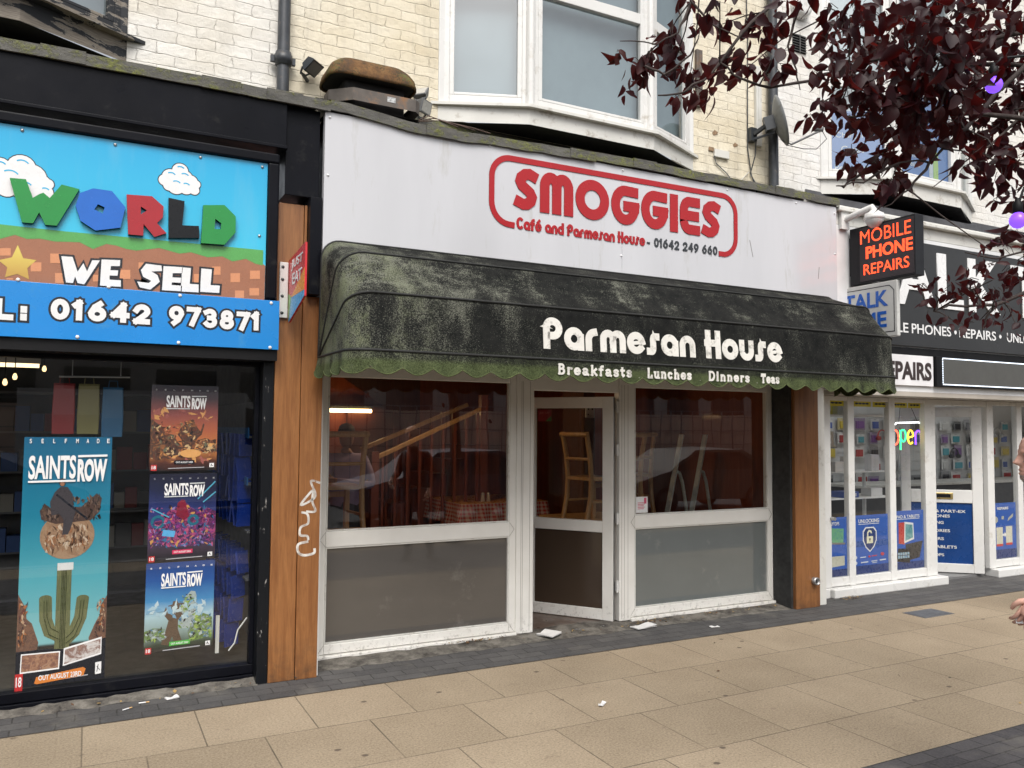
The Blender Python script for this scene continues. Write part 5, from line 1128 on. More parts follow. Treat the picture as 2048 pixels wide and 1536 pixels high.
for x, z0, z1, lab, m_ in ((5.335, 5.02, 5.60, 'grey timber batten on the cream wall next to the bay window', M['rust_grey']), (6.13, 4.75, 5.60, 'pale plastic trunking on the cream wall beside the drainpipe', M['upvc_old'])):
    b = MB(); b.box(x-.04, x+.035, -.035, 0., z0, z1); b.box(x-.015, x+.012, -.041, -.036, z0+.01, z1-.01); tag(b.build('wall_batten', m_, None, .003), lab, 'batten')
g_ = thing('air_vent', 'square black louvred air vent in the white brick', 'vent', (6.755, -.01, 5.9))
b = MB(); b.box(6.655, 6.855, -.004, .01, 5.90, 6.10); b.build('backing', M['black'], g_)
b = MB()
for i in range(7): b.obox((6.755, -.012, 5.915+i*.0285), (1, 0, 0), (0, .8, .6), (0, -.6, .8), .1, .010, .0025)
b.box(6.752, 6.758, -.018, -.005, 5.90, 6.10); b.build('louvre', pbr('louvre_grey', (.20, .20, .20), .5), g_)
rv_ = thing('round_vent', 'round white flue vent on the white brick above the square air vent', 'vent', (6.76, -.01, 6.3))
b = MB(); b.lathe((6.76, 0, 6.40), (0, -1, 0), [(0, .13), (.05, .13), (.09, .11), (.10, .07), (.09, .0)], 24); b.build('body', M['upvc'], rv_)
b = MB()
for i in range(9): a = radians(200+i*17.5); b.bar((6.76+.10*cos(a), -.088, 6.40+.10*sin(a)), (6.76+.132*cos(a), -.03, 6.40+.132*sin(a)), .006)
b.build('ribs', M['grey_plastic'], rv_)
cc = thing('security_camera', 'white dome security camera on a bracket above the LED sign', 'security camera', (6.95, -.5, 3.9))
b = MB(); b.box(6.86, 6.98, -.44, -.41, 3.88, 4.06); b.tube([(6.93, -.43, 3.985), (6.945, -.60, 4.02), (6.955, -.74, 4.045), (6.955, -.76, 4.0)], .033, 12); b.build('bracket', M['upvc'], cc)
b = MB(); b.lathe((6.955, -.76, 4.01), (0, 0, -1), [(0, .035), (.02, .055), (.04, .09), (.06, .095), (.075, .10), (.09, .10), (.10, .088)], 24); b.build('housing', M['upvc'], cc)
b = MB(); b.lathe((6.955, -.76, 3.91), (0, 0, -1), [(0, .088), (.02, .085), (.05, .066), (.075, .035), (.082, 0)], 24); b.build('dome', pbr('smoked_white_dome', (.50, .50, .49), .15), cc)
# ------------------------------------------------------------------ posters in the game shop window (flat prints just behind the glass)
def grad(name, stops, z0, z1, axis=2, noise=.12, ns=6., x0=None):
    m, t, o = new_mat(name); k = N(t); v = k.xyz()[axis]; f = k.mapr(v, z0, z1)
    if noise: f = k.math('ADD', f, k.math('MULTIPLY', k.math('SUBTRACT', k.noise(k.pos(), ns, 5.), .5), noise))
    k.out(k.bsdf(k.rampn(f, stops), .28, .5)); return m
def blotch(name, cols, scale, stretch=(1, 1, 1), dist=1.5):
    m, t, o = new_mat(name); k = N(t); f = k.noise(k.pos(stretch), scale, 10., .74, dist); n = len(cols)
    k.out(k.bsdf(k.rampn(f, [(.28+.44*i/(n-1), c) for i, c in enumerate(cols)]), .28, .5)); return m
YP = -.186
class Poster:
    def __init__(s, label, x0, x1, z0, z1, mat, y=YP, group='game posters in the dark shop window'):
        s.o = thing('poster', label, 'poster', ((x0+x1)/2, y, z0), group); s.x0, s.x1, s.z0, s.z1, s.y = x0, x1, z0, z1, y; s.k = 0
        b = MB(); b.box(x0, x1, y, y+.002, z0, z1); b.build('sheet', mat, s.o)
    def P(s, u, v): return (s.x0+(s.x1-s.x0)*u, s.z0+(s.z1-s.z0)*v)
    def art(s, name, polys, mat):
        b = MB(); s.k += 1
        for i, q in enumerate(polys):
            b.prism([s.P(*p_) for p_ in q], (0, s.y, 0), EX, EZ, .0003*s.k+.00004*i)
        return b.build(name, mat, s.o)
    def line(s, name, paths, r, mat):
        b = MB(); s.k += 1
        for i, q in enumerate(paths):
            L, R = offset_pts([s.P(*p_) for p_ in q], r, False); b.strip(L, R, (0, s.y, 0), EX, EZ, .0003*s.k+.00004*i)
        return b.build(name, mat, s.o)
    def text(s, t_, u0, u1, v0, v1, mat, bold=.0, name='lettering'):
        a = s.P(u0, v0); c = s.P(u1, v1)
        return text_mesh(name, t_, a[0], c[0], a[1], c[1], s.y-.0003*(s.k+2), mat, s.o, bold, .0002)
def ell(cx, cz, rx, rz, n=20, a0=0, a1=360): return [(cx+rx*cos(radians(a0+(a1-a0)*i/n)), cz+rz*sin(radians(a0+(a1-a0)*i/n))) for i in range(n + (0 if a1-a0 == 360 else 1))]
PW, PK = M['print_white'], M['print_black']
def title(p_, u0, u1, v0, v1):
    h = v1-v0; um = u0+(u1-u0)*.60
    p_.k += 4
    p_.text('SAINTS', u0, um-.005, v0+h*.12, v1, PW, .03); p_.text('ROW', um+.015, u1, v0, v1-h*.14, PW, .05)
    p_.art('title_bar', [[(u0, v0+.0*h), (um-.005, v0+h*.01), (um-.005, v0+h*.08), (u0, v0+h*.07)], [(um+.015, v1-h*.08), (u1, v1-h*.06), (u1, v1+.02*h), (um+.015, v1)]], PW)
def foot(p_, u0=.02, pill=None, pc=None, v=.03, u1=.93, pv=.09):
    p_.art('rating_box', [[(u0, v-.012), (u0+.085, v-.012), (u0+.085, v+.055), (u0, v+.055)]], flat('print_rating_red', (.45, .03, .03), .3)); p_.text('18', u0+.012, u0+.073, v+.004, v+.044, PW, .02)
    p_.art('badge', [[(u1-.04, v+.02), (u1+.03, v+.022), (u1+.03, v+.07), (u1-.04, v+.068)]], PW)
    p_.line('badge_mark', [[(u1-.02, v+.03), (u1-.005, v+.06)], [(u1-.02, v+.052), (u1+.015, v+.035)]], .002, PK)
    p_.line('small_print', [[(u0+.25, v+.012), (u1-.12, v+.022)]], .0025, flat('print_grey', (.4, .4, .42), .3))
    if pill:
        p_.art('date_panel', [pill], pc); us = [q[0] for q in pill]; vs_ = [q[1] for q in pill]
        a, c, d, e = min(us), max(us), min(vs_), max(vs_)
        p_.text('OUT AUGUST 23RD', a+(c-a)*.08, c-(c-a)*.08, d+(e-d)*.28, e-(e-d)*.28, PW, .02)
def selfmade(p_, v):
    for i, ch in enumerate('SELF'): p_.text(ch, .06+.13*i, .085+.13*i, v, v+.018, PW, .02)
    for i, ch in enumerate('MADE'): p_.text(ch, .58+.12*i, .61+.12*i, v, v+.018, PW, .02)
def splatter(p_, name, regions, mats, n, size, seed):
    """many small angular brush marks, so that a print reads as painted artwork"""
    r = random.Random(seed); p_.k += 1
    b = MB()
    for i in range(n):
        u0, u1, v0, v1 = r.choice(regions); u = r.uniform(u0, u1); v = r.uniform(v0, v1); a = r.uniform(0, 6.28); L = size*r.uniform(.4, 1.6); w = L*r.uniform(.2, .7)
        d = (cos(a)*L, sin(a)*L*.7); e = (-sin(a)*w, cos(a)*w*.7)
        q = [(u-d[0], v-d[1]), (u+e[0], v+e[1]), (u+d[0]*.8, v+d[1]*.8), (u-e[0]*.6+d[0]*.2, v-e[1]*.6+d[1]*.2)]
        q = [(min(.985, max(.015, s)), t_) for s, t_ in q]
        b.prism([p_.P(*s) for s in q], (0, p_.y, 0), EX, EZ, .0003*p_.k+.000004*i, r.randrange(len(mats)))
    p_.k += 2
    return b.build(name, mats, p_.o)
def pm(nm, *cols): return [flat('ink_%s_%d' % (nm, i), c, .3) for i, c in enumerate(cols)]
# tall one: blue sky, a big cactus column
a = Poster('tall turquoise SAINTS ROW poster with a cactus, larger than the others', -.352, .152, .135, 1.712, grad('print_turquoise', [(0., (.012, .011, .012)), (.155, (.012, .011, .012)), (.165, (.23, .52, .55)), (.42, (.085, .40, .48)), (.68, (.018, .22, .34)), (1., (.006, .13, .26))], .135, 1.712, noise=.006))
a.art('print_towers', [[(0, .14), (0, .37), (.09, .31), (.10, .27), (.16, .25), (.24, .17), (.22, .14)], [(1, .14), (1, .34), (.93, .30), (.92, .26), (.86, .22), (.80, .17), (.82, .15)]], blotch('print_buildings', [(.06, .03, .025), (.22, .10, .06), (.10, .05, .04), (.30, .12, .07)], 22.))
cact = blotch('print_cactus', [(.06, .075, .03), (.17, .18, .075), (.10, .11, .045), (.24, .23, .11)], 30., (3, 1, .25))
a.line('print_cactus', [[(.50, .135), (.50, .36), (.50, .475)]], .042, cact)
a.line('print_cactus', [[(.46, .19), (.36, .21), (.31, .26), (.30, .345)], [(.54, .17), (.63, .20), (.70, .26), (.72, .335)]], .036, cact)
a.art('print_cactus_tips', [ell(.30, .345, .072, .014, 16), ell(.72, .335, .072, .014, 16)], cact)
tan = blotch('print_tan', [(.16, .085, .05), (.42, .27, .17), (.30, .17, .10), (.50, .36, .25)], 11.)
a.art('print_collar', [[(.42, .455), (.60, .455), (.60, .485), (.42, .485)]], PW)
a.art('print_round_water_tank', [ell(.52, .595, .31, .095, 30)], tan)
a.art('print_dark_canopy', [[(.20, .70), (.22, .665), (.38, .645), (.60, .65), (.78, .655), (.88, .69), (.90, .745), (.84, .765), (.76, .74), (.66, .71), (.50, .715), (.36, .70), (.30, .715), (.25, .725)]], blotch('print_dark_brown', [(.035, .02, .018), (.10, .06, .05), (.05, .03, .025)], 14.))
splatter(a, 'print_canopy_detail', [(.22, .42, .66, .72), (.55, .88, .66, .75)], pm('canopy', (.025, .016, .014), (.14, .085, .06), (.07, .04, .03), (.20, .13, .10)), 110, .022, 3)
splatter(a, 'print_tank_detail', [(.28, .76, .535, .635)], pm('tank', (.10, .05, .03), (.52, .36, .24), (.34, .15, .07), (.22, .12, .08), (.60, .47, .36)), 170, .024, 4)
fig = blotch('print_dark_clothes', [(.012, .012, .016), (.05, .045, .05), (.02, .018, .022)], 40.)
a.art('print_seated_figure', [[(.33, .68), (.31, .735), (.36, .775), (.42, .795), (.50, .795), (.56, .765), (.57, .725), (.60, .69), (.55, .62), (.52, .60), (.46, .60), (.47, .66), (.42, .685)], ell(.44, .815, .038, .0165, 14)], fig)
a.line('print_pole', [[(.38, .765), (.55, .715), (.74, .66)]], .006, PK)
a.line('print_cactus_ribs', [[(.475+.017*i, .14), (.475+.017*i, .455)] for i in range(4)]+[[(.285, .34), (.29, .27), (.35, .20), (.46, .178)], [(.315, .34), (.325, .27), (.37, .225), (.46, .205)], [(.70, .33), (.685, .26), (.62, .205), (.545, .18)], [(.735, .33), (.715, .25), (.64, .185), (.545, .158)]], .0016, flat('ink_dark_green', (.035, .045, .018), .3))
splatter(a, 'print_street_detail', [(.01, .10, .16, .33), (.88, .985, .17, .33)], pm('street', (.30, .12, .05), (.05, .03, .03), (.42, .30, .20), (.12, .05, .04)), 90, .018, 5)
a.art('print_face', [ell(.442, .808, .026, .010, 10)], flat('print_skin', (.26, .13, .08), .3))
a.art('print_lower_band', [[(0, .0), (1, .0), (1, .165), (.75, .15), (.55, .135), (.3, .143), (0, .142)]], PK)
a.art('print_photo', [[(.05, .055), (.48, .058), (.485, .130), (.055, .132)], [(.52, .068), (.955, .10), (.955, .170), (.525, .138)]], PW)
a.art('print_photo_scene', [[(.062, .061), (.468, .064), (.472, .125), (.067, .127)]], blotch('print_street_scene', [(.08, .16, .20), (.35, .20, .12), (.14, .06, .05), (.45, .35, .28)], 26.)); a.art('print_photo_scene', [[(.535, .075), (.943, .106), (.943, .163), (.538, .133)]], blotch('print_cloud_scene', [(.30, .33, .36), (.55, .52, .50), (.18, .10, .08), (.42, .30, .25)], 12.))
selfmade(a, .975); title(a, .06, .95, .815, .925)
foot(a, -.0, [(.21, .012), (.23, .035), (.75, .055), (.78, .048), (.76, .022), (.24, .008)], flat('print_date_orange', (.58, .19, .04), .3), v=.0, u1=.93)
b1 = Poster('orange SAINTS ROW poster, topmost of the three stacked in the game shop window', .384, .816, 1.482, 2.070, grad('print_sunset', [(0., (.02, .012, .012)), (.10, (.10, .03, .02)), (.26, (.62, .22, .06)), (.48, (.50, .13, .06)), (.66, (.30, .08, .07)), (.85, (.075, .045, .055)), (1., (.05, .045, .06))], 1.482, 2.070, noise=.22, ns=7.))
b1.art('print_crowd', [[(0, .16), (.0, .62), (.08, .56), (.16, .52), (.22, .44), (.34, .42), (.40, .34), (.48, .28), (.42, .18), (.30, .14), (.1, .12)], [(.50, .14), (.46, .36), (.40, .42), (.44, .50), (.52, .55), (.58, .60), (.64, .60), (.66, .54), (.74, .46), (.78, .56), (.80, .54), (.76, .42), (.70, .38), (.66, .30), (.64, .14)], [(.68, .28), (.70, .36), (.82, .38), (.96, .34), (1., .30), (1., .22), (.8, .2)]], blotch('print_figures_warm', [(.02, .012, .012), (.20, .06, .03), (.05, .035, .03), (.38, .14, .05), (.03, .02, .02)], 20.))
splatter(b1, 'print_fight_detail', [(.02, .40, .14, .58), (.42, .68, .16, .58), (.68, .98, .20, .36)], pm('warm', (.02, .012, .012), (.30, .10, .04), (.60, .26, .08), (.10, .04, .03), (.16, .16, .10), (.70, .45, .22)), 260, .036, 6)
splatter(b1, 'print_sky_detail', [(.02, .98, .60, .72), (.3, .9, .08, .2)], pm('glow', (.55, .20, .10), (.40, .12, .10), (.75, .36, .12)), 36, .06, 7)
b1.art('print_flare', [ell(.6, .2, .16, .05, 14), ell(.9, .30, .03, .02, 10)], flat('print_flare', (.85, .42, .14), .3))
selfmade(b1, .935); title(b1, .22, .82, .72, .88)
foot(b1, .02, [(.36, .075), (.36, .118), (.66, .122), (.66, .078)], PK, v=.015)
b2 = Poster('purple SAINTS ROW poster, middle of the three stacked in the game shop window', .388, .820, .868, 1.462, grad('print_night', [(0., (.012, .010, .015)), (.12, (.05, .03, .05)), (.35, (.10, .05, .16)), (.55, (.035, .05, .20)), (.8, (.014, .018, .06)), (1., (.012, .012, .03))], .868, 1.462, noise=.25, ns=7.))
b2.art('print_scene', [[(0, .26), (0, .44), (.2, .47), (.3, .58), (.44, .62), (.52, .68), (.60, .62), (.72, .56), (.86, .60), (1., .55), (1., .22), (.7, .16), (.3, .16)]], blotch('print_neon_scene', [(.02, .015, .05), (.03, .14, .30), (.22, .03, .20), (.02, .02, .05), (.55, .08, .22), (.05, .05, .18), (.65, .30, .10)], 17.))
splatter(b2, 'print_night_detail', [(.02, .98, .16, .62), (.02, .98, .16, .40)], pm('neon', (.02, .015, .05), (.03, .16, .32), (.30, .04, .24), (.55, .10, .22), (.62, .30, .10), (.05, .04, .16), (.30, .22, .50)), 330, .034, 8)
b2.line('print_wheels', [[q for q in ell(.14, .45, .085, .062, 16, 0, 350)], [q for q in ell(.66, .46, .07, .05, 16, 0, 350)]], .009, flat('print_teal', (.02, .16, .24), .3))
b2.art('print_rider', [[(.40, .52), (.42, .66), (.48, .70), (.53, .69), (.56, .60), (.60, .50), (.52, .46)]], blotch('print_rider', [(.03, .01, .02), (.30, .02, .05), (.05, .03, .05)], 30.))
b2.line('print_beams', [[(.72, .70), (.98, .90)], [(.80, .66), (.99, .78)], [(.05, .60), (.30, .50)]], .004, flat('print_cyan', (.10, .45, .62), .3))
b2.art('print_screen', [[(.20, .29), (.38, .27), (.40, .34), (.22, .36)]], flat('print_bright_blue', (.12, .45, .80), .3))
selfmade(b2, .935); title(b2, .22, .82, .73, .89)
foot(b2, .02, [(.36, .075), (.36, .12), (.66, .125), (.66, .08)], flat('print_date_pink', (.55, .03, .10), .3), v=.01)
b3 = Poster('bright blue SAINTS ROW poster, lowest of the three stacked in the game shop window', .384, .822, .262, .858, grad('print_day', [(0., (.012, .012, .014)), (.07, (.03, .05, .03)), (.20, (.25, .33, .30)), (.38, (.42, .60, .66)), (.55, (.07, .28, .55)), (.8, (.015, .09, .34)), (1., (.012, .05, .22))], .262, .858, noise=.16, ns=5.))
b3.art('print_tower', [[(.50, .24), (.52, .50), (.58, .60), (.66, .66), (.72, .65), (.74, .60), (.72, .24)]], blotch('print_glass_tower', [(.14, .22, .25), (.45, .50, .48), (.20, .30, .32)], 30., (2, 1, 1)))
b3.art('print_vehicles', [[(0, .12), (0, .24), (.12, .27), (.24, .26), (.30, .14)], [(.66, .08), (.62, .20), (.72, .34), (.86, .40), (.98, .34), (.98, .12)]], blotch('print_vehicles', [(.02, .02, .02), (.20, .24, .25), (.16, .26, .05), (.05, .06, .06), (.35, .42, .12)], 20.))
b3.art('print_figure', [[(.24, .08), (.30, .22), (.34, .34), (.26, .42), (.30, .50), (.33, .42), (.38, .46), (.37, .50), (.50, .51), (.49, .46), (.55, .40), (.48, .34), (.48, .24), (.54, .10), (.44, .06), (.40, .16), (.34, .06)], [(.33, .50), (.56, .515), (.56, .525), (.48, .53), (.46, .56), (.40, .555), (.39, .52), (.33, .51)]], blotch('print_brown_figure', [(.03, .018, .012), (.13, .08, .05), (.06, .035, .025)], 28.))
splatter(b3, 'print_day_detail', [(.02, .30, .13, .26), (.66, .98, .10, .38), (.5, .74, .24, .62)], pm('day', (.02, .02, .02), (.30, .36, .38), (.16, .28, .06), (.08, .20, .34), (.50, .56, .56), (.34, .46, .10)), 220, .033, 9)
splatter(b3, 'print_cloud_detail', [(.02, .98, .36, .56)], pm('cloud', (.42, .58, .66), (.20, .40, .58), (.56, .68, .72)), 40, .06, 10)
selfmade(b3, .935); title(b3, .22, .82, .71, .88)
foot(b3, .02, [(.36, .055), (.36, .10), (.66, .105), (.66, .06)], flat('print_date_green', (.08, .38, .06), .3), v=-.0)
# inside the game shop
b = MB()
sh = thing('game_rack', 'tall rack of game cases by the right wall inside the dark game shop', 'shelf', (1.22, 1.6, .03))
wire = pbr('shelf_grey', (.12, .12, .125), .5)
b = MB(); b.box(1.255, 1.28, .2, 3.0, .03, 2.0)
for z in (.62, .98, 1.34, 1.70): b.box(1.10, 1.255, .2, 3.0, z, z+.015)
b.build('shelf_frame', wire, sh)
b = MB(); b.box(1.09, 1.10, .2, 3., 1.70, 1.78); b.box(1.09, 1.1, .2, 3., 1.34, 1.40); b.build('blue_edge_strip', flat('rack_blue', (.02, .13, .34), .4), sh)
blue_case = pbr('blue_game_case', (.012, .055, .40), .22, .15, 8.); case_ = [blue_case, blotch('case_cover', [(.05, .05, .06), (.25, .2, .16), (.1, .05, .05), (.35, .35, .33)], 25.)]
pr = MB(); pr.box(-.0075, .0075, -.068, .068, 0, .172, 0); pr.box(-.0085, -.0076, -.06, .06, .008, .15, 1)
pc = pr.build('game_case', case_); tag(pc, 'blue game case in the rack on the right wall of the game shop', 'game case', 'blue game cases in the rack')
r_ = random.Random(8); first = True
for z in (.10, .28, .46, .64, 1.0, 1.18, 1.36, 1.54):
    for j in range(9):
        x = 1.10-.012*(j % 3)-(.12*max(0, (.7-z)) if z < .6 else 0); loc = (x, .34+j*.155, z+.018)
        if first: pc.location = loc; pc.rotation_euler = (0, 0, -.9); first = False
        else:
            c = pc.copy(); COL.objects.link(c); c.location = loc; c.rotation_euler = (r_.uniform(-.1, .1), r_.uniform(-.12, .05), -.9+r_.uniform(-.25, .25))
# hanging goods and back wall shelves in the game shop
bk = thing('display_shelf', 'long shelving with packed games along the back of the game shop', 'shelf', (-.6, 3.4, .03))
b = MB(); b.box(-5.5, 1.2, 3.28, 3.55, .03, .06)
for z in (.5, .9, 1.3, 1.7, 2.1): b.box(-5.5, 1.2, 3.28, 3.55, z, z+.02)
b.build('shelf_boards', wire, bk)
b = MB()
for z in (.52, .92, 1.32, 1.72):
    x = -5.4
    while x < 1.1:
        w = r_.uniform(.10, .16); hh = r_.uniform(.16, .27); b.box(x, x+w*.92, 3.27, 3.4, z, z+hh, r_.randrange(4)); x += w
b.build('packed_games', [flat('pack_a', (.20, .03, .03)), flat('pack_b', (.03, .08, .25)), flat('pack_c', (.28, .26, .22)), flat('pack_d', (.06, .06, .06))], bk)['kind'] = 'stuff'
for i, (x, z, col, lab) in enumerate(((-.10, 1.86, (.30, .03, .03), 'red bag hanging at the top of the game shop window'), (.02, 1.86, (.25, .22, .08), 'dark yellow bag hanging at the top of the game shop window'), (.14, 1.84, (.03, .14, .28), 'blue bag hanging at the top of the game shop window'))):
    b = MB(); x = x*1.25-.02; rings(b, [(rrect(x, .10, .066, .02, .008), z-.13), (rrect(x, .10, .07, .03, .01), z+.0), (rrect(x, .10, .064, .018, .008), z+.20), (rrect(x, .10, .064, .006, .004), z+.215)], True, sm=False)
    b.tube([(x-.03, .10, z+.21), (x-.025, .10, z+.26), (x+.025, .10, z+.26), (x+.03, .10, z+.21)], .003, 6); tag(b.build('bag', flat('bag_%d' % i, col, .5)), lab, 'bag', 'bags hanging in the game shop window')
b = MB(); b.tube([(-.18, .10, 2.12), (.26, .10, 2.13)], .008, 6); b.tube([(-.1, .10, 2.12), (-.1, .10, 2.7)], .004, 6); b.tube([(.2, .10, 2.13), (.2, .10, 2.7)], .004, 6); tag(b.build('hanging_rail', M['steel']), 'steel rail carrying bags inside the game shop window', 'rail')
tl = thing('strip_light', 'lit strip light on the ceiling of the game shop', 'ceiling light', (-.6, 1.6, 2.6))
b = MB(); b.box(-1.9, -.36, 1.57, 1.63, 2.295, 2.34); b.build('fitting', M['upvc'], tl)
b = MB(); b.tube([(-1.9, 1.6, 2.275), (-.37, 1.6, 2.28)], .018, 10); b.build('tube', emis('warm_tube', (1., .74, .42), 1.5), tl)
for x, y, z in ((-.57, 1.1, 2.11), (-.52, 1.3, 2.165), (-.345, 1.9, 2.27)):
    bb = thing('pendant_bulb', 'small warm lit bulb hanging inside the game shop', 'lamp', (x, y, z), 'warm bulbs hanging in the game shop')
    b = MB(); b.lathe((x, y, z), (0, 0, 1), [(-.022, 0), (-.018, .012), (0, .018), (.018, .013), (.03, .008)], 12); b.build('bulb', emis('warm_bulb', (1., .66, .30), 1.6), bb)
    b = MB(); b.tube([(x, y, z+.04), (x, y, 2.7)], .004, 6); b.build('flex', M['black'], bb)
b = MB(); b.tube([(1.06, -.12, .42), (1.0, -.12, .34), (.98, -.12, .25), (.94, -.12, .20)], .006, 6); tag(b.build('cable', M['upvc']), 'white cable inside the bottom right corner of the game shop window', 'cable')
b = MB(); b.box(.845, .87, -.15, -.135, .20, .46); tag(b.build('price_strip', M['upvc_old']), 'upright white strip right of the lowest poster', 'price strip')

# ------------------------------------------------------------------ inside the cafe
pine = wood_mat('varnished_pine', (.46, .25, .09), (.60, .37, .16), 1., rough=.35)
redwood = wood_mat('red_stained_wood', (.16, .034, .018), (.24, .060, .026), 1., rough=.35)
def chair(name, label, group):
    t = thing(name, label, 'chair', (0, 0, 0), group)
    b = MB()
    rings(b, [([(x*.21, y*.20) for x, y in ((-1, -1), (1, -1), (1, 1), (-1, 1))], .43), ([(x*.21, y*.20) for x, y in ((-1, -1), (1, -1), (1, 1), (-1, 1))], .465)], True, sm=False); b.build('seat', pine, t, bevel=.008)
    for s in (-1, 1):
        b = MB(); b.bar((s*.185, -.175, 0), (s*.185, -.175, .43), .046); b.build('leg', pine, t, bevel=.004)
        b = MB(); b.tube([(s*.19, .25, 0), (s*.19, .19, .25), (s*.19, .18, .46), (s*.19, .205, .70), (s*.195, .26, .95)], .027, 8); b.build('leg', pine, t)
    b = MB(); b.tube([(-.215, .262, .925), (-.1, .285, .925), (0, .292, .925), (.1, .285, .925), (.215, .262, .925)], .026, 8); b.tube([(-.19, .21, .66), (0, .235, .66), (.19, .21, .66)], .017, 8); b.build('backrest', pine, t)
    b = MB(); b.bar((-.185, -.175, .36), (.185, -.175, .36), .022, .05); b.bar((-.185, -.175, .20), (-.19, .2, .20), .022); b.bar((.185, -.175, .20), (.19, .2, .20), .022); b.build('stretcher', pine, t)
    return t
ch = chair('wooden_chair', 'pine chair standing on a table behind the left cafe window', 'pine chairs stood up on cafe tables'); ch.location = (2.02, 1.12, .80); ch.rotation_euler = (0, 0, radians(185))
for x, y, z, rz, lab in ((4.96, 1.35, .80, 100, 'pine chair seen side on through the open cafe door'), (5.22, 1.25, .80, 190, 'pine chair with curved back behind the right cafe window, nearest the door'), (5.75, 1.75, .80, 175, 'pine chair behind the white ladder in the right cafe window'), (2.9, 3.4, .03, 60, 'pine chair on the floor under the stairs of the cafe')):
    c = copy_tree(ch, None, (x, y, z), radians(rz)); c['label'] = lab
def cafe_table(x, y, z, hx, hy, label, top):
    t = thing('cafe_table', label, 'table', (x, y, .03), 'cafe tables')
    b = MB(); b.box(x-hx, x+hx, y-hy, y+hy, z-.035, z); b.build('tabletop', top, t, bevel=.006)
    for sx in (-1, 1):
        for sy in (-1, 1):
            b = MB(); b.bar((x+sx*(hx-.05), y+sy*(hy-.05), .03), (x+sx*(hx-.05), y+sy*(hy-.05), z-.036), .05); b.build('leg', redwood, t)
    return t
cafe_table(1.98, 1.15, .798, .45, .50, 'bare wooden table carrying the chair behind the left cafe window', pine)
cafe_table(5.25, 1.40, .798, .62, .55, 'bare wooden table carrying chairs behind the right cafe window', pine)
cafe_table(4.62, 3.32, .862, .58, .55, 'cafe table under a red checked tablecloth', redwood)
def gingham():
    m, t, o = new_mat('red_gingham_cloth'); k = N(t); X, Y, Z = k.xyz(); s = 21.
    u = k.math('ADD', X, Y); gx = k.math('GREATER_THAN', k.math('FRACT', k.math('MULTIPLY', u, s)), .5); gz = k.math('GREATER_THAN', k.math('FRACT', k.math('MULTIPLY', Z, s)), .5)
    f = k.math('MULTIPLY', k.math('ADD', gx, gz), .5); k.out(k.bsdf(k.mix(f, (.62, .50, .44), (.45, .03, .03)), .8)); return m
tc = thing('tablecloth', 'red and white gingham cloth with an orange top sheet on the far cafe table', 'tablecloth', (4.62, 3.32, .862))
b = MB(); n_ = 40; x0, x1, y0, y1 = 4.02, 5.22, 2.75, 3.90; vs = []; per = []
for i in range(n_): per.append((x0+(x1-x0)*i/n_, y0))
for i in range(20): per.append((x1, y0+(y1-y0)*i/20))
for i in range(n_): per.append((x1-(x1-x0)*i/n_, y1))
for i in range(20): per.append((x0, y1-(y1-y0)*i/20))
m_ = len(per)
for h, o_ in ((0, 0), (1, .5), (2, 1.)):
    for i, (x, y) in enumerate(per):
        w = .022*sin(i*1.1)*o_; vs.append((x+(x-4.62)/.6*.03*o_+(w if x in (x0, x1) else 0), y+(y-3.32)/.57*.03*o_+(w if y in (y0, y1) else 0), .866-.13*h))
fs = [(h*m_+i, h*m_+(i+1) % m_, (h+1)*m_+(i+1) % m_, (h+1)*m_+i) for h in range(2) for i in range(m_)]
b.add(vs, [tuple(reversed(f)) for f in fs], 0, True); b.build('skirt', gingham(), tc)
b = MB(); b.box(x0, x1, y0, y1, .8625, .868); b.build('top_sheet', flat('orange_vinyl', (.60, .26, .045), .3), tc)
for x, lab in ((4.42, 'left'), (4.50, 'right')):
    q = thing('salt_shaker', 'glass shaker standing %s on the gingham table' % ('nearer the stairs' if lab == 'left' else 'nearer the door'), 'shaker', (x, 3.0, .868)); b = MB(); b.lathe((x, 3.0, .868), (0, 0, 1), [(0, .028), (.01, .03), (.08, .022)], 14); b.build('body', pbr('shaker_glass', (.55, .5, .42), .1), q); b = MB(); b.lathe((x, 3.0, .948), (0, 0, 1), [(0, .023), (.025, .02), (.032, 0)], 14); b.build('cap', M['steel'], q)
b = MB(); b.box(4.86, 4.97, 2.92, 2.96, .868, 1.06); b.box(4.88, 4.95, 2.9185, 2.9195, .96, .99, 1); b.box(4.88, 4.95, 2.9185, 2.9195, .90, .915, 1); tag(b.build('menu_card', [flat('menu_red', (.55, .02, .025), .4), PW]), 'red menu card standing on the gingham table by the door', 'menu')
# stairs with handrails and balusters
st = thing('staircase', 'red stained wooden staircase with pale handrails inside the cafe', 'staircase', (3.3, 3.6, .03))
b = MB()
for i in range(9): b.box(2.75+i*.26, 3.03+i*.26, 3.9, 4.75, .03, .03+.19*(i+1))
b.build('steps', redwood, st)
for y, zt in ((3.05, 1.43), (3.82, 1.50)):
    b = MB(); b.bar((3.05+(y-3.05)*.05, y, zt), (4.42+(y-3.05)*.2, y, zt+.60), .05, .055); b.build('handrail', pine, st, bevel=.01)
    for i in range(9):
        xx = 3.12+i*.155; b = MB(); b.bar((xx, y, .05+.0), (xx, y, zt+.03+(xx-3.05)*.43-.04), .032); b.build('baluster', redwood, st)
b = MB(); b.bar((3.02, 3.05, .03), (3.02, 3.05, 1.5), .09); b.bar((4.44, 3.05, .03), (4.44, 3.05, 2.2), .09); b.build('newel_post', redwood, st)
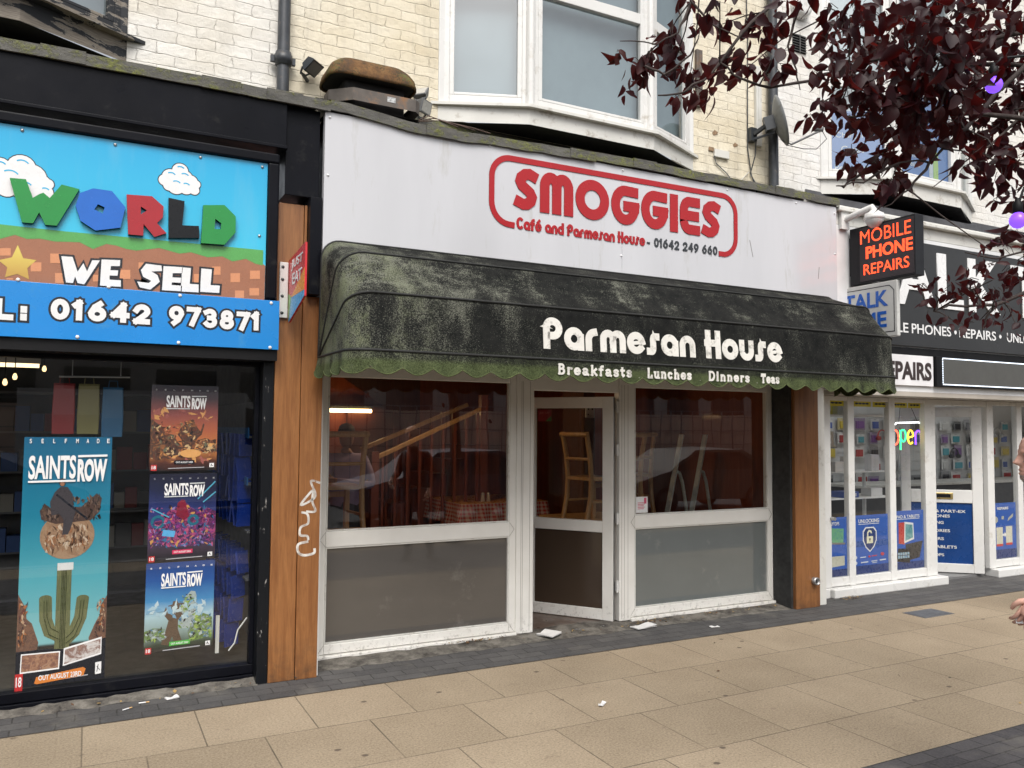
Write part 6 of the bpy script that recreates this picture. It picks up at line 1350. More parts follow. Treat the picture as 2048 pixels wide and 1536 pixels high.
b = MB(); b.add([(2.7, 4.9, 2.75), (4.3, 4.9, 1.75), (4.3, 4.9, 2.75)], [(0, 1, 2)]); b.box(3.4, 4.1, 5.5, 5.59, .03, 2.1); b.build('door_panelling', wood_mat('red_door_wood', (.10, .022, .012), (.15, .04, .02), .6), CF)
# warm lit lamp on the back wall of the cafe
wl_ = thing('wall_lamp', 'warm lit lamp bar on the wall inside the cafe, seen through the left window', 'lamp', (3.4, 5.3, 2.0))
b = MB(); b.box(3.05, 3.75, 5.42, 5.6, 2.04, 2.09); b.build('fitting', M['dark_grey'], wl_); b = MB(); b.tube([(3.08, 5.38, 2.02), (3.72, 5.38, 2.02)], .028, 10); b.build('tube', emis('warm_lamp', (1., .62, .26), 7.), wl_)
w2_ = thing('added_fill_lamp', 'added warm fill lamp inside the cafe, unseen behind the awning', 'lamp', (3.3, 2.0, 2.5))  # added lamp hidden by the awning, put in to light the cafe room
b = MB(); b.lathe((3.3, 2.0, 2.62), (0, 0, -1), [(-.12, .03), (0, .05), (.08, .17), (.10, .17)], 20); b.build('shade', M['dark_grey'], w2_); b = MB(); b.lathe((3.3, 2.0, 2.53), (0, 0, -1), [(-.02, 0), (0, .09), (.03, .10), (.06, .06), (.07, 0)], 16); b.build('bulb', emis('added_cafe_glow', (1., .68, .38), 62.), w2_)
# white step ladder
ld = thing('step_ladder', 'paint splashed aluminium step ladder behind the right cafe window', 'ladder', (6.1, .9, .03))
al = pbr('splashed_aluminium', (.52, .52, .46), .45, .25, 14., dirt=((.60, .58, .45), .3, 18.))
for dx_ in (-.34, 0.):
    b = MB(); b.bar((6.235+dx_, .95, 1.73), (6.235+dx_-.53, .80, .03), .055, .022); b.build('stile', al, ld)
    b = MB(); b.tube([(6.235+dx_-.13, .90, 1.33), (6.235+dx_-.06, .92, 1.31), (6.235+dx_+.00, .94, 1.20), (6.235+dx_+.09, .97, .85), (6.235+dx_+.28, 1.02, .03)], .019, 8); b.build('rear_leg', al, ld)
b = MB()
for z in (.30, .58, .80): xx = 6.235-.53*(1.73-z)/1.7; b.box(xx-.34, xx, .86, .96, z, z+.02)
b.build('tread', al, ld)
b = MB(); b.box(4.58, 4.715, .0105, .012, 1.005, 1.155); lb1 = b.build('window_sticker', M['print_white']); tag(lb1, 'white sticker with pink print in the bottom corner of the right cafe window', 'sticker')
b = MB()
for i in range(5): b.box(4.60, 4.67+.01*(i % 2), .0098, .0104, 1.04+i*.014, 1.046+i*.014)
b.box(4.672, 4.70, .0098, .0104, 1.09, 1.145); b.build('sticker_print', flat('print_pink', (.60, .08, .16), .4), lb1)
js = thing('takeaway_sticker', 'red and green JUST EAT sticker at the top of the cafe door glass', 'sticker', (4.0, .5, 1.85))
oo = Vector((4.345, .03, .03)); dx = Vector((-cos(radians(54)), sin(radians(54)), 0)); dn = Vector((-sin(radians(54)), -cos(radians(54)), 0)); q0 = oo-dn*.004
b = MB(); b.prism([(-.78, 1.83), (-.64, 1.83), (-.64, 1.94), (-.78, 1.94)], q0, tuple(-dx), EZ, .001); b.build('sheet', flat('sticker_red', (.30, .02, .025), .4), js)
b = MB(); b.prism([(-.70, 1.83), (-.64, 1.83), (-.64, 1.88)], q0+dn*.0012, tuple(-dx), EZ, .0006); b.build('green_corner', flat('sticker_green', (.06, .20, .05), .4), js)
text_mesh('lettering', 'JUST EAT', -.765, -.655, 1.895, 1.92, 0, flat('sticker_pink', (.55, .18, .18), .4), js, .02, .0006, tuple(-dx), EZ, q0+dn*.0012)
sw = thing('socket_plate', 'pale double socket plate on the cafe wall seen through the door glass', 'socket', (5.3, 1.9, 1.95)); b = MB(); b.box(5.24, 5.36, 1.90, 1.92, 1.92, 2.06); b.build('plate', M['upvc_old'], sw); b = MB(); b.box(5.262, 5.282, 1.897, 1.8995, 2.01, 2.03); b.box(5.318, 5.338, 1.897, 1.8995, 2.01, 2.03); b.box(5.262, 5.282, 1.897, 1.8995, 1.95, 1.965); b.build('slots', M['dark_grey'], sw)
# a brick pier stands behind the socket
b = MB(); b.box(5.22, 5.38, 1.921, 2.4, .03, 2.74)
b.build('pier', pbr('brown_brick_pier', (.11, .045, .025), .8, .3, 12.), CF)

# ------------------------------------------------------------------ inside and on the phone shop window
def window_poster(name, label, x0, x1, z0, z1, y=.036):
    p_ = Poster(label, x0, x1, z0, z1, M['poster_blue'], y, 'blue posters low in the phone shop window'); return p_
p1 = window_poster('', 'narrow blue LAPTOPS poster, leftmost in the phone shop window', 7.168, 7.438, .205, .845)
p1.k = 2; p1.text('LAPTOPS', -.02-.6+.6, .56, .86, .92, PW, .02); p1.art('print_band', [[(0, 0), (1, 0), (1, .12), (0, .12)]], flat('print_navy', (.01, .035, .15), .3))
p1.art('print_laptop', [[(.02, .58), (.80, .56), (.82, .80), (.02, .82)]], blotch('print_screen_green', [(.03, .15, .30), (.15, .40, .20), (.02, .10, .25)], 9.)); p1.art('print_laptop_base', [[(0, .55), (.88, .53), (.9, .56), (0, .58)]], M['steel']); p1.art('print_tablet', [[(.12, .16), (.85, .18), (.85, .34), (.12, .34)]], flat('print_pale', (.55, .54, .45), .3))
p2_ = window_poster('', 'blue UNLOCKING poster with a padlock shield in the phone shop window', 7.546, 8.112, .205, .850)
p2_.k = 2; p2_.text('UNLOCKING', .14, .74, .865, .93, PW, .025); p2_.line('print_underline', [[(.14, .845), (.74, .845)]], .003, PW)
p2_.art('print_band', [[(0, 0), (1, 0), (1, .14), (0, .14)]], flat('print_navy2', (.012, .04, .17), .3)); p2_.art('print_stripe', [[(0, .46), (1, .46), (1, .56), (0, .56)]], flat('print_mid_blue', (.012, .075, .30), .3))
shp = [(.26, .72), (.26, .56), (.34, .44), (.46, .36), (.58, .44), (.66, .56), (.66, .72), (.58, .79), (.34, .79)]
p2_.art('print_shield', [shp], PW); p2_.art('print_shield_in', [[(.46+(u-.46)*.86, .585+(v-.585)*.90) for u, v in shp]], flat('print_navy3', (.014, .04, .16), .3))
p2_.art('print_padlock', [[(.37, .51), (.55, .51), (.55, .63), (.37, .63)]], flat('print_cream', (.72, .70, .52), .3)); p2_.line('print_padlock_loop', [[(.40, .63), (.40, .69), (.44, .725), (.49, .715), (.51, .68)]], .010, flat('print_cream2', (.72, .70, .52), .3)); p2_.art('print_keyhole', [ell(.46, .58, .02, .018, 10), [(.45, .575), (.47, .575), (.47, .54), (.45, .54)]], PK)
p2_.art('print_marks', [ell(.06, .285, .025, .025, 10), ell(.06, .19, .03, .026, 10), [(.18, .27), (.34, .275), (.34, .29), (.18, .285)], [(.20, .18), (.40, .185), (.40, .205), (.20, .20)], [(.50, .19), (.66, .195), (.66, .21), (.50, .205)], [(.52, .165), (.66, .17), (.66, .18), (.52, .175)], [(.74, .195), (.92, .20), (.92, .22), (.74, .215)]], flat('print_light', (.55, .60, .66), .3))
p2_.art('print_red_marks', [ell(.44, .285, .03, .02, 10), [(.50, .28), (.66, .285), (.66, .30), (.50, .295)], ell(.82, .31, .05, .03, 10)], flat('print_red', (.5, .05, .08), .3))
p3 = window_poster('', 'blue IPAD & TABLETS poster with red and black tablets in the phone shop window', 8.222, 8.732, .205, .872)
p3.k = 2; p3.text('IPAD & TABLETS', .04, .86, .87, .925, PW, .02); p3.line('print_underline', [[(.04, .855), (.86, .855)]], .003, PW); p3.art('print_band', [[(0, 0), (1, 0), (1, .12), (0, .12)]], flat('print_navy4', (.012, .04, .17), .3))
p3.art('print_red_tablet', [[(.14, .44), (.34, .42), (.34, .80), (.14, .80)]], flat('print_tablet_red', (.50, .06, .05), .3)); p3.art('print_white_tablet', [[(.32, .44), (.66, .50), (.64, .78), (.34, .81)]], PW); p3.art('print_tablet_screen', [[(.36, .48), (.62, .53), (.61, .75), (.37, .77)]], blotch('print_sea', [(.03, .10, .14), (.12, .32, .34), (.35, .50, .48)], 14.))
p3.art('print_black_tablet', [[(.44, .14), (.84, .18), (.96, .46), (.36, .42)]], flat('print_tablet_dark', (.035, .035, .04), .3)); p3.art('print_small_tablet', [[(.04, .14), (.50, .10), (.54, .34), (.12, .36)]], PK); p3.art('print_tiles', [[(.10+.08*i, .19+.055*j), (.165+.08*i, .185+.055*j), (.165+.08*i, .23+.055*j), (.10+.08*i, .235+.055*j)] for i in range(5) for j in range(2)], blotch('print_tiles', [(.45, .05, .2), (.1, .35, .55), (.5, .5, .5), (.15, .4, .15)], 40.))
p4 = window_poster('', 'blue REPAIRS poster with two batteries, right of the phone shop door', 10.07, 10.54, .205, .895)
p4.k = 2; p4.text('REPAIRS', .18, .66, .875, .925, PW, .03); p4.art('print_battery', [[(.12, .26), (.40, .26), (.40, .56), (.12, .56)], [(.54, .27), (.82, .27), (.82, .57), (.54, .57)]], flat('print_cell', (.62, .60, .50), .3)); p4.art('print_battery_end', [[(.12, .22), (.40, .22), (.40, .26), (.12, .26)], [(.54, .23), (.82, .23), (.82, .27), (.54, .27)]], flat('print_cell_red', (.55, .05, .05), .3)); p4.art('print_arrow', [[(.38, .40), (.48, .40), (.48, .37), (.56, .42), (.48, .47), (.48, .44), (.38, .44)]], PW)
p4.art('print_tools', [ell(.10, .70, .10, .06, 12), [(.62, .66), (.86, .74), (.88, .80), (.66, .72)], [(.36, .70), (.46, .70), (.46, .76), (.36, .76)]], flat('print_grey_tools', (.40, .40, .36), .3)); p4.art('print_band', [[(0, 0), (1, 0), (1, .16), (0, .16)]], flat('print_navy5', (.012, .04, .17), .3))
# neon open sign
on = thing('neon_sign', 'coloured neon open sign hanging in the phone shop window', 'neon sign', (8.5, .12, 1.6))
def neon(name, pts, col, st=5.): b = MB(); b.tube(pts, .009, 8); b.build(name, emis('neon_'+name, col, st), on)
ny = .12
def at2(cx, cz, rx, rz, a0, a1): return [(cx+rx*cos(radians(a0+(a1-a0)*i/14)), ny, cz+rz*sin(radians(a0+(a1-a0)*i/14))) for i in range(15)]
neon('letter_o', at2(8.375, 1.715, .055, .085, 0, 350), (1., .10, .05), 2.6); neon('letter_p', [(8.465, ny, 1.57), (8.468, ny, 1.80)]+at2(8.515, 1.735, .045, .07, 120, -150), (.04, .85, .25), 2.2); neon('letter_e', [(8.60, ny, 1.71), (8.69, ny, 1.73)]+at2(8.645, 1.72, .05, .08, 10, 310), (1., .55, .05), 2.4); neon('letter_n', [(8.735, ny, 1.63), (8.735, ny, 1.78)]+at2(8.785, 1.735, .05, .06, 160, 0)+[(8.835, ny, 1.63)], (.16, .05, 1.), 3.2)
neon('outline', [(8.36, ny, 1.86), (8.40, ny, 1.885), (8.80, ny, 1.895), (8.86, ny, 1.86), (8.865, ny, 1.78), (8.84, ny, 1.73)], (.95, .97, 1.), 2.2)
b = MB(); b.tube([(8.44, ny, 1.89), (8.50, ny+.02, 2.12)], .003, 5); b.tube([(8.78, ny, 1.89), (8.66, ny+.02, 2.12)], .003, 5); b.build('wires', M['black'], on)
# goods
acc = [('phone_accessory', (.60, .60, .58)), ('phone_accessory', (.03, .03, .035)), ('phone_accessory', (.45, .05, .05)), ('phone_accessory', (.65, .50, .06)), ('phone_accessory', (.06, .12, .40)), ('phone_accessory', (.20, .08, .30)), ('phone_accessory', (.08, .35, .42))]
protos = []
for i, (nm, col) in enumerate(acc):
    b = MB(); b.box(-.045, .045, -.004, .004, 0, .15); b.box(-.03, .03, -.022, -.0041, .02, .11, 1); b.box(-.012, .012, -.006, .02, .135, .142, 2)
    o = b.build(nm, [flat('card_%d' % i, tuple(.25+.5*c for c in col) if i % 2 else (.70, .70, .68), .4), flat('item_%d' % i, col, .35), M['steel']]); o.location = (0, 0, -5); protos.append(o)
r_ = random.Random(4); used = set()
cn = ['white', 'black', 'red', 'yellow', 'blue', 'purple', 'turquoise']
for row, z in enumerate((.70, .92, 1.14, 1.36, 1.58, 1.80)):
    for i in range(27):
        x = 7.35+i*.34+r_.uniform(-.05, .05)*1.
        if r_.random() < .12: continue
        k_ = r_.randrange(7); src = protos[k_]
        if k_ in used: o = src.copy(); COL.objects.link(o)
        else: o = src; used.add(k_)
        o.location = (x, 2.55, z); o.scale = (r_.uniform(1.6, 3.2), 1., r_.uniform(1., 1.35))
        tag(o, 'packaged %s phone accessory hanging on the white slatwall inside the phone shop' % cn[k_], 'accessory pack', 'accessory packs hanging inside the phone shop')
for k_ in range(7):
    if k_ not in used: bpy.data.objects.remove(protos[k_])
ct = thing('shop_counter', 'dark grey counter with a pale top deep inside the phone shop', 'counter', (11., 1.6, .03))
b = MB(); b.box(9.6, 15.5, 1.7, 2.2, .03, .98); b.build('front', pbr('dark_counter', (.05, .052, .058), .5), ct); b = MB(); b.box(9.55, 15.55, 1.64, 2.25, .981, 1.02); b.build('top', M['upvc_old'], ct, bevel=.006)
for i, (x, z, r0_, col) in enumerate(((8.9, 1.5, .10, (.02, .02, .02)), (9.5, 1.2, .09, (.5, .5, .5)), (7.6, 1.75, .10, (.03, .03, .035)), (11.2, 1.7, .10, (.5, .06, .05)), (13., 1.4, .1, (.03, .03, .03)), (14.2, 1.75, .1, (.5, .5, .5)))):
    b = MB(); b.tube([(x+r0_*cos(radians(a)), 2.50, z+r0_*sin(radians(a))) for a in range(-20, 201, 20)], .012, 8); b.lathe((x-r0_, 2.49, z-.03), (1, 0, 0), [(-.02, .0), (-.02, .035), (.03, .035), (.03, 0)], 12); b.lathe((x+r0_, 2.49, z-.03), (-1, 0, 0), [(-.02, .0), (-.02, .035), (.03, .035), (.03, 0)], 12)
    tag(b.build('headphones', flat('headphone_%d' % i, col, .4)), 'over ear headphones hanging among the packs on the phone shop slatwall', 'headphones', 'headphones hanging in the phone shop')
cab = thing('display_cabinet', 'low glass display cabinet stocked with small boxes behind the phone shop window', 'cabinet', (8., .75, .03))
b = MB(); b.box(7.0, 8.85, .55, .95, .03, .50); b.box(7.0, 8.85, .52, .95, .97, .99); b.box(7.0, 8.85, .55, .95, 1.28, 1.295); b.box(7.05, 7.08, .9, .94, .5, 1.3); b.box(8.80, 8.83, .9, .94, .5, 1.3); b.box(7.9, 7.93, .9, .94, .5, 1.3); b.build('frame', phone_int, cab, bevel=.004)
def goods(x, y, z, w, d, h, col, lab, cat='box'):
    b = MB(); b.box(x-w/2, x+w/2, y-d/2, y+d/2, z, z+h); b.box(x-w*.34, x+w*.34, y-d/2-.001, y-d/2-.0002, z+h*.2, z+h*.75, 1); tag(b.build('product_box', [flat('box_'+lab[:9], col, .4), flat('box_print_'+lab[:9], tuple(.4+.3*c for c in col), .4)], None, .003), lab, cat)
goods(7.36, .50, 1.0, .17, .10, .30, (.50, .06, .045), 'tall red gift box on the left end of the phone shop cabinet')
goods(8.10, .62, .992, .26, .2, .07, (.04, .08, .30), 'flat blue box on the phone shop cabinet')
goods(7.95, .60, 1.30, .16, .1, .12, (.62, .60, .58), 'white carton on the upper shelf of the phone shop cabinet')
goods(8.15, .62, 1.30, .12, .1, .18, (.68, .66, .62), 'tall pale carton on the upper shelf of the phone shop cabinet')
goods(7.42, .60, 1.296, .22, .12, .03, (.65, .60, .22), 'yellow pad on the upper shelf of the phone shop cabinet')
goods(8.58, .62, .992, .2, .15, .10, (.55, .55, .55), 'grey carton on the right of the phone shop cabinet')
goods(8.62, .64, 1.296, .14, .1, .20, (.6, .6, .62), 'grey and white carton on the right of the upper cabinet shelf')
b = MB(); b.box(7.2, 8.8, .35, .75, 1.96, 1.975); b.build('upper_shelf', phone_int, PH)
goods(7.65, .55, 1.976, .20, .15, .22, (.60, .52, .05), 'yellow box with red print on the high shelf of the phone shop window')
goods(7.95, .55, 1.976, .24, .15, .24, (.58, .58, .55), 'white framed carton on the high shelf of the phone shop window')
goods(7.36, .55, 1.60, .14, .14, .30, (.68, .68, .66), 'white camera carton at the left of the phone shop window')
b = MB(); b.box(7.25, 7.50, .5, .8, 1.58, 1.598); b.box(7.55, 7.85, .5, .8, 1.58, 1.598); b.build('glass_shelf', M['grey_plastic'], PH)
goods(7.70, .60, 1.60, .24, .15, .18, (.40, .36, .30), 'brown clock radio carton on the small shelf of the phone shop window')
for i, (x, w, s) in enumerate(((7.31, .24, 'S20 17'), (7.72, .30, '£20'), (8.02, .24, '£15'), (8.36, .26, '£10'), (8.62, .22, '£5'))):
    q = thing('price_card', 'yellow price card taped along the top of the phone shop window, ' + ('leftmost', 'second from left', 'middle one', 'fourth from left', 'nearest the door')[i], 'price card', (x, .05, 2.06), 'yellow price cards')
    b = MB(); b.box(x-w/2, x+w/2, .045, .047, 2.06, 2.135); b.build('card', flat('price_yellow', (.70, .58, .02), .4), q); text_mesh('lettering', '......'[:3+i % 2], x-w*.38, x+w*.38, 2.085, 2.105, .0445, PK, q, .05, .0004)
# added glowing panels, put in to brighten the inside of the phone shop
for x in (8.1, 10.1, 12.5):
    q = thing('added_fill_panel', 'added white fill panel on the ceiling inside the phone shop', 'ceiling light', (x, 1.5, 2.69), 'added fill panels in the phone shop')
    b = MB(); b.box(x-.32, x+.32, 1.18, 1.82, 2.672, 2.70); b.build('frame', M['upvc'], q); b = MB(); b.box(x-.29, x+.29, 1.21, 1.79, 2.668, 2.6715); b.build('diffuser', emis('added_panel_glow', (.95, .98, 1.), 4.), q)
# ------------------------------------------------------------------ litter and covers on the pavement
ac = thing('access_cover', 'small grey metal access cover set in the paving before the phone shop', 'access cover', (7.40, -.95, 0))
b = MB(); b.box(7.18, 7.62, -1.08, -.83, -.02, .0035); b.build('frame', pbr('cover_frame', (.12, .12, .125), .6, .2), ac)
b = MB(); b.box(7.20, 7.60, -1.065, -.845, -.02, .0055); b.build('plate', pbr('cover_plate', (.085, .09, .10), .55, .25, 9., bump=.3, bs=60.), ac)
def paper(x, y, w, d, rz, seed, label, th=.004, z0=.006, leaves=3):
    r = random.Random(seed); o = thing('paper_litter', label, 'litter', (x, y, z0)); o.rotation_euler = (0, 0, rz)
    for q in range(leaves):
        n = 6; vs = [(-w/2+w*i/n, -d/2+d*j/n, .002+q*.003+.005*sin(i*1.1+q)*(j/n)+.004*(i/n)**2*q+r.uniform(0, .002)) for j in range(n+1) for i in range(n+1)]
        fs = [(j*(n+1)+i, j*(n+1)+i+1, (j+1)*(n+1)+i+1, (j+1)*(n+1)+i) for j in range(n) for i in range(n)]
        me = bpy.data.meshes.new('sheet'); me.from_pydata(vs, [], fs); me.materials.append(pbr('leaflet_paper', (.74, .73, .72), .6, .08, 20.)); me.update()
        s_ = bpy.data.objects.new('sheet', me); COL.objects.link(s_); s_.parent = o; s_.rotation_euler = (0, 0, r.uniform(-.15, .15))
    return o
paper(3.57, -.12, .17, .16, .5, 1, 'folded white leaflets lying at the cafe doorstep', z0=.026)
paper(4.50, -.21, .24, .11, .15, 2, 'folded white leaflet lying in front of the right cafe window', z0=.010)
paper(5.10, -.47, .09, .05, -.3, 3, 'small scrap of pale paper on the dark border under the right cafe window', leaves=1)
paper(3.02, -1.75, .07, .03, .6, 4, 'crumpled white paper twist on the buff paving', leaves=2)
paper(.55, -.40, .08, .05, .4, 6, 'pale crumpled wrapper on the dark border under the game shop window', leaves=2)
def butt(x, y, rz, lab, z=.006):
    o = thing('cigarette_end', lab, 'litter', (x, y, z), 'cigarette ends on the ground'); o.rotation_euler = (0, 0, rz)
    b = MB(); b.tube([(-.03, 0, .005), (.012, 0, .005)], .0042, 8); q = b.build('paper', M['print_white']); q.parent = o
    me = q.data
    b = MB(); b.tube([(.0125, 0, .005), (.032, 0, .005)], .0043, 8); w = b.build('filter', flat('filter_tan', (.55, .34, .14))); w.parent = o
butt(.28, -.50, .5, 'cigarette end on the dark border under the game shop window, lower one'); butt(.38, -.42, 0., 'cigarette end on the dark border under the game shop window, upper one'); butt(3.1, -.02, .3, 'cigarette end on the mortar under the left cafe window', .034)
# dead leaves swept against the frames
def debris(name, cx, cy, rx, ry, n, z, seed, cols):
    r = random.Random(seed); b = MB()
    for i in range(n):
        x = cx+r.gauss(0, rx); y = cy+r.uniform(-ry, ry); a = r.uniform(0, 6.28); L = r.uniform(.006, .02); w = L*r.uniform(.2, .7); q = z+r.uniform(0, .012)
        d = Vector((cos(a), sin(a), r.uniform(-.3, .5)))*L; e = Vector((-sin(a), cos(a), r.uniform(-.3, .3)))*w; c = Vector((x, y, q+.004))
        b.add([c-d, c+e, c+d, c-e], [(0, 1, 2, 3)], r.randrange(len(cols)))
    tag(b.build(name, cols), kind='stuff')
dcol = [flat('dead_leaf', (.12, .06, .03), .8), flat('dead_leaf_pale', (.36, .24, .09), .8), flat('grit', (.05, .045, .04), .9)]
debris('leaf_debris', 2.85, -.05, .14, .03, 90, .028, 1, dcol); debris('leaf_debris', 4.62, -.07, .13, .06, 110, .012, 2, dcol); debris('leaf_debris', 5.7, -.08, .35, .05, 110, .012, 3, dcol); debris('leaf_debris', 7.28, -.14, .10, .06, 90, .004, 4, dcol); debris('leaf_debris', 3.9, -.10, .4, .06, 60, .012, 5, dcol); debris('leaf_debris', .4, -.3, .6, .1, 60, .012, 6, dcol)
debris('leaf_debris', 4.5, -2.0, 1.6, 1.2, 22, .0, 7, dcol)
# ------------------------------------------------------------------ passer-by
def skin_chain(verts, edges, radii, root, sub=2):
    me = bpy.data.meshes.new('chain'); me.from_pydata(verts, edges, []); o = bpy.data.objects.new('chain', me); COL.objects.link(o)
    o.modifiers.new('skin', 'SKIN'); 
    for i, r in enumerate(radii):
        sv = me.skin_vertices[0].data[i]; sv.radius = r if isinstance(r, tuple) else (r, r); sv.use_root = (i == root)
    s = o.modifiers.new('sub', 'SUBSURF'); s.levels = sub; s.render_levels = sub
    bpy.context.view_layer.update()
    m2 = bpy.data.meshes.new_from_object(o.evaluated_get(bpy.context.evaluated_depsgraph_get()))
    V = [tuple(v.co) for v in m2.vertices]; F = [tuple(p_.vertices) for p_ in m2.polygons]
    bpy.data.objects.remove(o); bpy.data.meshes.remove(m2); bpy.data.meshes.remove(me); return V, F
def make_person(label, loc, rz):
    t = thing('person', label, 'person', (0, 0, 0))
    # joints: forward +x, left +y
    J = dict(pel=(0, 0, .98), wai=(.0, 0, 1.12), che=(.01, 0, 1.28), nk0=(.0, 0, 1.46), nk1=(.03, 0, 1.60),
             sl=(-.01, .175, 1.41), el=(.0, .24, 1.17), wl=(.165, .245, 1.085), sr=(-.01, -.175, 1.41), er=(-.06, -.26, 1.17), wr=(.10, -.25, .96),
             hl=(.0, .10, .94), kl=(.05, .10, .52), al=(-.06, .10, .10), fl=(.0, .11, .045), tl=(.10, .12, .04),
             hr=(.0, -.10, .94), kr=(-.06, -.10, .50), ar=(-.34, -.10, .13), fr=(-.31, -.11, .055), tr=(-.18, -.12, .04))
    J = {a: ((q[0]-(.025 if a == 'nk1' else .055 if a == 'nk0' else .035 if a == 'wl' else .085), q[1], q[2])) for a, q in J.items()}
    names = list(J); V = [J[n] for n in names]; ix = {n: i for i, n in enumerate(names)}
    E = [('pel', 'wai'), ('wai', 'che'), ('che', 'nk0'), ('nk0', 'nk1'), ('che', 'sl'), ('sl', 'el'), ('el', 'wl'), ('che', 'sr'), ('sr', 'er'), ('er', 'wr'), ('pel', 'hl'), ('hl', 'kl'), ('kl', 'al'), ('al', 'fl'), ('fl', 'tl'), ('pel', 'hr'), ('hr', 'kr'), ('kr', 'ar'), ('ar', 'fr'), ('fr', 'tr')]
    R = dict(pel=(.15, .13), wai=(.155, .13), che=(.17, .135), nk0=(.075, .07), nk1=(.06, .06), sl=.07, el=.055, wl=.040, sr=.07, er=.058, wr=.042, hl=.105, kl=.075, al=.06, fl=.055, tl=.042, hr=.105, kr=.075, ar=.06, fr=.055, tr=.042)
    v, f = skin_chain(V, [(ix[a], ix[c]) for a, c in E], [R[n] for n in names], 0)
    b = MB()
    base = len(b.v); b.v += v
    for q in f:
        c = sum((Vector(v[i]) for i in q), Vector())/len(q); b.f.append([base+i for i in q]); b.sm.append(True)
        b.m.append(3 if c.z < .10 else 2 if c.z < .97 and abs(c.y) < .24 else 0 if c.z > 1.535 else 1)
    # head
    prof = [(-.012, .050, .000, .022), (0., .072, -.02, .036), (.02, .088, -.045, .052), (.045, .092, -.066, .062), (.075, .090, -.084, .068), (.105, .087, -.094, .072), (.135, .090, -.099, .075), (.165, .091, -.100, .077), (.195, .080, -.094, .073), (.22, .058, -.075, .058), (.237, .025, -.045, .034), (.243, -.01, -.012, .004)]
    def sec(z):
        for (z0, *a), (z1, *c) in zip(prof, prof[1:]):
            if z0 <= z <= z1: t_ = (z-z0)/(z1-z0); return [p_+(q-p_)*t_ for p_, q in zip(a, c)]
        return prof[-1][1:]
    nz, na = 56, 64; vs = []; g = lambda x, s: math.exp(-(x/s)**2)
    for i in range(nz+1):
        z = -.012+.255*i/nz; fx, bx, w = sec(z)
        for j in range(na):
            a = 2*pi*j/na; a = a-2*pi if a > pi else a; ca, sa = cos(a), sin(a); cx = (fx+bx)/2; hx = (fx-bx)/2
            x = cx+hx*(abs(ca)**.85)*(1 if ca >= 0 else -1); y = w*(abs(sa)**.9)*(1 if sa >= 0 else -1); d = 0.
            nosez = max(0, 1-abs(z-.088)/.055) if z > .088 else max(0, 1-(.088-z)/.016)
            d += .034*nosez**1.1*g(a, .17); d += .007*g(z-.140, .012)*g(abs(a)-.30, .30); d -= .011*g(z-.118, .013)*g(abs(a)-.42, .17)
            d += .006*g(z-.056, .006)*g(a, .42); d += .006*g(z-.041, .006)*g(a, .40); d -= .006*g(z-.0485, .003)*g(a, .45); d += .006*g(z-.012, .014)*g(a, .35); d += .004*g(z-.09, .02)*g(abs(a)-.75, .25)
            x += d*1.0; vs.append((x+.035, y, z+1.565))
    fs = []
    for i in range(nz):
        for j in range(na): fs.append((i*na+j, i*na+(j+1) % na, (i+1)*na+(j+1) % na, (i+1)*na+j))
    b.add(vs, fs, 0, True); b.add([vs[j] for j in range(na)], [tuple(range(na))[::-1]], 0)
    for s in (-1, 1):   # ears and eyes
        b.lathe((.020, s*.075, 1.565+.10), (-.25, s, .0), [(-.005, .02), (.006, .029), (.012, .030), (.010, .022), (.004, .012), (.003, 0)], 14, 0)
        b.lathe((.035+.068, s*.030, 1.565+.118), (1, s*.2, 0), [(-.008, .013), (0, .012), (.006, .008), (.008, .004)], 12, 4); b.lathe((.035+.0755, s*.0315, 1.565+.118), (1, s*.2, 0), [(-.001, .006), (.0015, .004), (.002, 0)], 10, 5)
    # hands
    def hand(w, tip, side, mi=0):
        w = Vector(w); d = (Vector(tip)-w).normalized(); lat = Vector((1, 0, 0)); lat = (lat-d*lat.dot(d)).normalized(); nrm = d.cross(lat)
        b.tube([w-d*.03, w, w+d*.03, w+d*.075, w+d*.092], [.027, .026, .036, .037, .028], 12, mi)
        for q, (off, L) in enumerate(((.030, .070), (.010, .080), (-.010, .075), (-.029, .060))):
            r0 = w+d*.080+lat*off; cu = nrm*side; p1 = r0+d*L*.42+cu*.006; p2 = p1+d*L*.28+cu*.018; p3 = p2+d*L*.14+cu*.024
            b.tube([r0-d*.02, r0, p1, p2, p3, p3+cu*.004], [.010, .0098, .0090, .0082, .0070, .003], 8, mi)
        th0 = w+d*.030+lat*.028; b.tube([th0, th0+lat*.022+d*.018, th0+lat*.030+d*.045+nrm*side*.012, th0+lat*.026+d*.066+nrm*side*.022], [.014, .013, .011, .007], 8, mi)
        return w+d*.11+nrm*side*.03
    pos_l = hand(J['wl'], (.19, .235, .975), 1); hand(J['wr'], (.04, -.24, .80), -1)
    skin = pbr('ruddy_skin', (.70, .40, .31), .5, .16, 25., bump=.1, bs=120.)
    cloth = pbr('black_jacket_cloth', (.016, .016, .02), .85, .3, 12.); trs = pbr('dark_trousers', (.03, .032, .045), .85, .25, 10.); shoe = pbr('dark_shoes', (.015, .013, .012), .5)
    b.build('body', [skin, cloth, trs, shoe, PW, PK], t)
    b = MB()
    for s in (-1, 1): b.tube([(.035+.082, s*.033+.021*cos(q*pi/9), 1.565+.113+.018*sin(q*pi/9)) for q in range(18)], .0028, 6, closed=True); b.tube([(.035+.082, s*.054, 1.565+.120), (.06, s*.074, 1.565+.122), (.02, s*.079, 1.565+.112)], .0017, 6)
    b.tube([(.035+.086, -.012, 1.565+.118), (.035+.092, 0, 1.565+.122), (.035+.086, .012, 1.565+.118)], .0017, 6); gl_ = b.build('glasses', M['steel'], t)
    b = MB()
